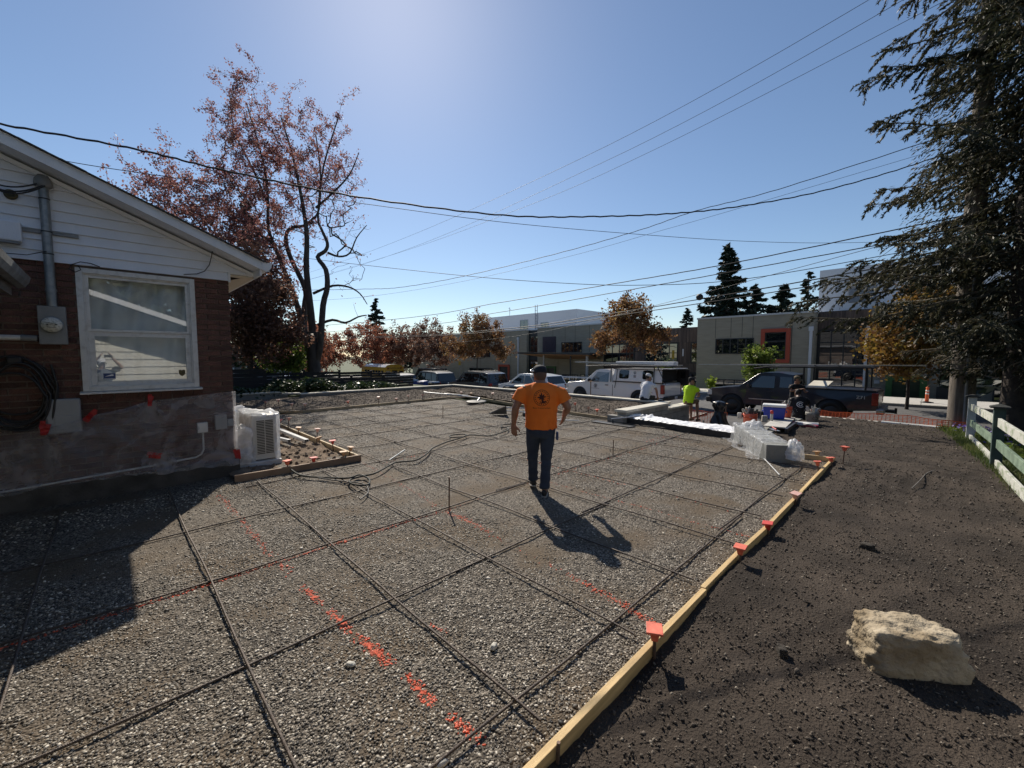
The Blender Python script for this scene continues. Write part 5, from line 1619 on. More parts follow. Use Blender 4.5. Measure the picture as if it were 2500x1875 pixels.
# orange mesh barrier
P('mesh_orange', (0.85, 0.16, 0.05), 0.55)
def mesh_fence(label, pts, h, slump=0.0, nz_=9):
    pts = [Vector(p) for p in pts]
    b = MB(); L_ = sum((pts[i + 1] - pts[i]).length for i in range(len(pts) - 1)); n_ = max(6, int(L_ / .09))
    def at(s):
        for i in range(len(pts) - 1):
            l = (pts[i + 1] - pts[i]).length
            if s <= l or i == len(pts) - 2: return pts[i] + (pts[i + 1] - pts[i]) * min(1, s / l)
            s -= l
    g = []
    for i in range(n_ + 1):
        p = at(L_ * i / n_)
        col = []
        for j in range(nz_ + 1):
            f_ = j / nz_
            hh = h * (1 - slump * (.5 + .5 * math.sin(i * .21)))
            col.append(p + Vector((.10 * slump * 3 * f_ + .02 * math.sin(i * .5 + j), 0, hh * f_ + .01 * math.sin(i * .8))))
        g.append(col)
    for j in range(nz_ + 1):
        for i in range(n_):
            a_, c_ = g[i][j], g[i + 1][j]
            wd = .011 if j in (0, nz_) else .006
            u_ = Vector((0, 0, wd))
            b.add([a_ - u_, c_ - u_, c_ + u_, a_ + u_], [(0, 1, 2, 3)])
    for i in range(n_ + 1):
        for j in range(nz_):
            a_, c_ = g[i][j], g[i][j + 1]
            u_ = Vector((0, .007, 0))
            b.add([a_ - u_, a_ + u_, c_ + u_, c_ - u_], [(0, 1, 2, 3)])
    return put(b.build('barrier_mesh', 'mesh_orange', loc=pts[0], kind='stuff'), label, 'barrier mesh', 'orange mesh barriers along the kerb')
mesh_fence('orange mesh barrier behind the worker in the yellow shirt', [(15.2, 4.9, -.58), (15.2, 7.4, -.58)], .50, .1)
mesh_fence('slumped orange mesh barrier between the soil and the road', [(16.25, 2.7, -.10), (16.28, 1.4, -.11), (16.3, .3, -.12), (15.9, -.75, -.1)], .26, .25, 6)
mesh_fence('orange mesh wrapped round the foot of the utility pole', [(15.25, -.15, -.1), (15.2, -.5, -.1), (15.28, -.85, -.1)], .32, .1, 6)
mesh_fence('slack orange mesh in front of the white pickup', [(14.9, 8.2, -.5), (14.9, 9.8, -.5), (14.8, 12.6, -.5)], .62, .2, 8)
for x, y, lb in ((14.92, 10.35, 'thin steel post holding the mesh in front of the white pickup'), (15.25, 4.95, 'dark post at the right end of the mesh behind the yellow shirt')):
    t = thing('mesh_post', lb, 'post', (x, y, -.6)); MB().tube([(0, 0, 0), (0, 0, 1.35 if y > 9 else .8)], .022, 8).build('post', 'stake_steel', t, local=True)
    b = MB(); b.box((0, 0, 1.36 if y > 9 else .81), (.10, .10, .02)); b.build('cap', 'cap_tan', t, local=True)
strip_ = MB(); strip_.bx(15.95, 16.18, -.45, 2.72, -.4, -.055)
put(strip_.build('kerb_edge', 'concrete', bevel=.01), kind='structure')
o = MB().tube([(15.75, .95, -.045), (15.55, -.30, -.045)], .05, 14).build('drain_pipe', 'pvc_white', loc=(15.6, .3, -.04)); put(o, 'white plastic pipe end lying at the foot of the utility pole', 'pipe')
# ================================================================== vehicles (local: x forward, y left, z up)
def paint(name, col, flake=0.0, rough=0.3):
    m = P(name, col, rough, None, coat=0.8 if col[0] > .3 else .35)
    return m
paint('white_paint', (0.78, 0.78, 0.78)); paint('navy_paint', (0.008, 0.014, 0.032)); paint('white_pearl', (0.72, 0.74, 0.76))
paint('dark_blue_paint', (0.014, 0.018, 0.035)); paint('charcoal_paint', (0.02, 0.024, 0.03)); paint('slate_blue_paint', (0.03, 0.045, 0.07))
P('bus_yellow', (0.55, 0.29, 0.02), 0.4); P('tyre', (0.018, 0.018, 0.018), 0.85); P('rim_alu', (0.34, 0.34, 0.35), 0.35, metal=.8); P('rim_dark', (0.05, 0.05, 0.05), 0.5)
P('black_trim', (0.014, 0.014, 0.015), 0.5); P('chrome', (0.7, 0.7, 0.72), 0.15, metal=1.0); P('tail_red', (0.22, 0.006, 0.008), 0.2, coat=.6); P('lamp_clear', (0.6, 0.62, 0.63), 0.15, coat=.8)
P('plate', (0.65, 0.66, 0.68), 0.5); P('seat_dark', (0.05, 0.05, 0.05), .9)
glassmat('car_glass', (0.010, 0.012, 0.014), 0.09, 0.0, 0.02); glassmat('car_glass_clear', refl=0.12, clear=0.50)
def wheel(root, x, y, r, wd, rim='rim_alu', spokes=6):
    side = 1 if y > 0 else -1
    T = Matrix.Translation((x, y, r)) @ Matrix.Rotation(-side * PI / 2, 4, 'X')
    k = r / .38
    b = MB().lathe([(.215 * k, -wd * .5), (.33 * k, -wd * .5), (r * .97, -wd * .42), (r, -wd * .25), (r, wd * .25), (r * .97, wd * .42), (.33 * k, wd * .5), (.225 * k, wd * .48), (.215 * k, wd * .3)], 28, 0, T)
    w_ = b.build('wheel', 'tyre', root, local=True)
    b = MB().lathe([(.222 * k, wd * .47), (.205 * k, wd * .40), (.20 * k, wd * .1), (.001, wd * .08)], 24, 0, T); b.build('rim_well', 'rim_dark', w_, local=True)
    b = MB()
    for i in range(spokes):
        M_ = T @ Matrix.Rotation(2 * PI * i / spokes, 4, 'Z')
        b.prism([(.0, -.025 * k), (.21 * k, -.045 * k), (.21 * k, .045 * k), (.0, .025 * k)], wd * .28, wd * .40, 0, M_)
    b.lathe([(.07 * k, wd * .3), (.065 * k, wd * .44), (.001, wd * .46)], 16, 0, T)
    b.lathe([(.225 * k, wd * .40), (.225 * k, wd * .46), (.20 * k, wd * .46), (.20 * k, wd * .40)], 28, 0, T)
    b.build('rim', rim, w_, local=True)
class Car:
    def __init__(s, name, label, cat, Y_front, X_side, L, W, H, mat, z=None, group='vehicles parked along the street', dirn=1, hw_top=.14, belt=1.05):
        s.L, s.W, s.H, s.mat, s.ht, s.belt = L, W, H, mat, hw_top, belt
        yc = Y_front - L / 2
        s.root = thing(name, label, cat, (X_side + W / 2, yc, zr(yc) if z is None else z), PI / 2, group)
    def hw(s, z):
        h = s.W / 2
        if z < .55: return h - .05 * (.55 - z) / .3
        if z <= s.belt: return h
        return h - s.ht * (z - s.belt) / (s.H - s.belt)
    def body(s, prof, name='body', bevel=.035):
        n = len(prof)
        b = MB(); vs = []
        for sd in (1, -1):
            vs += [(s.L / 2 - u, sd * (s.hw(z) - (.10 if u < .12 or u > s.L - .05 else 0)), z) for u, z in prof]
        fs = [tuple(range(n)), tuple(range(2 * n - 1, n - 1, -1))]
        fs += [(i, n + i, n + (i + 1) % n, (i + 1) % n) for i in range(n)]
        b.add(vs, [tuple(reversed(f)) for f in fs])
        o = b.build(name, s.mat, s.root, local=True)
        me = o.data
        bm = bmesh.new(); bm.from_mesh(me); bmesh.ops.recalc_face_normals(bm, faces=bm.faces); bmesh.ops.triangulate(bm, faces=[f for f in bm.faces if len(f.verts) > 4]); bmesh.ops.join_triangles(bm, faces=bm.faces, angle_face_threshold=.02, angle_shape_threshold=3.1); bm.to_mesh(me); bm.free()
        bv = o.modifiers.new('bevel', 'BEVEL'); bv.width = bevel; bv.segments = 3; bv.limit_method = 'ANGLE'; bv.angle_limit = R(28)
        me.polygons.foreach_set('use_smooth', [True] * len(me.polygons))
        wn = o.modifiers.new('wn', 'WEIGHTED_NORMAL'); wn.keep_sharp = False; wn.weight = 100
        return o
    def panel(s, name, poly, mat, off=.006, th=.02, par=None, sides=(1, -1), bevel=.004):
        """polygon in (u,z) laid on the body side, following its tumblehome"""
        out = None
        for sd in sides:
            b = MB(); n = len(poly)
            vs = [(s.L / 2 - u, sd * (s.hw(z) + off), z) for u, z in poly] + [(s.L / 2 - u, sd * (s.hw(z) + off - th), z) for u, z in poly]
            fs = [tuple(range(n)), tuple(range(2 * n - 1, n - 1, -1))] + [(i, n + i, n + (i + 1) % n, (i + 1) % n) for i in range(n)]
            b.add(vs, fs if sd > 0 else [tuple(reversed(f)) for f in fs])
            out = b.build(name, mat, par or s.root, local=True, bevel=bevel)
        return out
    def arch(s, uc, r, zc, zb):
        a0 = math.asin(max(-1, (zb - zc) / r))
        return [(uc - r * math.cos(a), zc + r * math.sin(a)) for a in np.linspace(PI - a0, a0, 12)]   # right-to-left in u
    def bx(s, name, u0, u1, y0, y1, z0, z1, mat, par=None, bevel=.01):
        b = MB(); b.bx(s.L / 2 - u1, s.L / 2 - u0, y0, y1, z0, z1); return b.build(name, mat, par or s.root, local=True, bevel=bevel)
    def wheels(s, uf, ur, r, wd=.25, **k):
        for u in (uf, ur):
            for sd in (1, -1):
                wheel(s.root, s.L / 2 - u, sd * (s.W / 2 - wd * .55), r, wd, **k)
    def well(s, u, r, zc):
        b = MB()
        for sd in (1, -1):
            b.lathe([(r, -.11), (r, .11)], 24, 0, Matrix.Translation((s.L / 2 - u, sd * (s.W / 2 - .13), zc)) @ Matrix.Rotation(PI / 2, 4, 'X'))
            b.lathe([(r, -.1), (.001, -.1)], 24, 0, Matrix.Translation((s.L / 2 - u, sd * (s.W / 2 - .13), zc)) @ Matrix.Rotation(sd * -PI / 2, 4, 'X'))
        b.build('wheel_well', 'black_trim', s.root, local=True)
    def glass_strip(s, name, a, b_, inset=.10, mat='car_glass', off=.008):
        """windscreen or rear glass between profile points a=(u,z) and b=(u,z)"""
        ax, az, bx_, bz_ = s.L / 2 - a[0], a[1], s.L / 2 - b_[0], b_[1]
        d = Vector((bx_ - ax, 0, bz_ - az)).normalized(); nrm = Vector((d.z, 0, -d.x))
        if (bx_ + ax) / 2 * nrm.x < 0 and abs(nrm.x) > .2: nrm = -nrm
        if nrm.z < -.1: nrm = -nrm
        m = MB(); vs = []
        for (x, z) in ((ax, az), (bx_, bz_)):
            for sd in (1, -1):
                vs.append(Vector((x, sd * (s.hw(z) - inset), z)) + nrm * off)
        m.add(vs, [(0, 1, 3, 2)])
        return m.build(name, mat, s.root, local=True)
    def mirror(s, u, z, mat):
        for sd in (1, -1):
            b = MB(); b.box((s.L / 2 - u, sd * (s.hw(z) + .13), z), (.10, .18, .17)); b.box((s.L / 2 - u + .02, sd * (s.hw(z) + .03), z - .03), (.05, .1, .05))
            b.build('mirror', mat, s.root, local=True, bevel=.03)
    def handle(s, u, z, mat='black_trim', par=None):
        for sd in (1, -1):
            b = MB(); b.box((s.L / 2 - u, sd * (s.hw(z) + .018), z), (.19, .03, .04)); b.build('handle', mat, par or s.root, local=True, bevel=.01)

def pickup(label, Yf, Xs, mat, L, cab_end, roof0, roof1, H, extended, group='vehicles parked along the street'):
    c = Car('pickup_truck', label, 'pickup truck', Yf, Xs, L, 2.0, H, mat)
    zb, wr, uf, ur = .42, .40, .98, L - 1.28
    prof = [(.10, .40), (.0, .52), (.0, .74), (.03, .98), (.12, 1.07), (.75, 1.15), (roof0 - .70, 1.20), (roof0 - .02, H - .06), (roof0 + .22, H), (roof1 - .1, H), (cab_end - .06, H - .08), (cab_end, 1.30), (cab_end + .02, 1.24), (L - .04, 1.24), (L, 1.18), (L, .62), (L - .04, .56)]
    prof += c.arch(ur, .47, .42, .50) + [(ur - .52, .47), (uf + .52, .45)] + c.arch(uf, .46, .42, .46)
    c.body(prof)
    c.well(uf, .455, .42); c.well(ur, .465, .42)
    c.wheels(uf, ur, wr, .26)
    d0, d1 = roof0 - .42, cab_end - (.62 if extended else .14)
    door = c.panel('door', [(d0 + .02, .52), (d0, 1.17), (roof0 + .05, H - .13), (d1, H - .12), (d1, .52)], mat, .006, .012)
    c.panel('window', [(d0 + .10, 1.185), (roof0 + .10, H - .15), (d1 - .07, H - .15), (d1 - .07, 1.185)], 'car_glass_clear' if not extended else 'car_glass', .011, .006, par=door)
    c.handle(d1 - .16, 1.04, 'black_trim' if mat == 'white_paint' else mat, par=door)
    if extended:
        c.panel('rear_window', [(d1 + .10, 1.22), (d1 + .10, H - .15), (cab_end - .12, H - .17), (cab_end - .10, 1.22)], 'car_glass', .009, .006)
        c.panel('rear_door_seam', [(d1 + .03, .54), (d1 + .03, H - .14), (d1 + .04, H - .14), (d1 + .04, .54)], 'black_trim', .007, .01, bevel=0)
    c.panel('bed_seam', [(cab_end + .03, .50), (cab_end + .03, 1.24), (cab_end + .055, 1.24), (cab_end + .055, .50)], 'black_trim', .004, .01, bevel=0)
    c.glass_strip('windscreen', (roof0 - .66, 1.225), (roof0 + .0, H - .075), .09)
    c.glass_strip('rear_glass', (cab_end - .002, 1.34), (cab_end - .055, H - .12), .2)
    c.mirror(d0 + .12, 1.27, 'black_trim' if mat == 'white_paint' else mat)
    c.bx('front_bumper', -.10, .12, -.95, .95, .46, .68, 'chrome' if mat == 'white_paint' else 'black_trim', bevel=.04)
    c.bx('grille', -.015, .08, -.62, .62, .74, 1.0, 'black_trim')
    for sd in (1, -1):
        c.bx('headlight', -.005, .16, sd * .93 - .14, sd * .93 + .06 if sd < 0 else .985, .78, 1.0, 'lamp_clear') if sd > 0 else c.bx('headlight', -.005, .16, -.985, -.7, .78, 1.0, 'lamp_clear')
        c.bx('taillight', L - .17, L + .012, sd * 1.008 - (.16 if sd > 0 else 0), sd * 1.008 + (.16 if sd < 0 else 0), .74, 1.18, 'tail_red', bevel=.02)
    c.bx('rear_bumper', L - .04, L + .17, -.96, .96, .44, .62, 'black_trim' if mat == 'white_paint' else 'alu', bevel=.03)
    c.bx('plate', L + .17, L + .178, -.15, .15, .48, .60, 'plate', bevel=0)
    c.bx('bed_rail', cab_end + .06, L - .06, .90, 1.006, 1.235, 1.265, 'black_trim'); c.bx('bed_rail', cab_end + .06, L - .06, -1.006, -.90, 1.235, 1.265, 'black_trim')
    return c
# ---- white work pickup with canopy, ladder rack and an open rear door
c = pickup('white work pickup with a canopy and ladder rack parked behind the seated workers', 14.72, 18.75, 'white_paint', 5.85, 3.02, 1.98, 2.62, 1.86, False)
L = c.L
cz0, cz1 = 1.268, 1.93
b = MB()
def hwc(z): return .98 - .10 * (z - cz0) / (cz1 - cz0)
ps_ = [(3.06, cz0), (3.10, cz1 - .08), (3.2, cz1), (L - .15, cz1), (L - .10, cz0)]
n = len(ps_)
vs = [(L / 2 - u, sd * hwc(z), z) for sd in (1, -1) for u, z in ps_]
b.add(vs, [tuple(range(n)), tuple(range(2 * n - 1, n - 1, -1))] + [(i, n + i, n + (i + 1) % n, (i + 1) % n) for i in range(n - 2)] + [(n - 1, 2 * n - 1, n, 0)])
can = b.build('canopy', 'white_paint', c.root, local=True, bevel=.04)
for u0 in (3.42, 4.72):
    b = MB(); x0, x1 = L / 2 - u0 - .55, L / 2 - u0
    pts = []
    for cx, cz, a0 in ((x1 - .09, 1.76, 0), (x0 + .09, 1.76, 90), (x0 + .09, 1.50, 180), (x1 - .09, 1.50, 270)):
        for a in np.linspace(R(a0), R(a0 + 90), 5): pts.append((cx + .09 * math.cos(a), cz + .09 * math.sin(a)))
    for sd in (1, -1):
        b.add([(x, sd * (hwc(z) + .008), z) for x, z in pts], [tuple(range(len(pts)))])
    b.build('window', 'car_glass', can, local=True)
c.bx('canopy_rail', 3.1, L - .12, .93, .968, 1.885, 1.93, 'black_trim', can); c.bx('canopy_rail', 3.1, L - .12, -.968, -.93, 1.885, 1.93, 'black_trim', can)
b = MB(); b.add([(-L / 2 + .155, .80, 1.33), (-L / 2 + .155, -.80, 1.33), (-L / 2 + .165, -.78, 1.88), (-L / 2 + .165, .78, 1.88)], [(3, 2, 1, 0)]); b.build('rear_opening', 'dark_room', can, local=True)
b = MB(); b.box((-L / 2 - .12, -.86, 1.50), (.62, .03, .78)); b.build('rear_door', 'black_trim', can, local=True, bevel=.01)
b = MB(); b.box((-L / 2 - .12, -.841, 1.62), (.26, .01, .34)); b.build('rear_door_glass', 'car_glass', can, local=True)
b = MB(); b.box((-L / 2 - .1, .0, 1.95), (.5, 1.7, .03)); b.build('rear_hatch', 'white_paint', can, local=True, bevel=.01)
b = MB()
for u in (2.98, 5.35):
    for sd in (1, -1):
        b.tube([(L / 2 - u, sd * 1.03, 1.22), (L / 2 - u, sd * .98, 2.06)], .026, 8)
        b.tube([(L / 2 - u - (.6 if u > 4 else -.0), sd * 1.02, 1.22), (L / 2 - u - (.18 if u > 4 else 0), sd * .98, 2.0)], .02, 8)
    b.tube([(L / 2 - u, -.98, 2.06), (L / 2 - u, .98, 2.06)], .026, 8)
for u in (3.35, 5.0):
    b.tube([(L / 2 - u, 1.0, 1.90), (L / 2 - u + .02, 1.045, 1.45), (L / 2 - u + .12, 1.05, .92)], .017, 8)
for sd in (.95, -.95):
    b.tube([(L / 2 - 1.35, sd, 2.03), (L / 2 - 3, sd, 2.08), (L / 2 - 5.9, sd, 2.08)], .028, 8)
for u in np.arange(1.7, 5.9, .7):
    b.tube([(L / 2 - u, -.95, 2.06), (L / 2 - u, .95, 2.06)], .018, 6)
b.build('ladder_rack', 'black_trim', c.root, local=True)
def ladder(label, root_loc, rz, L_, W_, mat, z, tilt=0):
    t = thing('ladder', label, 'ladder', root_loc, rz); t.rotation_euler = (0, tilt, rz)
    for sd in (1, -1):
        b = MB(); b.bx(-L_ / 2, L_ / 2, sd * W_ / 2 - .015, sd * W_ / 2 + .015, -.04, .04); b.build('rail', mat, t, local=True)
    b = MB()
    for x in np.arange(-L_ / 2 + .15, L_ / 2, .3): b.tube([(x, -W_ / 2, 0), (x, W_ / 2, 0)], .015, 6)
    b.build('rungs', mat, t, local=True, kind='stuff')
wl = c.root.location
ladder('long aluminium ladder carried on the roof of the white pickup', (wl.x - .45, wl.y + .25, wl.z + 2.17), PI / 2, 4.6, .40, 'alu', 0, R(-1.5))
P('white_pipe', (0.7, 0.7, 0.7), .4)
o = MB(); o.bx(wl.x - .15, wl.x + .35, wl.y - 3.0, wl.y + .2, wl.z + 2.10, wl.z + 2.28); put(o.build('loose_boards', 'white_pipe', loc=wl, bevel=.02), 'white panels strapped on top of the white pickup rack', 'panel')
# door badge and canopy badge (round tree emblem with a line of text)
def badge(par, cx, cz, y, s, M0):
    b = MB()
    for k in range(18):
        a0, a1 = 2 * PI * k / 18, 2 * PI * (k + 1) / 18
        b.add([(cx + math.cos(a) * s * q, y, cz + math.sin(a) * s * q) for a, q in ((a0, 1), (a1, 1), (a1, .86), (a0, .86))], [(3, 2, 1, 0)])
    for k in range(7):
        a = R(20 + k * 48)
        d, e = Vector((math.cos(a), 0, math.sin(a))), Vector((-math.sin(a), 0, math.cos(a)))
        o_ = Vector((cx, y, cz + s * .08))
        b.add([o_ - e * s * .05, o_ + d * s * .62 - e * s * .12, o_ + d * s * .74, o_ + d * s * .62 + e * s * .12], [(0, 1, 2, 3), (3, 2, 1, 0)])
    b.add([(cx - s * .12, y, cz - s * .78), (cx + s * .16, y, cz - s * .78), (cx + s * .06, y, cz), (cx - s * .03, y, cz)], [(0, 1, 2, 3), (3, 2, 1, 0)])
    b.build('emblem', 'black_trim', par, local=True)
badge(c.root, L / 2 - 2.02, .98, 1.016, .10, None)
badge(can, L / 2 - 4.30, 1.72, hwc(1.72) + .012, .07, None)
for (cx, cz, sz) in ((L / 2 - 2.02, .83, .045), ):
    text_mesh('BENT CONSTRUCTION', sz, 'black_trim', Matrix.Translation((cx, 1.014, cz)) @ Matrix.Rotation(PI, 4, 'Z') @ Matrix.Rotation(PI / 2, 4, 'X'), c.root, 'door_lettering', .001, True)
for k in range(2):
    b = MB(); b.box((L / 2 - 4.30, hwc(1.55) + .006, 1.57 - k * .06), (.13, .006, .035)); b.build('canopy_print', 'black_trim', can, local=True)
b = MB(); b.box((L / 2 - 2.15, 0.0, 1.14), (.5, 1.5, .5)); b.build('seat', 'seat_dark', c.root, local=True, bevel=.08)

# ---- dark pickup with lumber rack
c = pickup('dark blue extended-cab pickup with a lumber rack parked in front of the school', 6.85, 18.75, 'navy_paint', 5.6, 3.20, 1.92, 2.72, 1.80, True)
L = c.L; d = c.root
b = MB()
for u in (3.45, 5.25):
    for sd in (1, -1):
        b.tube([(L / 2 - u, sd * .95, 1.25), (L / 2 - u, sd * .93, 2.03)], .03, 8)
    b.tube([(L / 2 - u, -.95, 2.03), (L / 2 - u, .95, 2.03)], .03, 8)
for sd in (.93, -.93):
    b.tube([(L / 2 - 1.75, sd, 1.95), (L / 2 - 2.3, sd, 2.03), (L / 2 - 5.45, sd, 2.05)], .032, 8)
b.tube([(L / 2 - 1.8, -.93, 1.97), (L / 2 - 1.8, .93, 1.97)], .025, 8)
for u in (3.9, 4.6): b.tube([(L / 2 - u, .93, 2.05), (L / 2 - u + .15, .93, 2.12)], .012, 6)
b.tube(smooth_path([(L / 2 - 5.3, .93, 2.05), (L / 2 - 5.5, .98, 2.03), (L / 2 - 5.58, 1.0, 1.93), (L / 2 - 5.45, .98, 1.85), (L / 2 - 5.3, .97, 1.9)], 4), .012, 6)
b.tube([(L / 2 - 4.8, .95, 2.0), (L / 2 - 4.82, .96, 1.72)], .015, 6)
b.build('lumber_rack', 'black_trim', d, local=True)
P('pale_pipe', (0.45, 0.42, 0.36), .5)
wl = d.location
for k, (dx, y0, y1, dz_, mt_) in enumerate(((-.8, 3.3, -2.6, 2.10, 'alu'), (-.72, 2.0, -3.9, 2.12, 'pale_pipe'), (-.45, 2.6, -3.0, 2.11, 'dark_steel'))):
    o = MB(); o.beam((wl.x + dx, wl.y + y0, wl.z + dz_ - .02), (wl.x + dx, wl.y + y1, wl.z + dz_ + .02), .09, .035)
    put(o.build('plank', mt_, loc=(wl.x + dx, wl.y, wl.z + dz_)), ['thin metal plank on the near side of the dark pickup rack', 'long pale board overhanging the tail of the dark pickup rack', 'dark board in the middle of the dark pickup rack'][k], 'plank')
b = MB(); b.add([(wl.x - .95, wl.y - .75, wl.z + 1.27), (wl.x - .95, wl.y - 1.35, wl.z + 1.27), (wl.x - .2, wl.y - 1.45, wl.z + 1.47), (wl.x - .2, wl.y - .85, wl.z + 1.47), (wl.x - .95, wl.y - .75, wl.z + 1.31), (wl.x - .95, wl.y - 1.35, wl.z + 1.31), (wl.x - .2, wl.y - 1.45, wl.z + 1.51), (wl.x - .2, wl.y - .85, wl.z + 1.51)], [(3, 2, 1, 0), (4, 5, 6, 7), (0, 1, 5, 4), (1, 2, 6, 5), (2, 3, 7, 6), (3, 0, 4, 7)])
put(b.build('cutting_table', 'cap_stone', loc=(wl.x - .5, wl.y - 1.1, wl.z + 1.3)), 'pale board leaning on the bed side of the dark pickup', 'board')
text_mesh('Z71', .16, 'plate', Matrix.Translation((L / 2 - 5.15, 1.008, 1.0)) @ Matrix.Rotation(PI, 4, 'Z') @ Matrix.Rotation(PI / 2, 4, 'X'), d, 'bed_lettering', .001, True)
c.panel('side_moulding', [(1.62, .70), (1.62, .735), (3.2, .735), (3.2, .70)], 'alu', .014, .01)
b = MB(); b.box((-L / 2 - .28, 0, .50), (.25, .5, .08)); b.tube([(-L / 2 - .42, 0, .42), (-L / 2 - .42, 0, .62)], .035, 8); b.build('hitch', 'black_trim', d, local=True)

# ---- SUVs and cars
def suv(name, label, cat, Yf, Xs, L, W, H, mat, hood, ws0, roof0, roof1, rear, z_h=.98, wr=.36, boxy=False, rack=False, plate=True):
    c = Car(name, label, cat, Yf, Xs, L, W, H, mat, belt=z_h - .02)
    uf, ur = .88, L - .98
    prof = [(.10, .38), (.0, .48), (.0, .66), (.08, z_h - .22), (.25, z_h - .12), (hood, z_h), (ws0, z_h + .03), (roof0, H - .05), (roof0 + .35, H), ((roof0 + roof1) / 2, H + .015), (roof1, H - .02), (rear, H - .12), (L - .08, z_h + .0), (L, z_h - .10), (L, .55), (L - .10, .38)]
    prof += c.arch(ur, wr + .06, wr + .02, .40) + [(ur - wr - .12, .36), (uf + wr + .12, .36)] + c.arch(uf, wr + .06, wr + .02, .40)
    c.body(prof)
    c.well(uf, wr + .055, wr + .02); c.well(ur, wr + .055, wr + .02)
    c.wheels(uf, ur, wr, .23)
    zt = H - .13; zb = z_h + .02
    um = (roof0 + roof1) / 2 - .12
    f0 = ws0 + .22
    c.panel('front_window', [(f0, zb), (f0 + .03, zb + .06), (roof0 + .16, zt), (um - .05, zt + .01), (um - .05, zb)], 'car_glass', .006, .006)
    c.panel('rear_window', [(um + .05, zb), (um + .05, zt + .01), (roof1 - .45, zt), (roof1 - .30, zb + .04), (roof1 - .30, zb)] if boxy else [(um + .05, zb), (um + .05, zt + .01), (roof1 - .35, zt - .01), (roof1 - .02, zb + .16), (roof1 - .12, zb)], 'car_glass', .006, .006)
    c.panel('quarter_window', [(roof1 - .22, zb), (roof1 - .36, zt), (rear - .12, zt - .05), (L - .38, zb + .05), (L - .40, zb)] if boxy else [(roof1 + .08, zb + .10), (roof1 - .2, zt - .02), (roof1 + .1, zt - .03), (rear - .05, zb + .16)], 'car_glass', .006, .006)
    for u0, u1 in ((f0 - .02, um - .01), (um + .01, L - 1.25)):
        dp = c.panel('door', [(u0, .46), (u0, zb - .03), (u1, zb - .03), (u1 - .02, .46)], mat, .005, .01)
        c.handle(u1 - .15, z_h - .14, mat, par=dp)
    c.glass_strip('windscreen', (ws0 + .06, z_h + .055), (roof0 - .03, H - .07), .07); c.glass_strip('rear_glass', (L - .10, z_h + .05), (rear + .02, H - .15), .12)
    c.mirror(f0 + .05, z_h + .06, mat)
    for sd in (1, -1):
        y0, y1 = (W / 2 - .30, W / 2 - .055) if sd > 0 else (-W / 2 + .055, -W / 2 + .30)
        c.bx('headlight', .04, .32, y0, y1, z_h - .30, z_h - .14, 'lamp_clear', bevel=.03)
        y0, y1 = (W / 2 - .24, W / 2 - .01) if sd > 0 else (-W / 2 + .01, -W / 2 + .24)
        c.bx('taillight', L - .22, L + .006, y0, y1, z_h - .22, z_h + .02, 'tail_red', bevel=.03)
    c.bx('grille', -.008, .06, -.5, .5, .55, .78, 'black_trim'); c.bx('bumper_trim', L - .05, L + .03, -.7, .7, .42, .58, 'black_trim', bevel=.02)
    if plate: c.bx('plate', L + .004, L + .012, -.16, .16, .68, .80, 'plate', bevel=0)
    if rack:
        for sd in (1, -1):
            b = MB().tube([(L / 2 - roof0 - .3, sd * (W / 2 - .25), H + .0), (L / 2 - roof0 - .4, sd * (W / 2 - .25), H + .06), (L / 2 - roof1 + .2, sd * (W / 2 - .25), H + .06), (L / 2 - roof1 + .1, sd * (W / 2 - .25), H - .0)], .018, 8); b.build('roof_rail', 'black_trim', c.root, local=True)
    return c
suv('white_suv', 'white crossover parked beyond the man in orange', 'car', 20.75, 18.9, 4.6, 1.86, 1.63, 'white_pearl', 1.0, 1.15, 1.95, 3.3, 4.25)
suv('dark_suv', 'dark blue family SUV with red tail lamp parked left of the white crossover', 'car', 26.6, 18.9, 5.1, 1.95, 1.76, 'dark_blue_paint', 1.05, 1.2, 1.95, 4.25, 4.75, boxy=True, rack=True)
suv('silver_roof_suv', 'dark SUV with a pale shiny roof behind the recycling bins', 'car', 32.8, 19.0, 4.9, 1.9, 1.78, 'charcoal_paint', 1.05, 1.2, 1.85, 4.1, 4.55, boxy=True, rack=True)
suv('blue_car', 'slate blue wagon parked leftmost in the street row', 'car', 38.6, 19.0, 4.7, 1.85, 1.60, 'slate_blue_paint', 1.0, 1.2, 1.95, 3.7, 4.3)
# boxy van beyond the road
c = Car('dark_van', 'boxy dark van standing across the road beyond the parked SUVs', 'van', 42.6, 25.3, 4.6, 1.9, 2.0, 'charcoal_paint')
c.body([(.05, .4), (.0, .6), (.1, 1.0), (.6, 1.15), (1.1, 1.85), (1.3, 2.0), (4.55, 2.0), (4.6, 1.9), (4.6, .5), (4.5, .4)]); c.wheels(.85, 3.7, .35)
c.panel('window', [(1.0, 1.22), (1.35, 1.82), (2.2, 1.82), (2.2, 1.22)], 'car_glass', .006, .006); c.panel('window', [(2.35, 1.22), (2.35, 1.82), (4.3, 1.82), (4.3, 1.22)], 'car_glass', .006, .006)
c.glass_strip('windscreen', (.66, 1.2), (1.06, 1.82), .1)

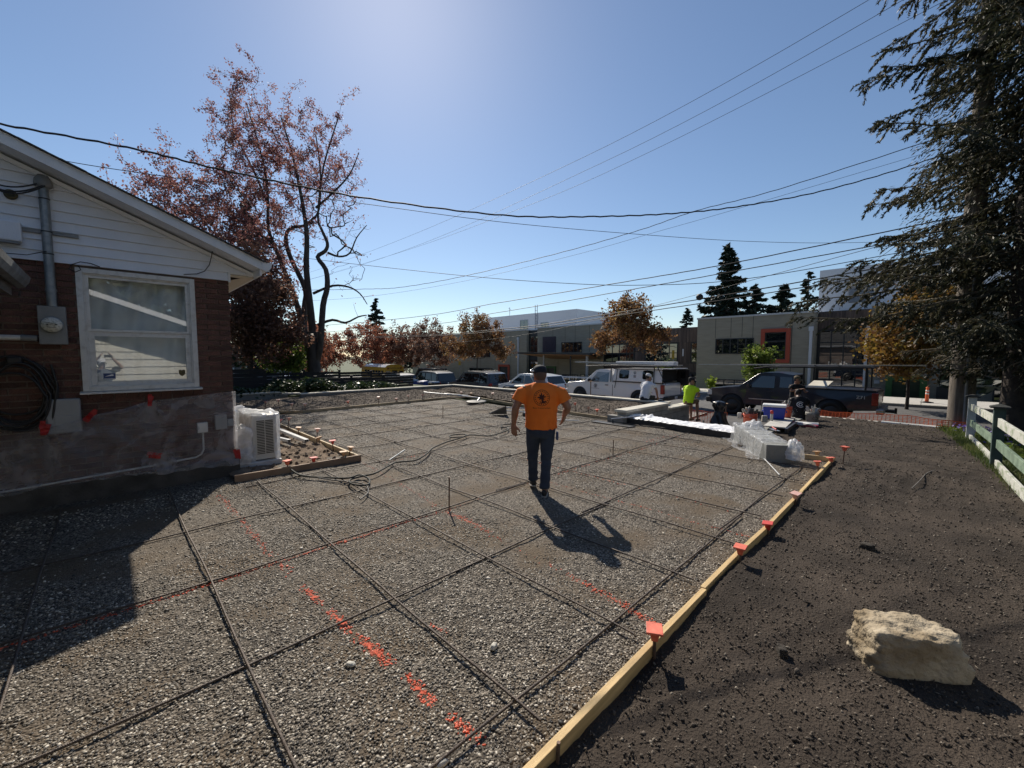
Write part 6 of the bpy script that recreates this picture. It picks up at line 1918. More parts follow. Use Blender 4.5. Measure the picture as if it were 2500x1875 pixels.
# ---- school bus
bus = thing('school_bus', 'yellow school bus with a white roof parked beyond the fence', 'bus', (23.8, 47.0, -2.05), R(86))
b = MB(); Lb, Wb = 7.2, 2.35
sec = [(-1.17, .55), (1.17, .55), (1.17, 2.2), (1.10, 2.62), (.85, 2.85), (.4, 2.94), (-.4, 2.94), (-.85, 2.85), (-1.10, 2.62), (-1.17, 2.2)]
n = len(sec)
b.add([(x, y, z) for x in (-Lb / 2, Lb / 2) for y, z in sec], [tuple(range(n - 1, -1, -1)), tuple(range(n, 2 * n))] + [(i, (i + 1) % n, n + (i + 1) % n, n + i) for i in range(n)])
b.build('body', 'bus_yellow', bus, local=True, bevel=.03)
b = MB(); rsx = [(1.115, 2.63), (.86, 2.865), (.4, 2.955), (-.4, 2.955), (-.86, 2.865), (-1.115, 2.63)]; n = len(rsx)
b.add([(x, y, z) for x in (-Lb / 2 + .02, Lb / 2 - .9) for y, z in rsx], [(i + 1, i, n + i, n + i + 1) for i in range(n - 1)]); b.build('roof', 'white_paint', bus, local=True)
for sd in (1, -1):
    for k in range(7):
        x = -Lb / 2 + .45 + k * .82
        b = MB(); b.box((x + .3, sd * 1.175, 1.98), (.66, .02, .52)); w_ = b.build('window', 'car_glass', bus, local=True, bevel=.01)
        b = MB(); b.box((x + .3, sd * 1.182, 1.99), (.66, .02, .035)); b.build('window_bar', 'black_trim', w_, local=True)
    for z in (.9, 1.25, 1.55):
        b = MB(); b.box((0, sd * 1.18, z), (Lb * .98, .02, .05)); b.build('rub_rail', 'black_trim', bus, local=True)
for sx in (1, -1):
    b = MB(); b.box((sx * (Lb / 2 + .006), .0, 1.95), (.02, .62, .62)); b.box((sx * (Lb / 2 + .006), .78, 1.95), (.02, .5, .5)); b.box((sx * (Lb / 2 + .006), -.78, 1.95), (.02, .5, .5)); b.build('end_window', 'car_glass', bus, local=True)
    text_mesh('SCHOOL BUS', .26, 'black_trim', Matrix.Translation((sx * (Lb / 2 + .015), 0, 2.5)) @ Matrix.Rotation(sx * PI / 2, 4, 'Z') @ Matrix.Rotation(PI / 2, 4, 'X'), bus, 'lettering', .002, True)
    for sd in (1, -1):
        b = MB(); b.box((sx * (Lb / 2 + .01), sd * .8, 2.52), (.03, .16, .16)); b.build('warning_lamp', 'tail_red', bus, local=True)
for x in (-2.2, 2.4):
    for sd in (1, -1): wheel(bus, x, sd * 1.0, .48, .28, 'rim_dark')
P('bin_blue', (0.012, 0.035, 0.16), .45); P('bin_brown', (0.12, 0.06, 0.035), .5); P('bin_black', (0.015, 0.016, 0.017), .4); P('lid_glossy', (0.16, 0.20, 0.24), .22, coat=.5)
def wheelie(label, x, y, mat, lid, rz=0.0, h=1.02, open_=0):
    t = thing('wheelie_bin', label, 'bin', (x, y, zr(y) + .02), rz, 'wheelie bins at the kerb')
    b = MB(); b.add([(-.22, -.24, .06), (.22, -.24, .06), (.22, .24, .06), (-.22, .24, .06), (-.29, -.30, h), (.29, -.30, h), (.29, .30, h), (-.29, .30, h)], [(3, 2, 1, 0), (4, 5, 6, 7), (0, 1, 5, 4), (1, 2, 6, 5), (2, 3, 7, 6), (3, 0, 4, 7)]); b.build('tub', mat, t, local=True, bevel=.03)
    b = MB(); b.add([(-.33, -.32, h + .01), (.33, -.32, h + .01), (.33, .32, h + .01), (-.33, .32, h + .01), (-.24, -.24, h + .07 + open_), (.26, -.24, h + .10), (.26, .24, h + .10), (-.24, .24, h + .07 + open_)], [(3, 2, 1, 0), (4, 5, 6, 7), (0, 1, 5, 4), (1, 2, 6, 5), (2, 3, 7, 6), (3, 0, 4, 7)]); b.build('lid', lid, t, local=True, bevel=.025)
    for sd in (1, -1):
        MB().lathe([(.001, -.03), (.13, -.03), (.13, .03), (.001, .03)], 16, 0, Matrix.Translation((-.24, sd * .22, .13)) @ Matrix.Rotation(PI / 2, 4, 'X')).build('wheel', 'tyre', t, local=True)
    MB().tube([(-.33, -.2, h - .03), (-.37, -.2, h), (-.37, .2, h), (-.33, .2, h - .03)], .016, 6).build('handle', mat, t, local=True)
wheelie('brown bin leftmost of the row behind the far wall', 15.6, 29.6, 'bin_brown', 'bin_brown', .2, 1.05)
wheelie('blue bin with its lid propped highest in the row', 15.9, 26.6, 'bin_blue', 'lid_glossy', .4, 1.12, .12)
wheelie('blue bin right in the middle of the row', 15.9, 25.3, 'bin_blue', 'bin_blue', .3, 1.08)
wheelie('dark green-lidded bin nearest the corner of the walls', 15.9, 23.9, 'bin_black', 'lid_glossy', .3, 1.05, .04)
wheelie('black bin with a shiny lid behind the left sleeve of the man in orange', 15.5, 15.9, 'bin_black', 'lid_glossy', .5, 1.0, .05)
wheelie('black bin half hidden behind the shoulder of the man in orange', 15.5, 15.1, 'bin_black', 'bin_black', .2, 1.05)
# ================================================================== school across the street
P('school_brick', (0.36, 0.325, 0.255), 0.9, (0.31, 0.28, 0.22), 1.2, .5, 30, stretch=(1, 1, 6))
P('school_brick_dark', (0.24, 0.225, 0.185), 0.9, (0.20, 0.185, 0.155), 1.2, .5, 30, stretch=(1, 1, 6))
P('cladding', (0.075, 0.056, 0.048), 0.8, (0.13, 0.097, 0.08), 2.0, .2, 20, stretch=(1, 6, .3), objrand=.25)
P('school_white', (0.62, 0.64, 0.68), 0.6); P('parapet', (0.55, 0.56, 0.56), 0.5); P('frame_dark', (0.03, 0.033, 0.036), .5)
P('orange_frame', (0.42, 0.07, 0.035), .5); P('green_frame', (0.03, 0.11, 0.03), .5); P('green_door', (0.008, 0.028, 0.012), .5); P('plum_panel', (0.05, 0.035, 0.05), .6)
P('canopy_wood', (0.36, 0.20, 0.11), .6, (0.28, 0.15, 0.08), 3, stretch=(1, 8, 1)); P('louvre', (0.33, 0.36, 0.40), .5); P('joint_dark', (0.09, 0.085, 0.07), .9)
glassmat('school_glass', (0.012, 0.016, 0.018), 0.22)
sch = thing('school_building', 'two-storey school of tan brick and dark timber cladding across the street', 'school', (35, 10, -1.6))
def wallbox(x0, x1, y0, y1, z0, z1, mat, cap=True, name='wall'):
    b = MB(); b.bx(x0, x1, y0, y1, z0, z1); w_ = b.build(name, mat, sch)
    if cap:
        b = MB(); b.bx(x0 - .06, x1, y0 - .05, y1 + .05, z1 + .002, z1 + .13); b.build('parapet', 'parapet', w_)
    return w_
def swin(x, y0, y1, z0, z1, ny, nz, fr='frame_dark', fw_=.07, surround=None, sw_=.25):
    b = MB()
    if surround:
        s = MB(); ring2(s, x - .14, x + .02, y0 - sw_, y1 + sw_, z0 - sw_, z1 + sw_, sw_); s.build('window_surround', surround, sch, bevel=.01)
    ring2(b, x - .05, x + .03, y0, y1, z0, z1, fw_)
    for i in range(1, ny):
        y = y0 + (y1 - y0) * i / ny; b.bx(x - .045, x + .03, y - fw_ / 2, y + fw_ / 2, z0 + fw_, z1 - fw_)
    for j in range(1, nz):
        z = z0 + (z1 - z0) * j / nz; b.bx(x - .043, x + .03, y0 + fw_, y1 - fw_, z - fw_ / 2, z + fw_ / 2)
    f = b.build('window', fr, sch)
    for i in range(ny):
        for j in range(nz):
            q = MB(); a0, a1 = y0 + (y1 - y0) * i / ny, y0 + (y1 - y0) * (i + 1) / ny; c0, c1 = z0 + (z1 - z0) * j / nz, z0 + (z1 - z0) * (j + 1) / nz
            q.quad((x - .015, a1, c0), (x - .015, a0, c0), (x - .015 + random.uniform(-.004, .004), a0, c1), (x - .015, a1, c1)); q.build('pane', 'school_glass', f)
def ring2(b, x0, x1, y0, y1, z0, z1, w_):
    b.bx(x0, x1, y0, y0 + w_, z0, z1); b.bx(x0, x1, y1 - w_, y1, z0, z1); b.bx(x0, x1, y0 + w_, y1 - w_, z0, z0 + w_); b.bx(x0, x1, y0 + w_, y1 - w_, z1 - w_, z1)
def joints(x, ys_, z0, z1):
    for y in ys_:
        b = MB(); b.bx(x - .004, x + .01, y - .02, y + .02, z0, z1); b.build('wall_joint', 'joint_dark', sch)
def boards(x, y0, y1, z0, z1, w_=.19):
    y = y0
    while y < y1 - .02:
        q = min(y + w_, y1); b = MB(); e = random.uniform(0, .015)
        b.bx(x - .03 - e, x + .02, y + .008, q - .008, z0, z1); b.build('cladding_board', 'cladding', sch); y = q
# right wing
wallbox(35, 50, 5.86, 13.78, -1.9, 4.86, 'school_brick'); joints(35, (9.65, 7.15), -1.5, 4.86); joints(35, (12.35, 11.2, 10.4), 3.3, 4.86)
swin(35, 9.55, 12.32, 2.02, 3.24, 5, 1); swin(35, 9.3, 12.35, -1.1, .02, 4, 1)
swin(35, 7.47, 8.82, 1.62, 3.6, 1, 3, surround='orange_frame', sw_=.26)
b = MB(); b.bx(34.86, 34.99, 5.93, 6.09, -1.5, 3.6); b.bx(34.82, 34.99, 5.88, 6.14, 3.6, 3.9); b.build('downspout', 'school_white', sch)
# right link with cladding and tall glazing
wallbox(36.2, 50, 2.9, 5.86, -1.9, 4.98, 'frame_dark', False); boards(36.2, 2.92, 5.84, 3.72, 4.96, .16); swin(36.2, 2.96, 5.74, 1.05, 3.68, 4, 3); swin(36.2, 2.96, 5.74, -1.5, .9, 4, 2)
b = MB(); b.bx(35.1, 35.25, 3.0, 3.15, -1.5, 3.5); b.bx(35.05, 35.28, 2.95, 3.22, 3.5, 3.8); b.build('downspout', 'school_white', sch)
# far right block
wallbox(35, 50, -22, 2.88, -1.9, 5.04, 'school_brick_dark')
b = MB(); ring2(b, 34.85, 35.02, .18, 2.02, -1.7, .66, .30); b.build('door_surround', 'green_frame', sch); b = MB(); b.bx(34.93, 35.01, .48, 1.72, -1.7, .36); dd = b.build('door', 'green_door', sch)
for k in range(5): b = MB(); b.bx(34.925, 34.932, .5, 1.7, -1.3 + k * .36, -1.285 + k * .36); b.build('door_panel_line', 'frame_dark', dd)
b = MB(); b.bx(34.96, 35.01, -.98, -.22, -1.7, .05); b.build('service_door', 'frame_dark', sch); swin(35, .9, 2.0, 1.55, 2.15, 2, 1); swin(35, -3.6, -2.4, -1.3, .2, 2, 1)
b = MB(); b.bx(34.96, 35.0, 2.32, 2.58, .1, .32); b.build('wall_plate', 'louvre', sch)
wallbox(40, 49, -9, 6.5, 4.95, 8.5, 'school_white', False, 'penthouse')
b = MB(); b.bx(39.95, 40.01, 3.1, 4.66, 5.85, 7.0); lv = b.build('louvre', 'frame_dark', sch)
for k in range(16): b = MB(); b.bx(39.9, 39.96, 3.1, 4.66, 5.88 + k * .07, 5.92 + k * .07); b.build('slat', 'louvre', lv)
# left link
wallbox(37.2, 50, 13.78, 24.2, -2.0, 4.42, 'frame_dark', False); boards(37.2, 13.82, 24.15, 3.12, 4.4, .19); boards(37.2, 13.82, 24.15, .42, 1.2, .19); boards(37.2, 15.2, 16.3, 1.22, 3.1, .19); boards(37.2, 19.6, 20.6, 1.22, 3.1, .19)
swin(37.2, 13.9, 15.15, 1.25, 3.05, 2, 2); swin(37.2, 16.35, 19.5, 1.25, 3.05, 4, 2); swin(37.2, 20.7, 24.0, 1.25, 3.05, 4, 2); swin(37.2, 13.9, 17.5, -1.7, .38, 4, 1); swin(37.2, 18, 24.0, -1.7, .38, 5, 1)
b = MB(); b.bx(37.13, 37.16, 15.78, 15.9, 1.85, 2.5); b.build('lamp_strip', 'school_white', sch)
# left wing
wallbox(37, 52, 24.2, 33.4, -2.1, 5.16, 'school_brick'); joints(37, (25.9, 27.8, 29.2, 31.0), 2.3, 5.16); joints(37, (25.9, 28.1, 30.2), -1.9, 1.8)
swin(37, 26.85, 29.7, 2.27, 3.42, 5, 1); b = MB(); b.bx(36.9, 37.02, 30.55, 32.5, 2.25, 4.12); b.build('plum_panel', 'plum_panel', sch); swin(36.93, 30.95, 32.1, 2.4, 3.75, 1, 3, 'plum_panel')
b = MB(); ring2(b, 36.86, 37.02, 30.45, 31.95, -2, .68, .22); b.build('door_surround', 'green_frame', sch); b = MB(); b.bx(36.95, 37.01, 30.67, 31.73, -2, .46); b.build('door', 'frame_dark', sch)
swin(37, 25.2, 27.0, -1.9, -.1, 2, 1); swin(37, 27.4, 29.6, -1.9, -.2, 3, 1)
wallbox(37.4, 52, 33.4, 35.2, -2.1, 5.0, 'frame_dark', False); swin(37.4, 33.5, 35.1, 1.9, 4.3, 2, 2); swin(37.4, 33.5, 35.1, -1.2, 1.4, 2, 2)
wallbox(37, 52, 35.2, 62, -2.3, 5.02, 'school_brick'); joints(37, (38, 41, 44, 48), -2, 5)
b = MB(); ring2(b, 36.86, 37.02, 38.2, 40.3, -2.2, .75, .26); b.build('door_surround', 'orange_frame', sch); b = MB(); b.bx(36.95, 37.01, 38.46, 40.04, -2.2, .5); b.build('door', 'frame_dark', sch)
swin(37, 42, 46, 1.7, 3.2, 5, 1); swin(37, 41.5, 46.5, -1.7, .2, 5, 1)
b = MB(); b.bx(36.85, 36.99, 36.5, 36.66, -2, 3.9); b.bx(36.8, 36.99, 36.45, 36.72, 3.9, 4.2); b.build('downspout', 'school_white', sch)
wallbox(45, 58, 33.6, 52, 5.1, 8.15, 'school_white', False, 'penthouse'); swin(45, 42.5, 44.2, 5.7, 7.3, 2, 1, 'louvre'); swin(45, 38.5, 40, 5.5, 6.7, 2, 1, 'louvre')
b = MB(); b.tube([(44.9, 40.6, 5), (44.9, 40.6, 9.3)], .05, 6); b.tube([(44.9, 41.0, 5), (44.9, 41.0, 9.3)], .05, 6)
for k in range(9): b.tube([(44.9, 40.6, 5.3 + k * .4), (44.9, 41.0, 5.3 + k * .4)], .03, 5)
b.build('roof_ladder', 'louvre', sch); b = MB().tube([(46, 47.5, 8.1), (46, 47.5, 9.6)], .04, 5); b.tube([(46, 47.2, 9.2), (46, 47.8, 9.5)], .03, 5); b.build('aerial', 'louvre', sch)
# entrance canopy
cp_ = MB(); cp_.add([(33.2, 23.2, 1.98), (33.2, 33.0, 2.12), (37, 33.0, 2.12), (37, 23.2, 1.98), (33.2, 23.2, 2.16), (33.2, 33.0, 2.30), (37, 33.0, 2.30), (37, 23.2, 2.16)], [(3, 2, 1, 0), (4, 5, 6, 7), (0, 1, 5, 4), (1, 2, 6, 5), (2, 3, 7, 6), (3, 0, 4, 7)]); cp_.build('canopy_edge', 'frame_dark', sch)
cp_ = MB(); cp_.add([(33.3, 23.4, 1.97), (33.3, 32.2, 2.10), (36.9, 31.0, 1.55), (36.9, 24.4, 1.50)], [(0, 1, 2, 3), (3, 2, 1, 0)]); cp_.add([(33.3, 32.2, 2.10), (33.3, 32.6, 2.10), (36.9, 31.4, 1.6), (36.9, 31.0, 1.55)], [(0, 1, 2, 3), (3, 2, 1, 0)]); cp_.build('canopy_soffit', 'canopy_wood', sch)
for y in (24.2, 26.25, 29.95):
    b = MB().tube([(34.2, y, -1.9), (34.2, y, 1.96)], .09 if y != 24.2 else .14, 10); b.build('column', 'frame_dark' if y == 26.25 else 'louvre', sch)
b = MB(); b.bx(33, 33.06, 22.5, 28.2, -.32, -.16); b.build('handrail', 'school_white', sch)
for y in (22.6, 25.4, 28.1): b = MB(); b.bx(33, 33.05, y, y + .06, -1.7, -.32); b.build('rail_post', 'school_white', sch)
b = MB(); b.bx(33, 33.04, 22.5, 25.4, -.62, -.56); b.bx(33, 33.04, 22.5, 25.4, -.9, -.84); b.build('handrail', 'school_white', sch)
b = MB().tube([(34, 30.4, .05), (34, 28.9, -1.2)], .035, 6); b.build('stair_rail', 'school_white', sch)

# far houses on the left
P('house_grey', (0.10, 0.105, 0.115), .8, (0.13, 0.135, 0.145), 2); P('garage_white', (0.30, 0.32, 0.36), .6); P('roof_dark', (0.04, 0.04, 0.044), .9, (0.06, 0.058, 0.058), 3)
def far_house(label, x, y, z, rz, w_, d_, h, garage=True):
    t = thing('far_house', label, 'house', (x, y, z), rz)
    b = MB(); b.bx(-d_ / 2, d_ / 2, -w_ / 2, w_ / 2, 0, h); b.build('wall', 'house_grey', t, local=True)
    b = MB(); e = .5
    b.add([(-d_ / 2 - e, -w_ / 2 - e, h - .1), (d_ / 2 + e, -w_ / 2 - e, h - .1), (d_ / 2 + e, w_ / 2 + e, h - .1), (-d_ / 2 - e, w_ / 2 + e, h - .1), (0, -w_ / 2 - e, h + d_ * .32), (0, w_ / 2 + e, h + d_ * .32)], [(0, 4, 5, 3), (1, 2, 5, 4), (0, 1, 4), (2, 3, 5), (3, 2, 1, 0)])
    b.build('roof', 'roof_dark', t, local=True)
    if garage:
        b = MB(); b.bx(-d_ / 2 - .05, -d_ / 2 - .005, -w_ * .35, w_ * .12, 0, 2.4); g = b.build('garage_door', 'garage_white', t, local=True)
        for k in range(4): b = MB(); b.bx(-d_ / 2 - .06, -d_ / 2 - .048, -w_ * .34, w_ * .11, .5 + k * .5, .53 + k * .5); b.build('panel_line', 'frame_dark', g, local=True)
    for k in range(2):
        b = MB(); b.bx(-d_ / 2 - .04, -d_ / 2 - .005, w_ * (.2 + .14 * k), w_ * (.3 + .14 * k), 1.0, 2.2); f = b.build('window', 'school_white', t, local=True)
        b = MB(); b.bx(-d_ / 2 - .05, -d_ / 2 - .039, w_ * (.21 + .14 * k), w_ * (.29 + .14 * k), 1.1, 2.1); b.build('pane', 'school_glass', f, local=True)
far_house('grey house with a pale garage door far behind the big tree trunk', 17.5, 73, -2.0, R(68), 16, 9, 2.9)
far_house('dark low house farther left behind the fence', -2, 62, -2.0, R(80), 12, 9, 3.0)
ts = thing('message_sign', 'small electronic sign showing the time above the dark fence', 'sign', (16.9, 60.0, -2), R(14))
b = MB(); b.bx(-.1, .1, .85, 1.7, 0, 2.12); b.build('pillar', 'concrete', ts, local=True)
b = MB(); b.bx(-.1, .1, -1.05, .84, .9, 2.05); b.build('panel', 'bin_blue', ts, local=True)
m = bpy.data.materials.new('lit_letters'); m.use_nodes = True; e_ = m.node_tree.nodes['Principled BSDF']; e_.inputs['Emission Color'].default_value = (.8, .85, 1, 1); e_.inputs['Emission Strength'].default_value = 1.0; MATS['lit_letters'] = m
text_mesh('10:24 AM', .46, 'lit_letters', Matrix.Translation((-.104, -.1, 1.35)) @ Matrix.Rotation(-PI / 2, 4, 'Z') @ Matrix.Rotation(PI / 2, 4, 'X'), ts, 'lettering', .003, True)
b = MB(); b.add([(20, 56, -1.985), (34, 56, -1.985), (34, 60, -1.985), (20, 60, -1.985)], [(0, 1, 2, 3)]); put(b.build('driveway', 'concrete'), kind='structure')
P('lawn', (0.07, 0.13, 0.025), .9, (0.11, 0.16, 0.04), 4, .5, 50)
b = MB(); b.add([(12, 61, -1.98), (36.8, 62.2, -1.98), (36.8, 72, -1.98), (12, 80, -1.98)], [(0, 1, 2, 3)]); b.add([(20, 48, -1.98), (34, 45.5, -1.98), (34, 55.9, -1.98), (20, 55.9, -1.98)], [(0, 1, 2, 3)]); put(b.build('lawn', 'lawn'), kind='structure')

# street furniture on the far pavement
t = thing('street_sign', 'slim pole with a narrow yellow sign behind the seated workers', 'sign', (28.1, 12.65, zr(12.6) + .13))
MB().tube([(0, 0, 0), (0, 0, 2.75)], .035, 8).build('pole', 'galvanised', t, local=True); b = MB(); b.box((-.04, 0, 2.55), (.02, .16, .62), R(35)); P('sign_yellow', (0.45, 0.30, 0.02), .5); b.build('plate', 'sign_yellow', t, local=True); b = MB(); b.box((0, 0, 1.38), (.14, .14, .22)); b.build('junction', 'louvre', t, local=True, bevel=.02)
t = thing('street_sign', 'thin sign post by the dark blue family SUV', 'sign', (28.0, 36.9, zr(36.9) + .13)); MB().tube([(0, 0, 0), (0, 0, 2.6)], .04, 8).build('pole', 'galvanised', t, local=True); b = MB(); b.box((-.05, 0, 2.35), (.02, .3, .45), R(20)); b.build('plate', 'sign_yellow', t, local=True)
t = thing('delineator', 'orange tubular delineator post on the far pavement', 'delineator', (29.0, .12, zr(0) + .14))
MB().lathe([(.24, 0), (.24, .035), (.10, .06), (.001, .06)], 20).build('base', 'black_trim', t, local=True); MB().lathe([(.055, .05), (.075, .08), (.06, .62), (.05, .66), (.05, .72), (.075, .76), (.001, .79)], 16).build('tube', 'mesh_orange', t, local=True)
for z in (.42, .56): MB().lathe([(.0715 - z * .012, z), (.0705 - z * .012, z + .07)], 16).build('reflective_band', 'white_print', t, local=True)
def bicycle(label, x, y, rz):
    t = thing('bicycle', label, 'bicycle', (x, y, -.69 - .028 * (y - 8) * .55), rz, 'bicycles by the school entrance')
    for u in (-.52, .52):
        w_ = MB(); pts = [(u + .33 * math.cos(a), 0, .34 + .33 * math.sin(a)) for a in np.linspace(0, 2 * PI, 25)]; w_.tube(pts, .022, 6, cap=False); o = w_.build('wheel', 'tyre', t, local=True)
        b = MB()
        for a in np.linspace(0, PI, 6)[:-1]: b.tube([(u + .32 * math.cos(a), 0, .34 + .32 * math.sin(a)), (u - .32 * math.cos(a), 0, .34 - .32 * math.sin(a))], .004, 4)
        b.build('spokes', 'louvre', o, local=True)
    b = MB()
    for p, q in (((-.52, 0, .34), (-.12, 0, .32)), ((-.12, 0, .32), (-.25, 0, .86)), ((-.25, 0, .78), (.36, 0, .80)), ((-.12, 0, .32), (.36, 0, .74)), ((-.52, 0, .34), (-.24, 0, .74)), ((.33, 0, .92), (.52, 0, .34))): b.tube([p, q], .02, 6)
    b.build('frame', 'school_white', t, local=True); MB().tube([(.30, -.28, .98), (.33, 0, .93), (.30, .28, .98)], .016, 6).build('handlebar', 'black_trim', t, local=True); b = MB(); b.box((-.26, 0, .90), (.25, .12, .05)); b.build('saddle', 'black_trim', t, local=True, bevel=.02)
bicycle('pale bicycle parked before the school entrance, left one', 30.6, 25.9, R(60)); bicycle('bicycle standing right beside the entrance column', 30.2, 24.4, R(75))
# ================================================================== trees
leafmat('beech_leaf', [(0.10, 0.042, 0.046), (0.20, 0.088, 0.088), (0.33, 0.165, 0.145), (0.44, 0.27, 0.21)], .6)
leafmat('plum_leaf', [(0.075, 0.038, 0.030), (0.15, 0.078, 0.056), (0.24, 0.135, 0.095), (0.30, 0.18, 0.11)], .5)
leafmat('rust_leaf', [(0.13, 0.045, 0.032), (0.24, 0.09, 0.055), (0.36, 0.15, 0.09), (0.42, 0.22, 0.13)], .5)
leafmat('maple_leaf', [(0.09, 0.045, 0.028), (0.18, 0.09, 0.045), (0.27, 0.155, 0.065), (0.28, 0.21, 0.075)], .5)
leafmat('gold_leaf', [(0.10, 0.045, 0.02), (0.20, 0.105, 0.03), (0.26, 0.17, 0.035), (0.22, 0.19, 0.04)], .42)
leafmat('green_leaf', [(0.035, 0.06, 0.012), (0.085, 0.13, 0.022), (0.16, 0.21, 0.04), (0.22, 0.26, 0.06)], .5)
leafmat('lime_leaf', [(0.12, 0.18, 0.02), (0.24, 0.32, 0.03), (0.34, 0.42, 0.06)], .5)
leafmat('conifer_leaf', [(0.010, 0.018, 0.014), (0.020, 0.034, 0.022), (0.036, 0.050, 0.030)], .15)
leafmat('spruce_needle', [(0.013, 0.020, 0.012), (0.034, 0.040, 0.021), (0.075, 0.070, 0.038), (0.15, 0.13, 0.08)], .3)
leafmat('hedge_leaf', [(0.014, 0.026, 0.010), (0.03, 0.05, 0.018), (0.06, 0.085, 0.035)], .25, .4)
P('bark_grey', (0.085, 0.07, 0.06), .9, (0.05, 0.04, 0.035), 5, .8, 14, stretch=(1, 1, .35)); P('bark_dark', (0.035, 0.027, 0.022), .9, (0.06, 0.047, 0.038), 6, .6, 20); P('twig_grey', (0.09, 0.075, 0.055), .95, (0.17, 0.145, 0.10), 9)
def grow(trunk, targets, rng, bow=.15, zpen=.5, wob=.12, step=.45, limbs=()):
    """connect every target point to the nearest limb with a bowed shoot; radii from what each limb carries"""
    P_, par = [], []
    for i, p in enumerate(trunk): P_.append(np.array(p, float)); par.append(i - 1)
    for lp in limbs:
        for i, p in enumerate(lp): P_.append(np.array(p, float)); par.append(len(P_) - 2 if i else 0)
    arr = np.zeros((60000, 3)); n = len(P_); arr[:n] = P_
    base = np.array(trunk[-1]); order = np.argsort(np.linalg.norm(targets - base, axis=1))
    paths = []; pr = list(par); start = max(1, int(len(trunk) * .45))
    for k in order:
        t = targets[k]; d = t - arr[start:n]; cost = np.linalg.norm(d, axis=1) + zpen * np.maximum(0, -(d[:, 2]) + .2)
        j = start + int(np.argmin(cost)); a = arr[j]; L_ = np.linalg.norm(t - a)
        m = max(2, int(L_ / step)); side = rng.normal(size=3) * wob * L_; side[2] = abs(side[2]) * .3 - bow * L_ * .4
        prev = j; path = [j]
        for q in range(1, m + 1):
            s = q / m; p = a + (t - a) * s + side * math.sin(PI * s)
            if n >= 59990: break
            arr[n] = p; pr.append(prev); prev = n; path.append(n); n += 1
        paths.append(path)
    return arr[:n].copy(), np.array(pr), paths
def tree(name, label, loc, trunk, targets, leaf, bark, nleaf, lsize, spread, r_tip=.007, expo=2.35, seed=1, group=None, cat='tree', keepf=None, sides=6, wob=.12, zpen=.5, flat=.2, minr=.012, limb_label=None, bow=.15, limbs=(), limb_r=(), base_r=None):
    rng = np.random.default_rng(seed); loc = np.array(loc, float)
    t = thing(name, label, cat, tuple(loc), 0, group)
    arr, pr, paths = grow(trunk, targets, rng, wob=wob, zpen=zpen, bow=bow, limbs=limbs)
    n = len(arr); carry = np.zeros(n); kids = np.zeros(n, int)
    for i in range(n):
        if pr[i] >= 0: kids[pr[i]] += 1
    acc = np.where(kids == 0, r_tip ** expo, 0.0)
    for i in range(n - 1, 0, -1): acc[pr[i]] += acc[i]
    rad = acc ** (1 / expo)
    b = MB(); tp = list(range(len(trunk)))
    rt_ = [max(rad[i], rad[len(trunk) - 1]) for i in tp]; k0 = rt_[0]
    if base_r: rt_ = [base_r * (1 - .5 * i / len(tp)) for i in tp]
    for lp, (ra, rb) in zip(limbs, limb_r): b.tube(lp, list(np.linspace(ra, rb, len(lp))), 9, cap=True)
    b.tube([arr[i] for i in tp], [max(rt_[i], rt_[0] * (1 - .35 * i / len(tp))) * (1 + .35 * math.exp(-i * 1.2)) for i in tp], 12, cap=True)
    for path in paths:
        rs_ = [rad[i] for i in path]; rs_[0] = min(rad[path[0]], rs_[1] * 1.25)
        if rs_[1] < minr * .3: continue
        ns_ = sides + 3 if rs_[1] > .06 else (sides if rs_[1] > .025 else 3)
        b.tube([arr[i] for i in path], [max(.004, q) for q in rs_], ns_, cap=False)
    b.build('trunk', bark, t, local=True)
    small = np.where(rad < r_tip * 3.0)[0]; tips = arr[small]
    idx = rng.integers(0, len(tips), nleaf); pts = tips[idx] + rng.normal(size=(nleaf, 3)) * spread
    if keepf is not None: pts = pts[rng.random(len(pts)) < keepf(pts)]
    v, f = leaves_np(pts, lsize, flat, .62, rng)
    link_mesh('crown', np_mesh('crown', v, f, leaf), t)
    return t
def ellipsoid_targets(rng, n, blobs, shell=.55):
    out = []; w_ = np.array([b_[1][0] * b_[1][1] * b_[1][2] for b_ in blobs]); w_ = w_ / w_.sum()
    for (c, r), q in zip(blobs, w_):
        k = max(3, int(n * q)); u = rng.normal(size=(k, 3)); u /= np.linalg.norm(u, axis=1)[:, None]
        out.append(np.array(c) + u * np.array(r) * (shell + (1 - shell) * rng.random(k)[:, None] ** .6))
    return np.concatenate(out)
RT = np.array([0.714, -0.70, 0]); FW = np.array([0.70, 0.714, 0])
def scr(dx, dz, df=0.0): return tuple(RT * dx + FW * df + np.array([0, 0, dz]))
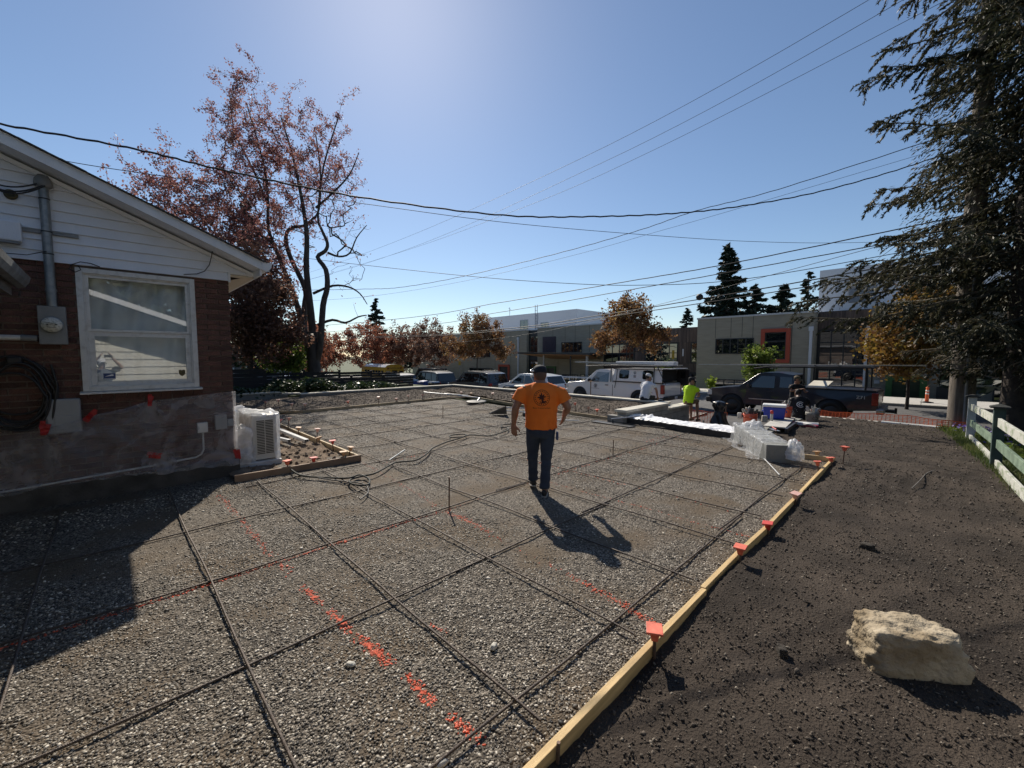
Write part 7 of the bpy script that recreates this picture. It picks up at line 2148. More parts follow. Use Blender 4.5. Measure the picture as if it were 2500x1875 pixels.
# --- big copper beech behind the fence
rg = np.random.default_rng(5)
LB = [[(-.15, 1.0), (-.3, 2.1), (-.65, 3.5), (-1.0, 4.8), (-1.6, 6.5), (-2.0, 7.6), (-2.35, 8.7), (-2.3, 10.4), (-2.5, 12.4), (-3.3, 15.5)],
      [(-.2, 1.6), (-.55, 2.8), (-.62, 4.2), (-.6, 5.3), (-1.3, 6.9), (-1.6, 7.8), (-1.6, 8.5), (-1.25, 8.85), (-.6, 8.95), (-.15, 9.25), (.35, 9.9), (.5, 12), (.3, 14)],
      [(0, 2.0), (0, 3.8), (-.12, 6.2), (.03, 8.1), (-.15, 9.9), (-.6, 12.4), (-1.2, 14.6)],
      [(.2, 1.2), (.45, 2.1), (.7, 4.3), (1.0, 5.3), (.95, 6.3), (.5, 7.0), (.95, 7.35), (1.08, 7.8), (.75, 8.6), (.6, 9.3), (1.0, 12), (1.9, 14.6)],
      [(.3, 3.2), (1.1, 3.5), (1.8, 3.35), (2.5, 3.7), (3.0, 3.8)], [(.1, 5.0), (1.3, 5.4), (2.3, 5.3), (3.0, 4.9), (3.4, 4.3)],
      [(1.0, 7.3), (1.6, 7.1), (2.2, 7.3), (2.6, 8.2), (3.2, 8.9)], [(-2.0, 7.7), (-2.7, 8.2), (-3.8, 7.8), (-4.8, 8.1), (-5.6, 9.0)],
      [(-1.0, 4.9), (-1.9, 6.2), (-2.9, 6.6), (-4.0, 6.9)], [(-2.3, 10.0), (-3.2, 12.0), (-4.3, 14.2), (-4.6, 16.5)], [(.4, 9.8), (1.5, 10.6), (2.5, 11.5), (3.1, 12.6)]]
LR = [(.20, .03), (.18, .03), (.22, .03), (.19, .03), (.09, .03), (.08, .02), (.07, .02), (.09, .03), (.08, .02), (.07, .02), (.07, .02)]
limbs = []
for q, lp in enumerate(LB):
    d_ = [0, .5, -.4, -.2, .4, -.6, .2, -.8, .9, .6, -.5][q]
    limbs.append([tuple(p) for p in smooth_path([scr(x, z, d_ * min(1, i / 3)) for i, (x, z) in enumerate(lp)], 3)])
tg = ellipsoid_targets(rg, 900, [(scr(-3.3, 14.4), (2.3, 2.4, 3.3)), (scr(-2.2, 10.8), (2.8, 3.0, 3.6)), (scr(.3, 11.6), (2.6, 2.8, 4.0)), (scr(1.5, 10.0), (1.7, 2.2, 3.4)), (scr(-4.6, 10.6, 1), (2.8, 2.4, 2.6)), (scr(2.0, 6.6), (1.3, 1.5, 2.2))], .25)
tg2 = np.array([scr(1.7, 14.8), scr(2.2, 15.8), scr(2.9, 16.2), scr(-.2, 16.6), scr(-1.2, 15.6), scr(-3.6, 18.4), scr(-4.1, 17.6), scr(-3.0, 17.9), scr(2.4, 13.9), scr(3.1, 12.4), scr(3.4, 8.6), scr(3.2, 7.2), scr(3.5, 4.9), scr(3.5, 3.3), scr(2.9, 5.8), scr(3.8, 2.9), scr(3.1, 6.4), scr(2.4, 4.4)])
tr_ = [scr(0, -.8), scr(.0, .0), scr(.0, .7), scr(-.02, 1.3), scr(-.02, 2.0), scr(0, 2.8)]
def kf(p):
    sx = p @ RT; z = p[:, 2]
    return np.clip(.42 + .5 * (z - 8.0) / 4 - .17 * np.maximum(0, sx + .2), .03, 1)
tree('copper_beech', 'tall copper beech with bare lower limbs standing over the dark fence', (8.54, 25.2, .45), tr_, np.concatenate([tg, tg2]), 'beech_leaf', 'bark_grey', 40000, .105, .11, .0085, 2.30, 5, keepf=kf, wob=.16, flat=.1, limbs=limbs, limb_r=LR, base_r=.40)
# --- reddish tree behind the house roof
rg = np.random.default_rng(8)
tg = ellipsoid_targets(rg, 620, [(scr(-.6, 9.2), (4.2, 3.0, 3.2)), (scr(1.2, 6.6), (3.4, 2.6, 3.4)), (scr(-3.6, 9.8), (2.2, 2.0, 1.9))], .2)
tg = np.concatenate([tg, np.array([scr(-5.2, 13.2), scr(-5.6, 10.8), scr(-3.0, 13.6), scr(-2.4, 13.0), scr(-5.0, 12.2)])])
tree('plum_tree', 'spreading dark red tree rising behind the house roof', (4.6, 27.2, .1), [scr(0, -.5), scr(0, 1), scr(.1, 2.2), scr(.1, 3.6), scr(-.1, 5)], tg, 'beech_leaf', 'bark_dark', 26000, .12, .14, .0085, 2.3, 8, wob=.16, flat=.1)
# --- dark conifer between them, and the dense dark red tree by the house corner
def conifer(label, loc, h, r, seed, nb=90, leaf='conifer_leaf', base=.06, per=70, lsize=.34, name='conifer', group=None, ragged=.25, droop=.25):
    rng = np.random.default_rng(seed); t = thing(name, label, 'tree', loc, 0, group)
    MB().tube([(0, 0, -.5), (0, 0, h * .5), (0, 0, h * .98)], [.02 * h + .06, .012 * h + .03, .02], 8).build('trunk', 'bark_dark', t, local=True)
    V, br = [], MB(); dirs = []
    for i in range(nb):
        f_ = (i + rng.random()) / nb; z = h * (base + (1 - base) * f_ ** .9); a = rng.random() * 6.28
        L_ = r * (1 - f_) ** .75 * (1 - ragged + 2 * ragged * rng.random()) + .12
        d = np.array([math.cos(a), math.sin(a), 0])
        k = int(per * (L_ / r) + 8); s = rng.random(k) ** .7
        p = d * (s * L_)[:, None] + np.array([0, 0, z]); p[:, 2] += -droop * L_ * s + .22 * L_ * s ** 3 - rng.random(k) * .14 * L_
        sd = np.array([-d[1], d[0], 0]); p += sd * (rng.normal(size=k) * .20 * L_ * (1.05 - s))[:, None]
        V.append(p); dirs.append(np.tile(d, (k, 1)) + sd * rng.normal(size=k)[:, None] * .5 + np.array([0, 0, -.35]))
        br.tube([(0, 0, z), tuple(d * L_ * .5 + np.array([0, 0, z - droop * L_ * .5])), tuple(d * L_ * .97 + np.array([0, 0, z - (droop - .22) * L_]))], [.012 + .012 * L_, .012, .005], 3, cap=False)
    br.build('limbs', 'bark_dark', t, local=True)
    V = np.concatenate(V); D_ = np.concatenate(dirs); v, f = leaves_np(V, lsize, 0, .38, rng, D_); link_mesh('crown', np_mesh('crown', v, f, leaf), t)
    return t
conifer('tall dark fir standing right of the red tree behind the house', (7.2, 33.5, 0), 12.6, 2.3, 3, 110, lsize=.4)
rg = np.random.default_rng(12)
tg = ellipsoid_targets(rg, 150, [(scr(0, 4.2), (2.0, 1.8, 2.9)), (scr(.9, 3.0), (1.7, 1.5, 1.6))], .2)
tree('plum_tree', 'dense dark red tree filling the gap beside the house corner', (5.2, 24.2, .1), [scr(0, -.3), scr(0, .9), scr(0, 2)], tg, 'plum_leaf', 'bark_dark', 15000, .17, .26, .010, 2.3, 12)
rg = np.random.default_rng(13)
tree('small_tree', 'yellow-green bushy small tree beneath the dark red one', (7.0, 25.6, .1), [scr(0, -.3), scr(0, .5), scr(0, 1)], ellipsoid_targets(rg, 70, [(scr(0, 1.75), (1.35, 1.1, 1.15))], .2), 'green_leaf', 'bark_dark', 5200, .16, .22, .008, 2.3, 13)
rg = np.random.default_rng(14)
tree('rust_tree', 'orange-brown tree between the yellow-green one and the big trunk', (11.2, 35.5, -.4), [scr(0, -.5), scr(0, 1.2), scr(0, 2.2)], ellipsoid_targets(rg, 90, [(scr(-.3, 3.2), (2.7, 2, 1.7))], .2), 'rust_leaf', 'bark_dark', 6000, .2, .3, .010, 2.3, 14)
# --- street maples
def maple(label, loc, h, rx, leaf, seed, n=9000, hb=1.7, ls=.19, blobs=None, group='street maples with bronze leaves', df=1.0):
    rg = np.random.default_rng(seed)
    if blobs is None:
        blobs = [(scr(0, h * .58), (rx, rx * .9, h * .36)), (scr(-rx * .25, h * .74), (rx * .62, rx * .6, h * .25)), (scr(rx * .3, h * .50), (rx * .7, rx * .6, h * .22))]
    return tree('maple_tree', label, loc, [scr(0, -.2), scr(.02, hb * .5), scr(0, hb), scr(.05, hb * 1.35)], ellipsoid_targets(rg, 190, blobs, .15), leaf, 'bark_dark', n, ls, .20, .0085, 2.3, seed, group, flat=.1)
maple('bronze maple behind the white pickup', (28.9, 16.5, -.72), 7.3, 2.65, 'maple_leaf', 21, 8000, 2.1, .21, [(scr(-.1, 5.2), (2.35, 2.0, 2.1)), (scr(-2.0, 3.6), (1.5, 1.3, 1.0)), (scr(1.8, 3.9), (1.9, 1.5, 1.2)), (scr(.3, 6.3), (1.3, 1.3, 1.0))])
maple('large red-bronze maple beside the left school wing', (28.9, 35.0, -1.1), 8.2, 4.0, 'maple_leaf', 22, 11000, 2.0, .21, [(scr(.1, 5.2), (3.4, 2.6, 2.6)), (scr(-1.4, 4.0), (2.8, 2.2, 1.6)), (scr(2.2, 3.8), (2.2, 2.0, 1.6)), (scr(-.2, 7.0), (1.6, 1.4, 1.1))])
maple('golden-bronze maple half hidden behind the spruce', (26.2, .75, -.6), 6.2, 2.4, 'gold_leaf', 23, 11000, 1.3, .17, [(scr(-.2, 3.2), (2.0, 1.7, 1.8)), (scr(.8, 4.8), (1.6, 1.5, 1.3)), (scr(-.6, 2.3), (1.5, 1.3, .9))])
maple('rusty maple right behind the big tree trunk', (24.5, 51.5, -2.0), 9.0, 4.6, 'rust_leaf', 24, 9000, 2.2, .24)
maple('rusty maple over the school bus', (29.5, 51.0, -2.0), 8.6, 4.2, 'plum_leaf', 25, 9000, 2.0, .24)
maple('thin-topped rusty maple between the bus and the large red-bronze one', (29.0, 43.5, -1.4), 8.2, 3.4, 'plum_leaf', 26, 7500, 1.9, .22)
maple('rusty tree leftmost in the far street row', (18.2, 52.5, -2.0), 8.0, 4.0, 'rust_leaf', 27, 8000, 2.0, .24)
rg = np.random.default_rng(31)
tree('young_tree', 'young bright green tree before the red-framed school window', (30.6, 8.0, -.9), [scr(0, -.3), scr(0, .8), scr(.02, 1.6)], ellipsoid_targets(rg, 70, [(scr(0, 2.3), (.95, .9, 1.35))], .2), 'green_leaf', 'bark_dark', 2600, .22, .17, .007, 2.3, 31)
rg = np.random.default_rng(32)
tree('sapling', 'small lime-green sapling between the yellow shirt and the dark pickup', (28.9, 10.35, -.58), [scr(0, -.1), scr(0, .3), scr(.0, .6)], ellipsoid_targets(rg, 22, [(scr(0, .62), (.26, .26, .55))], .2), 'lime_leaf', 'bark_dark', 420, .15, .10, .006, 2.3, 32)
tree('sapling', 'lime-green shrub showing past the open door of the white pickup', (29.5, 13.9, -.6), [scr(0, -.1), scr(0, .4), scr(.0, .8)], ellipsoid_targets(rg, 30, [(scr(0, 1.15), (.85, .7, .85))], .2), 'lime_leaf', 'bark_dark', 900, .18, .16, .007, 2.3, 33)
# --- conifers behind the school
conifer('tallest dark fir behind the right school wing', (64.5, 21.4, -2), 19.8, 4.6, 41, 120, lsize=.9, per=90, group='firs behind the school', base=.15)
conifer('rounded fir right of the tallest one', (68, 18.6, -2), 14.2, 4.2, 42, 80, lsize=.9, per=80, group='firs behind the school', base=.2)
conifer('squat fir in the middle of the group behind the school', (70, 15.4, -2), 14.0, 4.4, 43, 80, lsize=.9, per=80, group='firs behind the school', base=.2)
conifer('thin pale fir beside the white rooftop block', (66, 11.9, -2), 15.0, 2.4, 44, 60, lsize=.7, per=30, group='firs behind the school', base=.2)
conifer('tiny fir tip peeping over the dark school link', (75.6, 31.7, -2), 12.6, 2.4, 45, 60, lsize=.8, per=40, group='firs behind the school')
conifer('pointed dark fir right of the big beech trunk in the distance', (38, 77, -2.5), 15.6, 3.3, 46, 90, lsize=.8, per=70, group='firs beyond the far houses')
conifer('dark fir left of the big beech trunk in the distance', (21, 64, -2.2), 11.2, 3.2, 47, 80, lsize=.7, per=60, group='firs beyond the far houses')
rg = np.random.default_rng(77)
for k, (x, y, z, h, r) in enumerate(((-8, 75, -2, 9, 5), (3, 84, -2, 8, 5), (30, 95, -2, 7.5, 6), (50, 85, -2, 8, 7), (60, 60, -2, 8, 6))):
    tree('far_tree', ['broad tree far left behind the house', 'dim tree behind the dark low house', 'dim tree between the distant firs', 'distant tree behind the left school roof', 'distant tree behind the middle of the school'][k], (x, y, z), [scr(0, -.3), scr(0, 1.2), scr(0, 2.4)], ellipsoid_targets(rg, 60, [(scr(0, h * .55), (r, r * .8, h * .42))], .2), 'conifer_leaf' if k % 2 else 'hedge_leaf', 'bark_dark', 3500, .6, .6, .012, 2.3, 60 + k, 'dim trees on the skyline')
# --- hedge and dark fence on the left
def leafmass(name, label, cat, n, fn, leaf, size, seed, kind=None, flat=.3):
    rng = np.random.default_rng(seed); pts = fn(rng, n); v, f = leaves_np(pts, size, flat, .6, rng); o = link_mesh(name, np_mesh(name, v, f, leaf)); return put(o, None if kind == 'stuff' else label, cat, None, kind)
def hedgef(rng, n):
    x = rng.uniform(1.5, 10.4, n); y = 19.55 + rng.normal(0, .42, n); c = .34 + .16 * np.sin(x * 1.3) + .10 * np.sin(x * 3.7 + 1); c = c * np.clip((10.5 - x) / 1.0, .15, 1)
    return np.column_stack([x, np.clip(y, 18.55, 20.4), .2 + rng.random(n) ** .6 * np.maximum(.12, c + .12)])
leafmass('hedge', 'low glossy green hedge behind the left retaining wall', 'hedge', 9000, hedgef, 'hedge_leaf', .13, 3)
P('fence_dark', (0.018, 0.014, 0.013), .75, (0.032, 0.025, 0.022), 4, .2, 30, stretch=(.5, 4, 8), objrand=.3); P('fence_cap', (0.16, 0.13, 0.11), .7)
def board_fence(label, x0, x1, y, zb, ztop, rows=5, step=1.9, post=True, gap=.02):
    t = thing('board_fence', label, 'fence', ((x0 + x1) / 2, y, zb), 0, 'dark timber fences by the beech')
    k = max(1, round((x1 - x0) / step))
    for i in range(k):
        a, c = x0 + (x1 - x0) * i / k, x0 + (x1 - x0) * (i + 1) / k; za = ztop(a)
        hh = (za - zb) / rows
        for j in range(rows):
            b = MB(); b.bx(a + .005, c - .005, y - .015, y + .015 + .01 * (j % 2), zb + j * hh + gap / 2, zb + (j + 1) * hh - gap / 2); b.build('board', 'fence_dark', t)
        if post:
            b = MB(); b.bx(a - .05, a + .05, y + .03, y + .12, zb - .3, za + .10); p = b.build('post', 'fence_dark', t)
            b = MB(); b.bx(a - .075, a + .075, y + .0, y + .15, za + .10, za + .14); b.build('post_cap', 'fence_cap', p)
board_fence('nearer dark board fence along the hedge', 1.8, 12.4, 20.75, 0.0, lambda x: .80 - .012 * (x - 4), 5)
board_fence('farther dark board fence with capped posts in front of the beech', 5.7, 13.4, 24.0, .0, lambda x: .98 - .045 * max(0, x - 8.5), 6, 1.75)
board_fence('taller dark fence panel beside the house corner', 1.5, 5.7, 23.6, .0, lambda x: 1.22, 6, 2.1)
def bushf(rng, n): u = rng.normal(size=(n, 3)); u /= np.linalg.norm(u, axis=1)[:, None]; return np.array([7.3, 22.6, .42]) + u * np.array([.45, .4, .40]) * rng.random(n)[:, None] ** .4
leafmass('shrub', 'pale variegated shrub in front of the big trunk', 'shrub', 500, bushf, 'green_leaf', .12, 5)
o = MB(); o.beam((4.9, 21.9, .62), (5.6, 21.9, .42), .06, .04); o.beam((5.4, 21.9, .55), (6.3, 21.9, .55), .3, .03); put(o.build('timber_pile', 'fence_cap', loc=(5.4, 21.9, .5)), 'pale boards lying between the two dark fences', 'timber')
# --- the big spruce on the right
def spruce():
    rng = np.random.default_rng(99); t = thing('spruce_tree', 'huge dark spruce with drooping mossy branches filling the right edge', 'tree', (15.0, -1.40, -.15))
    MB().tube([(0, 0, -.3), (0, 0, .4), (.03, 0, 2), (.0, .05, 6), (0, 0, 16)], [.36, .27, .235, .19, .03], 14).build('trunk', 'bark_dark', t, local=True)
    tw = MB(); PT, DR, SZ = [], [], []
    def shoot(a, d, L_, r_, sag, rise, nseg):
        pts = []; p = np.array(a, float); dd = np.array(d, float)
        for i in range(nseg + 1):
            pts.append(p.copy()); s = i / nseg
            q = dd.copy(); q[2] += -sag * (1 - s) + rise * s; q += rng.normal(size=3) * .09; q /= np.linalg.norm(q)
            p = p + q * L_ / nseg
        return pts
    NB = 250
    for i in range(NB):
        f_ = (i + .5 * rng.random()) / NB; z = 1.45 + 13.5 * f_ ** 1.12
        a = rng.random() * 6.28
        Lz = np.interp(z, [1.3, 2.2, 3.0, 3.9, 4.7, 5.4, 6.4, 7.4, 8.6, 10, 12, 15], [1.9, 3.4, 4.6, 4.8, 3.5, 3.0, 4.2, 3.5, 3.0, 3.0, 2.6, 1.2]) * rng.uniform(.55, 1.06)
        d = np.array([math.cos(a), math.sin(a), 0]); 
        dead = z < 2.1
        if dead: Lz *= .85
        pts = shoot((0, 0, z + .18 * Lz), d, Lz, .04, .16 + .30 * rng.random(), .05 + .20 * rng.random(), 9)
        tw.tube(pts, list(np.linspace(.028 + .004 * Lz, .007, 10)), 5, cap=False)
        for j in range(1, 10):
            for sgn in (-1, 1, -1, 1):
                s = j + rng.random() - .5
                k = int(min(8, max(0, s))); p = pts[k] + (pts[k + 1] - pts[k]) * (s - k if 0 <= s - k <= 1 else .5)
                side = np.array([-d[1], d[0], 0]) * sgn
                dir_ = d * rng.uniform(.5, 1.1) + side * rng.uniform(.3, .9) + np.array([0, 0, rng.uniform(-.75, -.05)])
                dir_ /= np.linalg.norm(dir_)
                l = rng.uniform(.3, .85) * (.55 + .45 * Lz / 4) * (1.15 - .5 * j / 10)
                sp = shoot(p, dir_, l, .2, .5, .0, 4) if False else shoot(p, dir_, l, .3, .15, 4)if False else None
                q = [p]; dd = dir_.copy()
                for m_ in range(4):
                    dd = dd + np.array([0, 0, -.10]) + rng.normal(size=3) * .14; dd /= np.linalg.norm(dd); q.append(q[-1] + dd * l / 4)
                tw.tube(q, [.009, .007, .006, .005, .003], 3, cap=False)
                if dead and rng.random() < .6: continue
                if rng.random() < .10: continue
                cnt = int(l * 92); start = .12 if j > 6 else .35
                ss = start + (1 - start) * rng.random(cnt); ii = np.minimum(3, (ss * 4).astype(int)); fr = (ss * 4 - ii)[:, None]
                Q = np.array(q); pp = Q[ii] + (Q[ii + 1] - Q[ii]) * fr + rng.normal(size=(cnt, 3)) * .015
                PT.append(pp); dv = Q[ii + 1] - Q[ii]; dv /= np.linalg.norm(dv, axis=1)[:, None]; DR.append(dv + rng.normal(size=(cnt, 3)) * .45 + np.array([0, 0, -.1]))
        # needles along the outer branch itself
        Q = np.array(pts); cnt = int(50 * (0 if dead else 1)); ss = 5 + 4 * rng.random(cnt); ii = np.minimum(8, ss.astype(int)); pp = Q[ii] + (Q[ii + 1] - Q[ii]) * (ss - ii)[:, None] + rng.normal(size=(cnt, 3)) * .02
        if cnt: PT.append(pp); DR.append((Q[ii + 1] - Q[ii]) * 3 + rng.normal(size=(cnt, 3)) * .4)
    tw.build('branches', 'twig_grey', t, local=True)
    nc = 42000; zc = 1.9 + 12.8 * rng.random(nc); rc = np.interp(zc, [2, 4, 8, 15], [1.2, 2.3, 2.0, .9]) * rng.random(nc) ** .5; ac = rng.random(nc) * 6.28
    PT.append(np.column_stack([rc * np.cos(ac), rc * np.sin(ac), zc])); DR.append(np.column_stack([np.cos(ac), np.sin(ac), -.8 + 0 * ac]))
    PT, DR = np.concatenate(PT), np.concatenate(DR)
    v, f = leaves_np(PT, .105, 0, .24, rng, DR * 1.2); link_mesh('crown', np_mesh('crown', v, f, 'spruce_needle'), t)
spruce()
conifer('second dark conifer crowding behind the spruce at the right edge', (19.5, -4.4, -.6), 15, 3.4, 51, 110, lsize=.4, per=110, base=.08)
conifer('dark conifer hidden deepest behind the spruce', (24.5, -3.8, -.6), 12, 3.2, 52, 90, lsize=.4, per=90, base=.1)
# --- grass and flowers by the right fence
def grass_blades():
    rng = np.random.default_rng(4); n = 26000
    x = rng.uniform(7.0, 15.6, n); y0 = edgeY(x); y = y0 + .12 - rng.random(n) ** 1.5 * 2.0 + rng.normal(0, .05, n)
    ok = rng.random(n) < np.clip(.25 + vnoise(x, y, 2.0, 5) * 1.1, 0, 1); x, y = x[ok], y[ok]; n = len(x)
    z = soil_z(x, y); h = rng.uniform(.04, .13, n) * (1 + .5 * (y < edgeY(x) - .3)); a = rng.uniform(0, 6.28, n); w_ = .006
    v = np.empty((n, 3, 3)); v[:, 0] = np.column_stack([x - w_ * np.cos(a), y - w_ * np.sin(a), z - .01]); v[:, 1] = np.column_stack([x + w_ * np.cos(a), y + w_ * np.sin(a), z - .01])
    l = rng.normal(0, .035, (n, 2)); v[:, 2] = np.column_stack([x + l[:, 0], y + l[:, 1], z + h])
    leafmat('grass_blade', [(0.03, 0.055, 0.012), (0.065, 0.10, 0.022), (0.12, 0.14, 0.045), (0.22, 0.20, 0.10)], .4)
    put(link_mesh('grass', np_mesh('grass', v.reshape(-1, 3), np.arange(n * 3).reshape(n, 3), 'grass_blade')), kind='stuff')
grass_blades()
sheet('grass_verge', 6.5, 16.0, -6.0, -.4, .12, lambda X, Y: soil_z(X, Y) + .006, 'grass_ground', keep=lambda x, y: y < edgeY(x) - .05)
leafmat('violet_petal', [(0.10, 0.07, 0.30), (0.20, 0.16, 0.45), (0.32, 0.28, 0.55)], .4)
def clump(label, x, y, n, seed, r=.28):
    t = thing('flower_clump', label, 'flowers', (x, y, -.08), 0, 'violet flower clumps by the fence'); rng = np.random.default_rng(seed)
    d = rng.normal(size=(n, 3)); p = np.column_stack([rng.normal(0, r, n), rng.normal(0, r, n), rng.uniform(.02, .16, n)]); d[:, 2] = abs(d[:, 2]) + 1
    v, f = leaves_np(p, .15, 0, .16, rng, d * 2); link_mesh('leaves', np_mesh('leaves', v, f, 'green_leaf'), t)
    k = n // 3; p = np.column_stack([rng.normal(0, r * .8, k), rng.normal(0, r * .8, k), rng.uniform(.14, .26, k)]); v, f = leaves_np(p, .05, 0, .8, rng); link_mesh('blossoms', np_mesh('blossoms', v, f, 'violet_petal'), t)
clump('violet flowers at the foot of the utility pole', 14.75, -.85, 420, 1); clump('violet flowers behind the second fence post', 12.6, -1.4, 260, 2, .35); clump('violet flowers in the grass by the first fence post', 13.9, -1.15, 300, 3, .3)
def weedf(rng, n): return np.column_stack([rng.uniform(10.8, 13.2, n), rng.uniform(-1.5, -.85, n), -.08 + rng.random(n) ** 2 * .3])
leafmass('weeds', 'leafy weeds growing behind the white fence', 'weeds', 900, weedf, 'green_leaf', .09, 9)

# --- unseen trees behind the camera, added to darken reflections in the window panes
def beltf(rng, n):
    a = rng.uniform(R(103), R(318), n); q = rng.uniform(22, 30, n); h = 11.0 + 3.0 * np.sin(a * 9) + 2 * np.sin(a * 23)
    return np.column_stack([q * np.cos(a), q * np.sin(a), rng.random(n) * h])
P('far_wood_green', (0.02, 0.03, 0.012), .9, (0.05, 0.06, 0.025), .6)
leafmass('unseen_tree_belt', 'dark unseen trees added behind the viewpoint', None, 15000, beltf, 'far_wood_green', 1.5, 91, 'stuff', 0)
# ================================================================== people
P('skin_tan', (0.30, 0.16, 0.105), .5, (0.25, 0.125, 0.08), 9, .15, 60); P('skin_fair', (0.42, 0.26, 0.19), .5); P('skin_brown', (0.16, 0.085, 0.055), .5)
P('shirt_orange', (0.85, 0.20, 0.018), .8, (0.78, 0.165, 0.012), 6, .15, 120); P('shirt_white', (0.72, 0.73, 0.76), .85); P('shirt_neon', (0.50, 0.78, 0.01), .8); P('shirt_black', (0.010, 0.011, 0.014), .85); P('shirt_grey', (0.10, 0.11, 0.13), .85)
P('denim', (0.020, 0.032, 0.060), .85, (0.036, 0.052, 0.085), 5, .3, 140); P('denim_dark', (0.02, 0.024, 0.032), .85); P('khaki', (0.16, 0.10, 0.055), .85); P('belt_black', (0.01, 0.01, 0.01), .5)
P('cap_navy', (0.010, 0.013, 0.022), .8); P('cap_white', (0.66, 0.67, 0.69), .8); P('cap_black', (0.01, 0.01, 0.012), .8); P('cap_camo', (0.16, 0.12, 0.07), .8, (0.06, 0.055, 0.03), 30, ramp=(.45, .55)); P('hair_dark', (0.012, 0.009, 0.008), .7); P('hair_grey', (0.11, 0.068, 0.052), .7)
P('shoe_black', (0.012, 0.012, 0.013), .6); P('sole_pale', (0.35, 0.32, 0.27), .7); P('sandal_brown', (0.12, 0.06, 0.03), .6); P('eye_white', (0.7, 0.7, 0.68), .3); P('print_black', (0.06, 0.012, 0.006), .8); P('phone_black', (0.012, 0.012, 0.014), .25)
V3 = Vector
def hand(mb, wrist, d, nrm, s, thumb_side=1, curl=.35, sc=1.0):
    """palm, four unequal bent fingers and a thumb leaving the side of the palm"""
    wrist, d, nrm = V3(wrist), V3(d).normalized(), V3(nrm).normalized()
    nrm = (nrm - d * nrm.dot(d)).normalized(); sd = d.cross(nrm) * thumb_side
    L_ = .092 * sc
    mb.loft([(wrist - d * .02, .026 * sc, .019 * sc, sd, nrm), (wrist + d * .02 * sc, .034 * sc, .017 * sc, sd, nrm), (wrist + d * L_ * .6, .042 * sc, .015 * sc, sd, nrm), (wrist + d * L_, .040 * sc, .012 * sc, sd, nrm)], 12)
    for k, (off, ln) in enumerate(((.030, .070), (.010, .080), (-.011, .074), (-.031, .058))):
        p = wrist + d * (L_ - .012) + sd * off * sc; dd = d.copy(); pts = [p - d * .01]
        for seg in range(3):
            dd = (dd + nrm * (curl * (.6 + .35 * seg))).normalized(); p = p + dd * ln * sc * (.46, .30, .26)[seg]; pts.append(p)
        mb.tube(pts, [.0098 * sc, .0092 * sc, .0082 * sc, .0068 * sc], 8)
    p = wrist + d * .028 * sc + sd * .030 * sc
    mb.tube([p - sd * .012, p + sd * .026 * sc + d * .024 * sc, p + sd * .036 * sc + d * .052 * sc + nrm * .010, p + sd * .034 * sc + d * .074 * sc + nrm * .022], [.014 * sc, .0125 * sc, .0105 * sc, .008 * sc], 8)
def head_mesh(mb, c, f, u):
    """skull, jaw, nose, brow, ears; c = head centre, f = facing, u = up"""
    c, f, u = V3(c), V3(f).normalized(), V3(u).normalized(); s = f.cross(u).normalized()
    def q(x, y, z): return c + s * x + f * y + u * z
    sec = [(-.135, .03, .030, .045), (-.115, .048, .048, .038), (-.085, .062, .070, .020), (-.045, .072, .088, .006), (.0, .077, .097, .0), (.045, .077, .098, -.004), (.085, .066, .084, -.008), (.108, .045, .056, -.010), (.120, .015, .020, -.012)]
    mb.loft([(q(0, y, z), a, b_, s, f) for z, a, b_, y in sec], 16)
    mb.tube([q(0, .082, .018), q(0, .104, -.022), q(0, .098, -.034)], [.010, .015, .012], 8)
    mb.tube([q(-.045, .080, .022), q(0, .090, .027), q(.045, .080, .022)], [.010, .012, .010], 8)
    mb.tube([q(-.022, .086, -.066), q(0, .092, -.067), q(.022, .086, -.066)], [.006, .009, .006], 8)
    for e in (-1, 1):
        mb.loft([(q(e * .074, -.006, -.032), .006, .012, s, f), (q(e * .082, -.010, -.005), .008, .020, s, f), (q(e * .084, -.012, .020), .007, .020, s, f), (q(e * .078, -.010, .036), .004, .010, s, f)], 8)
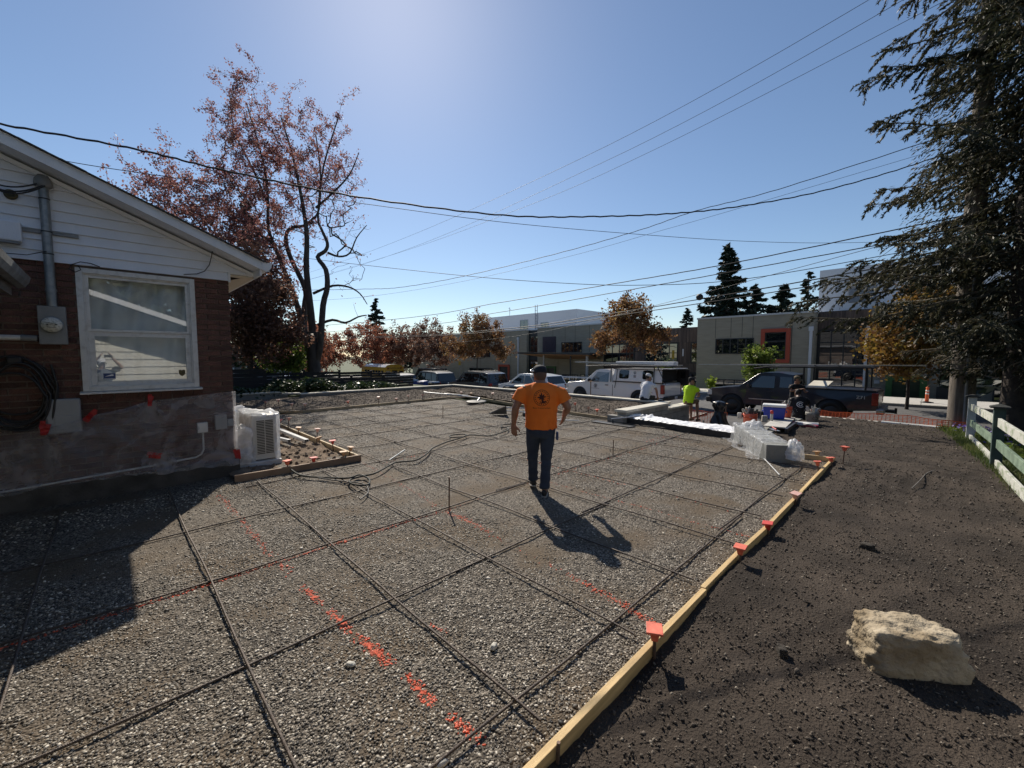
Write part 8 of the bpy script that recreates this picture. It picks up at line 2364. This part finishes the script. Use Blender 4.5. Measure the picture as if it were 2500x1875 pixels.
def person(label, loc, rz, J, look, vox=.010, head_f=(0, 1, 0), head_u=(0, 0, 1), hands=None, shorts=False, brim=None):
    """J: joint positions (local, facing +y). look: materials. Body is one skin; clothes and cap are its parts"""
    t = thing('person', label, 'person', loc, rz)
    j = {k: V3(v) for k, v in J.items()}
    hip = (j['hl'] + j['hr']) / 2; sh = (j['sl'] + j['sr']) / 2
    axs = (j['sr'] - j['sl']).normalized(); axh = (j['hr'] - j['hl']).normalized()
    k = J.get('girth', 1.0) if not isinstance(J.get('girth', 1.0), tuple) else 1.0
    def torso(mb, gx, gy, lo=0.0, hi=1.0, extra=0.0):
        prof = [(-.12, .155, .105), (0.0, .165, .120), (.18, .162, .122), (.38, .165, .122), (.60, .178, .122), (.80, .185, .112), (.93, .165, .092), (1.0, .120, .078), (1.10, .075, .070)]
        up_ = (sh - hip).normalized(); secs = []
        for f_, a, b_ in prof:
            if f_ < lo - .001 or f_ > hi + .101: continue
            ax = axh.lerp(axs, max(0, min(1, f_))).normalized(); ay = up_.cross(ax).normalized()
            secs.append((hip + (sh - hip) * f_ - ay * 0.0, a * gx + extra, b_ * gy + extra, ax, ay))
        mb.loft(secs, 20)
    girth = look.get('girth', 1.0); gd = look.get('depth', 1.0)
    b = MB(); torso(b, girth * .97, gd * .95)
    b.tube([sh - (sh - hip) * .08, sh + (j['head'] - sh) * .3, j['head'] - V3(head_u) * .06 - V3(head_f) * .015], [.080, .070, .066], 12)
    head_mesh(b, j['head'], head_f, head_u)
    for a, e, w_ in (('sl', 'el', 'wl'), ('sr', 'er', 'wr')):
        b.tube([j[a] - (j[a] - sh) * .25 - (sh - hip) * .05, j[a] - (sh - hip) * .045, j[a].lerp(j[e], .5), j[e], j[e].lerp(j[w_], .3), j[e].lerp(j[w_], .75), j[w_]], [.046, .050] + [q * look.get('arm', 1.0) for q in (.048, .040, .041, .031, .026)], 12)
    for h_, kn, an, sd in (('hl', 'kl', 'al', -1), ('hr', 'kr', 'ar', 1)):
        b.tube([j[h_] + (hip - j[h_]) * .2, j[h_], j[h_].lerp(j[kn], .45), j[kn], j[kn].lerp(j[an], .28), j[kn].lerp(j[an], .7), j[an]], [.085, .088, .075, .055, .058, .042, .036], 12)
        fd = V3(J.get('toe' + h_[1], (0, 1, 0))).normalized()
        b.tube([j[an] - fd * .05, j[an] + fd * .03 - V3((0, 0, .03)), j[an] + fd * .15 - V3((0, 0, .05))], [.035, .036, .022], 10)
    if hands:
        for (w_, d, nr, ts, cu) in hands: hand(b, j[w_], d, nr, 1, ts, cu, 1.14)
    o = b.build('body', look['skin'], t, local=True); remesh(o, vox, 2)
    # shirt
    b = MB(); torso(b, girth * 1.05, gd * 1.08, -.12 if look.get('untuck') else -.02, 1.0, .012)
    for a, e in (('sl', 'el'), ('sr', 'er')):
        fr = look.get('sleeve', .62)
        d0 = (j[a] - sh); nk = sh + (j['head'] - sh) * .18; g_ = look.get('arm', 1.0)
        b.tube([sh + (nk - sh) * .3 - d0 * .2, sh + d0 * .2 + (nk - sh) * .25, sh + d0 * .6 - (sh - hip) * .030, j[a] + d0 * .02 - (sh - hip) * .075], [.058, .060, .060, .058], 14)
        b.tube([sh + d0 * .62 - (sh - hip) * .125, j[a] - (sh - hip) * .105, j[a].lerp(j[e], .30) + d0 * .03, j[a].lerp(j[e], fr * .6), j[a].lerp(j[e], fr)], [.058, .064, .070 * g_, .075 * g_, .082 * g_], 16)
    o = b.build('shirt', look['shirt'], t, local=True); remesh(o, vox * 1.1, 3)
    for v, c, vn in [(v, v.co.copy(), v.normal.copy()) for v in o.data.vertices]:
        n1 = noise.noise(V3((c.x * 7, c.y * 7, c.z * 4.5))); n2 = noise.noise(V3((c.x * 16 + 3, c.y * 16, c.z * 11)))
        low = max(0, 1 - (c.z - (hip.z + .02)) / .22)
        v.co = c + vn * (.008 * n1 + .005 * n2 + low * .0035 * math.sin(c.x * 45 + c.z * 22 + 5 * n1) + .0035 * math.sin(c.x * 26 - c.z * 38 + 7 * n1) * max(0, n2 + .35))
    shirt = o
    # trousers
    b = MB(); up_ = (sh - hip).normalized(); ay = up_.cross(axh).normalized()
    b.loft([(hip - up_ * .12, .14 * girth, .11 * gd, axh, ay), (hip - up_ * .05, .168 * girth, .128 * gd, axh, ay), (hip + up_ * .06, .165 * girth, .126 * gd, axh, ay)], 18)
    for h_, kn, an in (('hl', 'kl', 'al'), ('hr', 'kr', 'ar')):
        if shorts: b.tube([j[h_] + (hip - j[h_]) * .1, j[h_], j[h_].lerp(j[kn], .5), j[h_].lerp(j[kn], 1.0)], [.100, .104, .098, .088], 14)
        else: b.tube([j[h_] + (hip - j[h_]) * .1, j[h_], j[h_].lerp(j[kn], .5), j[kn], j[kn].lerp(j[an], .5), j[an] + (j[kn] - j[an]) * .02], [.100, .106, .092, .074, .066, .068], 14)
    o = b.build('trousers', look['trousers'], t, local=True); remesh(o, vox * 1.1, 2)
    for v, c, vn in [(v, v.co.copy(), v.normal.copy()) for v in o.data.vertices]:
        n1 = noise.noise(V3((c.x * 6, c.y * 6, c.z * 5 + 9)))
        v.co = c + vn * (.006 * n1 + .004 * math.sin(c.z * 55 + 5 * n1) * (1 if c.z < .35 or abs(c.z - .48) < .08 else .25))
    # shoes
    for h_, an in (('l', 'al'), ('r', 'ar')):
        fd = V3(J.get('toe' + h_, (0, 1, 0))).normalized(); uu = V3((0, 0, 1)); uu = (uu - fd * uu.dot(fd)).normalized(); ss = fd.cross(uu)
        c = j[an] - uu * .035
        b = MB(); b.loft([(c - fd * .085, .022, .030, ss, uu), (c - fd * .07, .034, .045, ss, uu), (c + fd * .0, .038, .046, ss, uu), (c + fd * .08 - uu * .012, .042, .034, ss, uu), (c + fd * .15 - uu * .02, .040, .026, ss, uu), (c + fd * .185 - uu * .022, .022, .016, ss, uu)], 14)
        sh_ = b.build('shoe', look.get('shoes', 'shoe_black'), t, local=True)
        b = MB(); b.loft([(c - fd * .09 - uu * .044, .030, .012, ss, uu), (c - fd * .04 - uu * .046, .040, .012, ss, uu), (c + fd * .08 - uu * .046, .046, .011, ss, uu), (c + fd * .17 - uu * .044, .036, .010, ss, uu), (c + fd * .195 - uu * .042, .018, .008, ss, uu)], 12); b.build('sole', 'sole_pale', sh_, local=True)
    # cap / hair / eyes
    c, f, u = j['head'], V3(head_f).normalized(), V3(head_u).normalized(); s = f.cross(u).normalized()
    M_ = Matrix(((s.x, f.x, u.x, c.x), (s.y, f.y, u.y, c.y), (s.z, f.z, u.z, c.z), (0, 0, 0, 1)))
    if look.get('hair'):
        b = MB(); b.ell((0, -.022, .02), (.083, .092, .108), 16, 11, 0, M_); b.build('hair', look['hair'], t, local=True)
    if look.get('cap'):
        bd = brim if brim is not None else 0.0
        MC = M_ @ Matrix.Rotation(bd, 4, 'Z')
        b = MB(); prof = [(.088, .030), (.092, .05), (.090, .085), (.074, .118), (.045, .138), (.001, .145)]
        b.lathe(prof, 20, 0, MC @ Matrix.Translation((0, -.006, 0)) @ Matrix.Diagonal((1, 1.16, 1, 1)))
        cp = b.build('cap', look['cap'], t, local=True)
        b = MB()
        def br(uu, vv):
            a = (uu - .5) * 1.9; r_ = .085 + .075 * vv * (1 - .35 * abs(uu - .5) * 2)
            return tuple(MC @ V3((math.sin(a) * .092 * (1 + .12 * vv), math.cos(a) * (.095 + .08 * vv), .042 - .022 * vv - .05 * (uu - .5) ** 2 * 4)))
        b.grid(br, 12, 5); b.build('brim', look['cap'], cp, local=True)
    for e in (-1, 1):
        b = MB(); b.ell((e * .031, .084, .005), (.012, .010, .009), 8, 6, 0, M_); b.build('eye', 'eye_white', t, local=True)
    return t, shirt
def stick_print(o, mesh_obj, back, label=None):
    """wrap a flat print onto the cloth: every vertex is dropped onto the shirt surface"""
    bt = bvhtree.BVHTree.FromPolygons([v.co.copy() for v in mesh_obj.data.vertices], [tuple(p.vertices) for p in mesh_obj.data.polygons])
    for v in o.data.vertices:
        h_ = bt.ray_cast(V3((v.co.x, -1.0 if back else 1.0, v.co.z)), V3((0, 1 if back else -1, 0)))
        if h_[0]: v.co = h_[0] + V3((0, -.0025 if back else .0025, 0))
    o.parent = mesh_obj.parent; o.parent = mesh_obj
# --- the man in orange walking away
J = dict(hl=(-.095, .02, .90), hr=(.095, -.01, .90), sl=(-.205, .0, 1.455), sr=(.205, -.01, 1.45), head=(-.015, .035, 1.592), el=(-.335, -.03, 1.17), wl=(-.36, .05, .945), er=(.355, -.03, 1.17), wr=(.33, .17, 1.045),
         kl=(-.10, .13, .50), kr=(.075, .0, .48), al=(-.085, .24, .13), ar=(.05, -.05, .085), toel=(-.1, 1, -.15), toer=(.15, 1, -.0))
man, shirt = person('man in an orange T-shirt, jeans and dark cap walking away across the gravel', (4.06, 3.60, .0), R(-44.5), J,
    dict(skin='skin_tan', shirt='shirt_orange', trousers='denim', cap='cap_navy', hair='hair_grey', girth=1.16, depth=1.18, sleeve=.70, arm=1.22), vox=.0085, head_f=(-.32, .95, -.05), head_u=(-.02, .03, 1), brim=.15,
    hands=[('wl', (.04, .14, -1), (.40, .85, .1), 1, .22), ('wr', (-.15, .30, -.90), (-.75, .5, .1), 1, .42)])
b = MB(); b.loft([((0, .005, .945), .186, .147), ((0, .005, .98), .184, .145)], 24); b.build('belt', 'belt_black', man, local=True)
b = MB(); b.box((.215, -.03, .80), (.03, .07, .11)); b.build('rag', 'blue_print', man, local=True, bevel=.012)
b = MB()
for k in range(40):
    a0, a1 = 2 * PI * k / 40, 2 * PI * (k + 1) / 40
    b.add([(.0 + math.cos(a) * r_, 0, 1.315 + math.sin(a) * r_) for a, r_ in ((a0, .104), (a1, .104), (a1, .098), (a0, .098))], [(0, 1, 2, 3)])
    if k % 2: b.add([(.0 + math.cos(a) * r_, 0, 1.315 + math.sin(a) * r_) for a, r_ in ((a0, .088), (a1, .088), (a1, .076), (a0, .078))], [(0, 1, 2, 3)])
for k in range(8):
    a = R(90 + k * 45 + (0 if k % 2 else 6)); d, e = V3((math.cos(a), 0, math.sin(a))), V3((-math.sin(a), 0, math.cos(a))); c0 = V3((0, 0, 1.325)); L_ = .062 if k % 2 == 0 else .05
    for q in range(3):
        r0, r1 = L_ * q / 3, L_ * (q + 1) / 3; w0, w1 = (.003, .010, .009, 0)[q], (.003, .010, .009, 0)[q + 1]
        b.add([c0 + d * r0 - e * w0, c0 + d * r1 - e * w1, c0 + d * r1 + e * w1, c0 + d * r0 + e * w0], [(0, 1, 2, 3)])
for (x, z, w_, h_) in ((.012, 1.28, .016, .03), (.018, 1.262, .024, .03), (.036, 1.265, .022, .018), (-.002, 1.255, .008, .03), (-.02, 1.262, .006, .036), (.052, 1.268, .008, .022)):
    b.add([(x - w_, 0, z - h_ / 2), (x + w_, 0, z - h_ / 2), (x + w_ * .5, 0, z + h_ / 2), (x - w_ * .4, 0, z + h_ / 2)], [(0, 1, 2, 3)])
o = b.build('shirt_emblem', 'print_black', man, local=True); bm = bmesh.new(); bm.from_mesh(o.data); bmesh.ops.subdivide_edges(bm, edges=bm.edges, cuts=1); bm.to_mesh(o.data); bm.free(); stick_print(o, shirt, True)
o = text_mesh('Bent Construction', .030, 'print_black', Matrix.Translation((0, 0, 1.185)) @ Matrix.Rotation(PI / 2, 4, 'X'), man, 'shirt_lettering', 0.0, True); stick_print(o, shirt, True)
b = MB(); b.tube([(-.36, .07, .875), (-.35, .09, .80), (-.31, .09, .72)], .004, 6); put(b.build('pencil', 'old_wood', loc=(0, 0, 0)), 'thin stick held in the left hand of the man in orange', 'stick')
bpy.data.objects['pencil'].matrix_basis = world_mat(man)
b = MB(); b.tube([(j_[0], j_[1], j_[2]) for j_ in [(.345 + .03 * math.cos(a), .155 + .03 * math.sin(a) * .8, 1.055 + .012 * math.sin(a)) for a in np.linspace(0, 2 * PI, 17)]], .005, 6, cap=False); b.build('bracelet', 'cap_white', man, local=True)
# sunglasses on the cap
b = MB(); b.tube([(-.105, .045, 1.682), (-.135, .03, 1.667), (-.135, -.02, 1.652), (-.10, -.075, 1.657)], .008, 6); b.build('sunglasses', 'lamp_clear', man, local=True)
# --- seated workers on the wall (facing the street)
def seated(label, loc, rz, look, lean=.12, arms=None, head=None, vox=.014, shorts=False, hf=(0, 1, 0), brim=0.0, leg_drop=.43, knee=.42):
    S_ = lean
    J = dict(hl=(-.09, 0, .10), hr=(.09, 0, .10), sl=(-.195, S_, .60), sr=(.195, S_, .60), head=(0, S_ + .07, .795), kl=(-.11, knee, .10), kr=(.11, knee, .10), al=(-.10, knee + .02, .10 - leg_drop), ar=(.12, knee + .05, .10 - leg_drop),
             el=(-.27, S_ + .10, .34), er=(.27, S_ + .10, .34), wl=(-.14, S_ + .30, .26), wr=(.14, S_ + .30, .26))
    if arms: J.update(arms)
    if head: J['head'] = head
    return person(label, loc, rz, J, look, vox, hf, (0, .1, 1), [('wl', (.5, .8, -.1), (0, 0, -1), -1, .4), ('wr', (-.5, .8, -.1), (0, 0, -1), 1, .4)] if not arms or 'wr' not in arms else [('wl', (.5, .8, -.1), (0, 0, -1), -1, .4), ('wr', (.1, .3, -1), (0, 1, 0), 1, .5)], shorts, brim)
seated('worker in a white T-shirt and white cap sitting hunched on the retaining wall', (13.45, 7.05, .30), R(-90), dict(skin='skin_tan', shirt='shirt_white', trousers='denim_dark', cap='cap_white', hair='hair_dark', untuck=True, girth=1.02), lean=.20, arms=dict(er=(.30, .26, .36), wr=(.31, .34, .11)), hf=(.6, .8, -.3), brim=0)
seated('worker in neon yellow and a black cap sitting at the end of the step wall', (14.15, 5.80, .20), R(-97), dict(skin='skin_tan', shirt='shirt_neon', trousers='khaki', cap='cap_black', hair='hair_dark', untuck=True, shoes='sandal_brown', girth=1.0), lean=.10, shorts=True, hf=(.8, .6, -.1), leg_drop=.62, knee=.36, arms=dict(el=(-.25, .22, .36), er=(.25, .22, .36), wl=(-.05, .34, .38)))
o = MB(); o.box((13.62, 6.55, .33), (.30, .12, .05), .3); put(o.build('lunch_box', 'dark_steel', loc=(13.6, 6.55, .33), bevel=.01), 'small dark box on the wall by the right hand of the worker in white', 'box')
# --- two dark-shirted workers among the buckets
w1, s1 = seated('seated worker in a black T-shirt with a white eye-like emblem on the back', (14.75, 2.72, -.02), R(-60), dict(skin='skin_brown', shirt='shirt_black', trousers='denim_dark', hair='hair_dark', untuck=True, girth=1.05), lean=.10, leg_drop=.12, knee=.45, hf=(-.3, 1, -.5), head=(0, .22, .74))
b = MB()
for k in range(28):
    a0, a1 = R(40) + R(280) * k / 28, R(40) + R(280) * (k + 1) / 28
    b.add([(-.02 + math.cos(a) * r_ * 1.15, 0, .43 + math.sin(a) * r_) for a, r_ in ((a0, .085), (a1, .085), (a1, .068), (a0, .068))], [(0, 1, 2, 3)])
for k in range(24):
    a0, a1 = 2 * PI * k / 24, 2 * PI * (k + 1) / 24
    b.add([(-.02 + math.cos(a) * r_ * 1.2, 0, .43 + math.sin(a) * r_) for a, r_ in ((a0, .045), (a1, .045), (a1, .026), (a0, .026))], [(0, 1, 2, 3)])
for z, w_ in ((.31, .13), (.275, .10), (.255, .10), (.22, .09)): b.add([(-.02 - w_, 0, z), (-.02 + w_, 0, z), (-.02 + w_, 0, z + .009), (-.02 - w_, 0, z + .009)], [(0, 1, 2, 3)])
o = b.build('shirt_print', 'white_print', w1, local=True); stick_print(o, s1, True)
J = dict(hl=(-.09, 0, .88), hr=(.09, 0, .88), sl=(-.20, .05, 1.40), sr=(.20, .05, 1.40), head=(0, .09, 1.60), el=(-.30, .12, 1.16), wl=(-.18, .34, 1.20), er=(.28, .16, 1.20), wr=(.10, .36, 1.28), kl=(-.10, .04, .47), kr=(.10, .04, .47), al=(-.10, 0, .085), ar=(.11, 0, .085))
person('bearded worker in a dark top and camouflage cap standing against the dark pickup', (17.6, 3.42, -.59), R(140), J, dict(skin='skin_tan', shirt='shirt_black', trousers='denim_dark', cap='cap_camo', hair='hair_dark', untuck=True), .014, (-.5, .85, -.15), (0, 0, 1), [('wl', (.6, .6, .2), (0, 0, -1), -1, .5), ('wr', (-.6, .6, .2), (0, 0, -1), 1, .5)])
# --- the photographer behind the camera (seen mirrored in the lower window pane)
J = dict(hl=(-.09, 0, .90), hr=(.09, 0, .90), sl=(-.20, .02, 1.43), sr=(.20, .02, 1.43), head=(0, .03, 1.63), el=(-.37, .20, 1.52), wl=(-.13, .38, 1.80), er=(.36, .22, 1.52), wr=(.12, .38, 1.80), kl=(-.11, .03, .48), kr=(.12, .02, .48), al=(-.11, 0, .085), ar=(.13, 0, .085))
ph_rz = R(-15)
ph_loc = V3((-.145, -.565, 0.02))
person('person in a grey T-shirt and white cap photographing, mirrored in the window pane', tuple(ph_loc), ph_rz, J, dict(skin='skin_fair', shirt='shirt_grey', trousers='denim', cap='cap_white', hair='hair_grey', untuck=True, girth=1.1, depth=1.1), .012, (0, 1, .1), (0, 0, 1), [('wl', (.35, .4, .75), (.8, .2, -.4), 1, .35), ('wr', (-.35, .4, .75), (-.8, .2, -.4), -1, .35)])
b = MB(); b.box((0, -.012, 1.85), (.152, .009, .074)); o = b.build('phone', 'phone_black', local=True); o.matrix_basis = Matrix.Rotation(ph_rz - R(12), 4, 'Z'); put(o, 'dark phone held up sideways in both hands, mirrored in the window pane', 'phone')
# ================================================================== utility pole, wires, right fence
P('pole_wood', (0.20, 0.17, 0.14), .9, (0.11, 0.092, 0.075), 6, .7, 40, stretch=(5, 5, .35)); P('wire_black', (0.02, 0.02, 0.022), .6)
pl = thing('utility_pole', 'thick weathered utility pole standing behind the white fence', 'utility pole', (15.62, -.56, -.1))
MB().tube([(15.62, -.56, -.4), (15.62, -.56, 3), (15.62, -.56, 11.9)], [.245, .225, .14], 20).build('pole', 'pole_wood', pl)
b = MB(); b.beam((14.5, -.56, 11.4), (16.7, -.56, 11.4), .10, .12); b.build('crossarm', 'pole_wood', pl)
for x in (14.6, 15.2, 16.5): MB().lathe([(.03, 0), (.05, .03), (.03, .06), (.05, .09), (.02, .14), (.001, .14)], 10, 0, Matrix.Translation((x, -.56, 11.46))).build('insulator', 'pole_wood', pl)
b = MB(); b.bx(15.4, 15.415, -.86, -.84, 0, 2.2); MB().tube([(15.38, -.62, -.1), (15.38, -.62, 4.2)], .03, 8).build('riser', 'meter_grey', pl)
def wire(pts, r, label, kink=0.0):
    pts = smooth_path(pts, 14)
    if kink:
        pts = [p + Vector((0, 0, kink * math.sin(i * 1.9))) for i, p in enumerate(pts)]
    o = MB().tube(pts, r, 5).build('overhead_wire', 'wire_black', loc=pts[0]); return put(o, label, 'wire', 'overhead wires')
X = 15.6
wire([(X - .9, 80, 11.5), (X - .9, 34.2, 9.9), (X - .9, 10.8, 10.2), (X - .9, -.56, 11.5)], .007, 'highest of the three thin wires rising steeply to the upper right')
wire([(X - .3, 80, 11.3), (X - .3, 32.7, 9.35), (X - .3, 10.2, 10.0), (X - .3, -.56, 11.4)], .007, 'middle of the three thin wires rising steeply to the upper right')
wire([(X + .6, 80, 11.3), (X + .6, 33, 9.8), (X + .6, 16.4, 9.75), (X + .6, 8.2, 10.2), (X + .6, -.56, 11.3)], .007, 'lowest of the three thin wires rising steeply to the upper right')
wire([(X, 75, 5.7), (X, 29.8, 4.65), (X, 17, 4.8), (X, 9.3, 4.95), (X, 5.1, 5.06), (X, -.5, 5.4)], .017, 'thick street cable passing above the roof of the right school wing', .004)
wire([(X, 75, 5.0), (X, 28.2, 4.0), (X, 17, 4.27), (X, 9.3, 4.58), (X, 4.9, 4.78), (X, -.5, 5.05)], .015, 'street cable running just below the thickest one', .003)
wire([(X, 75, 4.6), (X, 29.8, 3.38), (X, 16, 3.36), (X, 10.9, 3.62), (X, 8.4, 3.77), (X, 3.1, 4.16), (X, -.5, 4.5)], .018, 'low doubled street cable carrying a dark ball near the fir', .003)
wire([(X + .1, 75, 4.4), (X + .1, 29.8, 3.30), (X + .1, 16, 3.28), (X + .1, 8.3, 3.66), (X + .1, 2.65, 4.03), (X + .1, -.5, 4.35)], .016, 'lowest street cable hanging just under the doubled one', .003)
o = MB().ell((X, 6.1, 4.01), (.10, .13, .12), 12, 8); put(o.build('cable_ball', 'wire_black', loc=(X, 6.1, 4.0)), 'dark round splice ball on the low street cable left of the tallest fir', 'cable splice')
wire([(-1.0, 7.45, 4.42), (-.73, 7.32, 4.40), (.35, 6.8, 4.32), (1.23, 6.37, 4.19), (2.62, 5.7, 4.06), (4.5, 4.8, 4.04), (5.95, 4.1, 4.19), (7.37, 3.42, 4.41), (8.73, 2.76, 4.70), (10.69, 1.82, 5.25), (13.17, .62, 6.14), (15.5, -.5, 7.1)], .0125, 'thick twisted service drop sweeping across the whole picture from the house', .006)
wire([(-.42, 7.25, 4.13), (.3, 6.94, 4.09), (2.71, 5.76, 4.01), (4.57, 4.85, 3.96), (6.81, 3.75, 4.0), (9.19, 2.58, 4.1), (11.82, 1.3, 4.33), (15.5, -.5, 4.8)], .0045, 'thin wire from the house gable running below the thick service drop')
wire([(5.5, 24, 7.1), (7.04, 20.14, 6.3), (8.05, 17.67, 5.83), (9.99, 12.93, 4.97), (11.38, 9.55, 4.45), (12.49, 6.83, 4.16), (13.69, 3.92, 4.15), (15.5, -.5, 4.75)], .010, 'dark wire coming from behind the copper beech towards the firs')
wire([(6.8, 24, 5.3), (8.7, 18.7, 4.97), (9.44, 16.64, 4.90), (10.51, 13.6, 5.10), (11.87, 9.77, 5.58), (12.83, 7.06, 6.03), (13.4, 5.42, 6.40), (14.13, 3.38, 6.68), (15.5, -.5, 7.5)], .011, 'wavy service wire rising from beside the beech to the spruce', .006)
wire([(6.8, 24, 4.7), (8.7, 18.7, 4.61), (10.51, 13.6, 4.90), (12.07, 9.19, 5.45), (13.0, 6.57, 5.9), (13.71, 4.56, 6.25), (15.5, -.5, 7.2)], .005, 'thin wire paralleling the wavy service wire just beneath it')
wire([(30, 60, 3.4), (24, 36, 3.1), (19.5, 17, 3.4), (15.6, -.5, 5.2)], .009, 'thin wire crossing in front of the firs towards the spruce')
# --- weathered fence on the right
P('fence_white', (0.52, 0.52, 0.46), .8, (0.26, 0.30, 0.20), 5, .5, 40, stretch=(1, 1, 1.5), ramp=(.46, .62)); P('fence_green', (0.20, 0.27, 0.19), .8, (0.11, 0.16, 0.11), 6, .5, 40); P('post_green', (0.035, 0.06, 0.055), .8, (0.06, 0.09, 0.075), 6); P('post_white', (0.60, 0.61, 0.60), .7, (0.45, 0.46, 0.44), 6); P('cap_dark', (0.04, 0.042, 0.038), .9)
ft = thing('rail_fence', 'weathered three-rail fence with peeling white and green paint at the right edge', 'fence', (11, -.8, -.05))
FP = [(13.72, -.66), (10.32, -.80), (7.0, -.94), (3.7, -1.08)]
for i, (x, y) in enumerate(FP):
    z0 = -.09 if i == 0 else -.02
    b = MB(); b.box((x, y, z0 + .48), (.13, .13, 1.1)); p = b.build('post', 'post_white' if i == 0 else 'post_green', ft, bevel=.006)
    if i == 0: p['label'] = 'white-painted post'
    b = MB(); T = Matrix.Translation((x, y, z0 + 1.03)); b.add([T @ Vector(v) for v in ((-.11, -.11, 0), (.11, -.11, 0), (.11, .11, 0), (-.11, .11, 0), (-.11, -.11, .025), (.11, -.11, .025), (.11, .11, .025), (-.11, .11, .025), (0, 0, .07))], [(3, 2, 1, 0), (0, 1, 5, 4), (1, 2, 6, 5), (2, 3, 7, 6), (3, 0, 4, 7), (4, 5, 8), (5, 6, 8), (6, 7, 8), (7, 4, 8)]); b.build('post_cap', 'cap_dark', p)
for i in range(3):
    (x0, y0), (x1, y1) = FP[i], FP[i + 1]
    for j, (z, m_) in enumerate(((.80, 'fence_white'), (.45, 'fence_green'), (.12, 'fence_white'))):
        b = MB(); za = z - (.08 if i == 0 else .02); k = 8; vs = []
        for q in range(k + 1):
            f_ = q / k; x, y = x0 - .075 + (x1 + .075 - x0 + .075) * f_, y0 + (y1 - y0) * f_; zz = za + (z - .02 - za) * f_ + random.uniform(-.003, .003)
            vs += [(x, y - .02, zz - .07), (x, y + .02, zz - .07), (x, y + .02, zz + .07), (x, y - .02, zz + .07)]
        b.add(vs, [(0, 3, 2, 1), tuple(4 * k + q for q in (0, 1, 2, 3))] + [(4 * q + r_, 4 * q + (r_ + 1) % 4, 4 * q + 4 + (r_ + 1) % 4, 4 * q + 4 + r_) for q in range(k) for r_ in range(4)])
        b.build('rail', m_, ft, bevel=.004)
o = MB().tube(smooth_path([(7.7, .12, .06), (8.2, .05, .075), (8.9, -.02, .06), (9.3, -.12, .05)], 4), .006, 5); put(o.build('dry_stalk', 'old_wood', loc=(8.2, 0, .06)), 'thin dry stalk lying on the dark soil towards the fence', 'stalk')
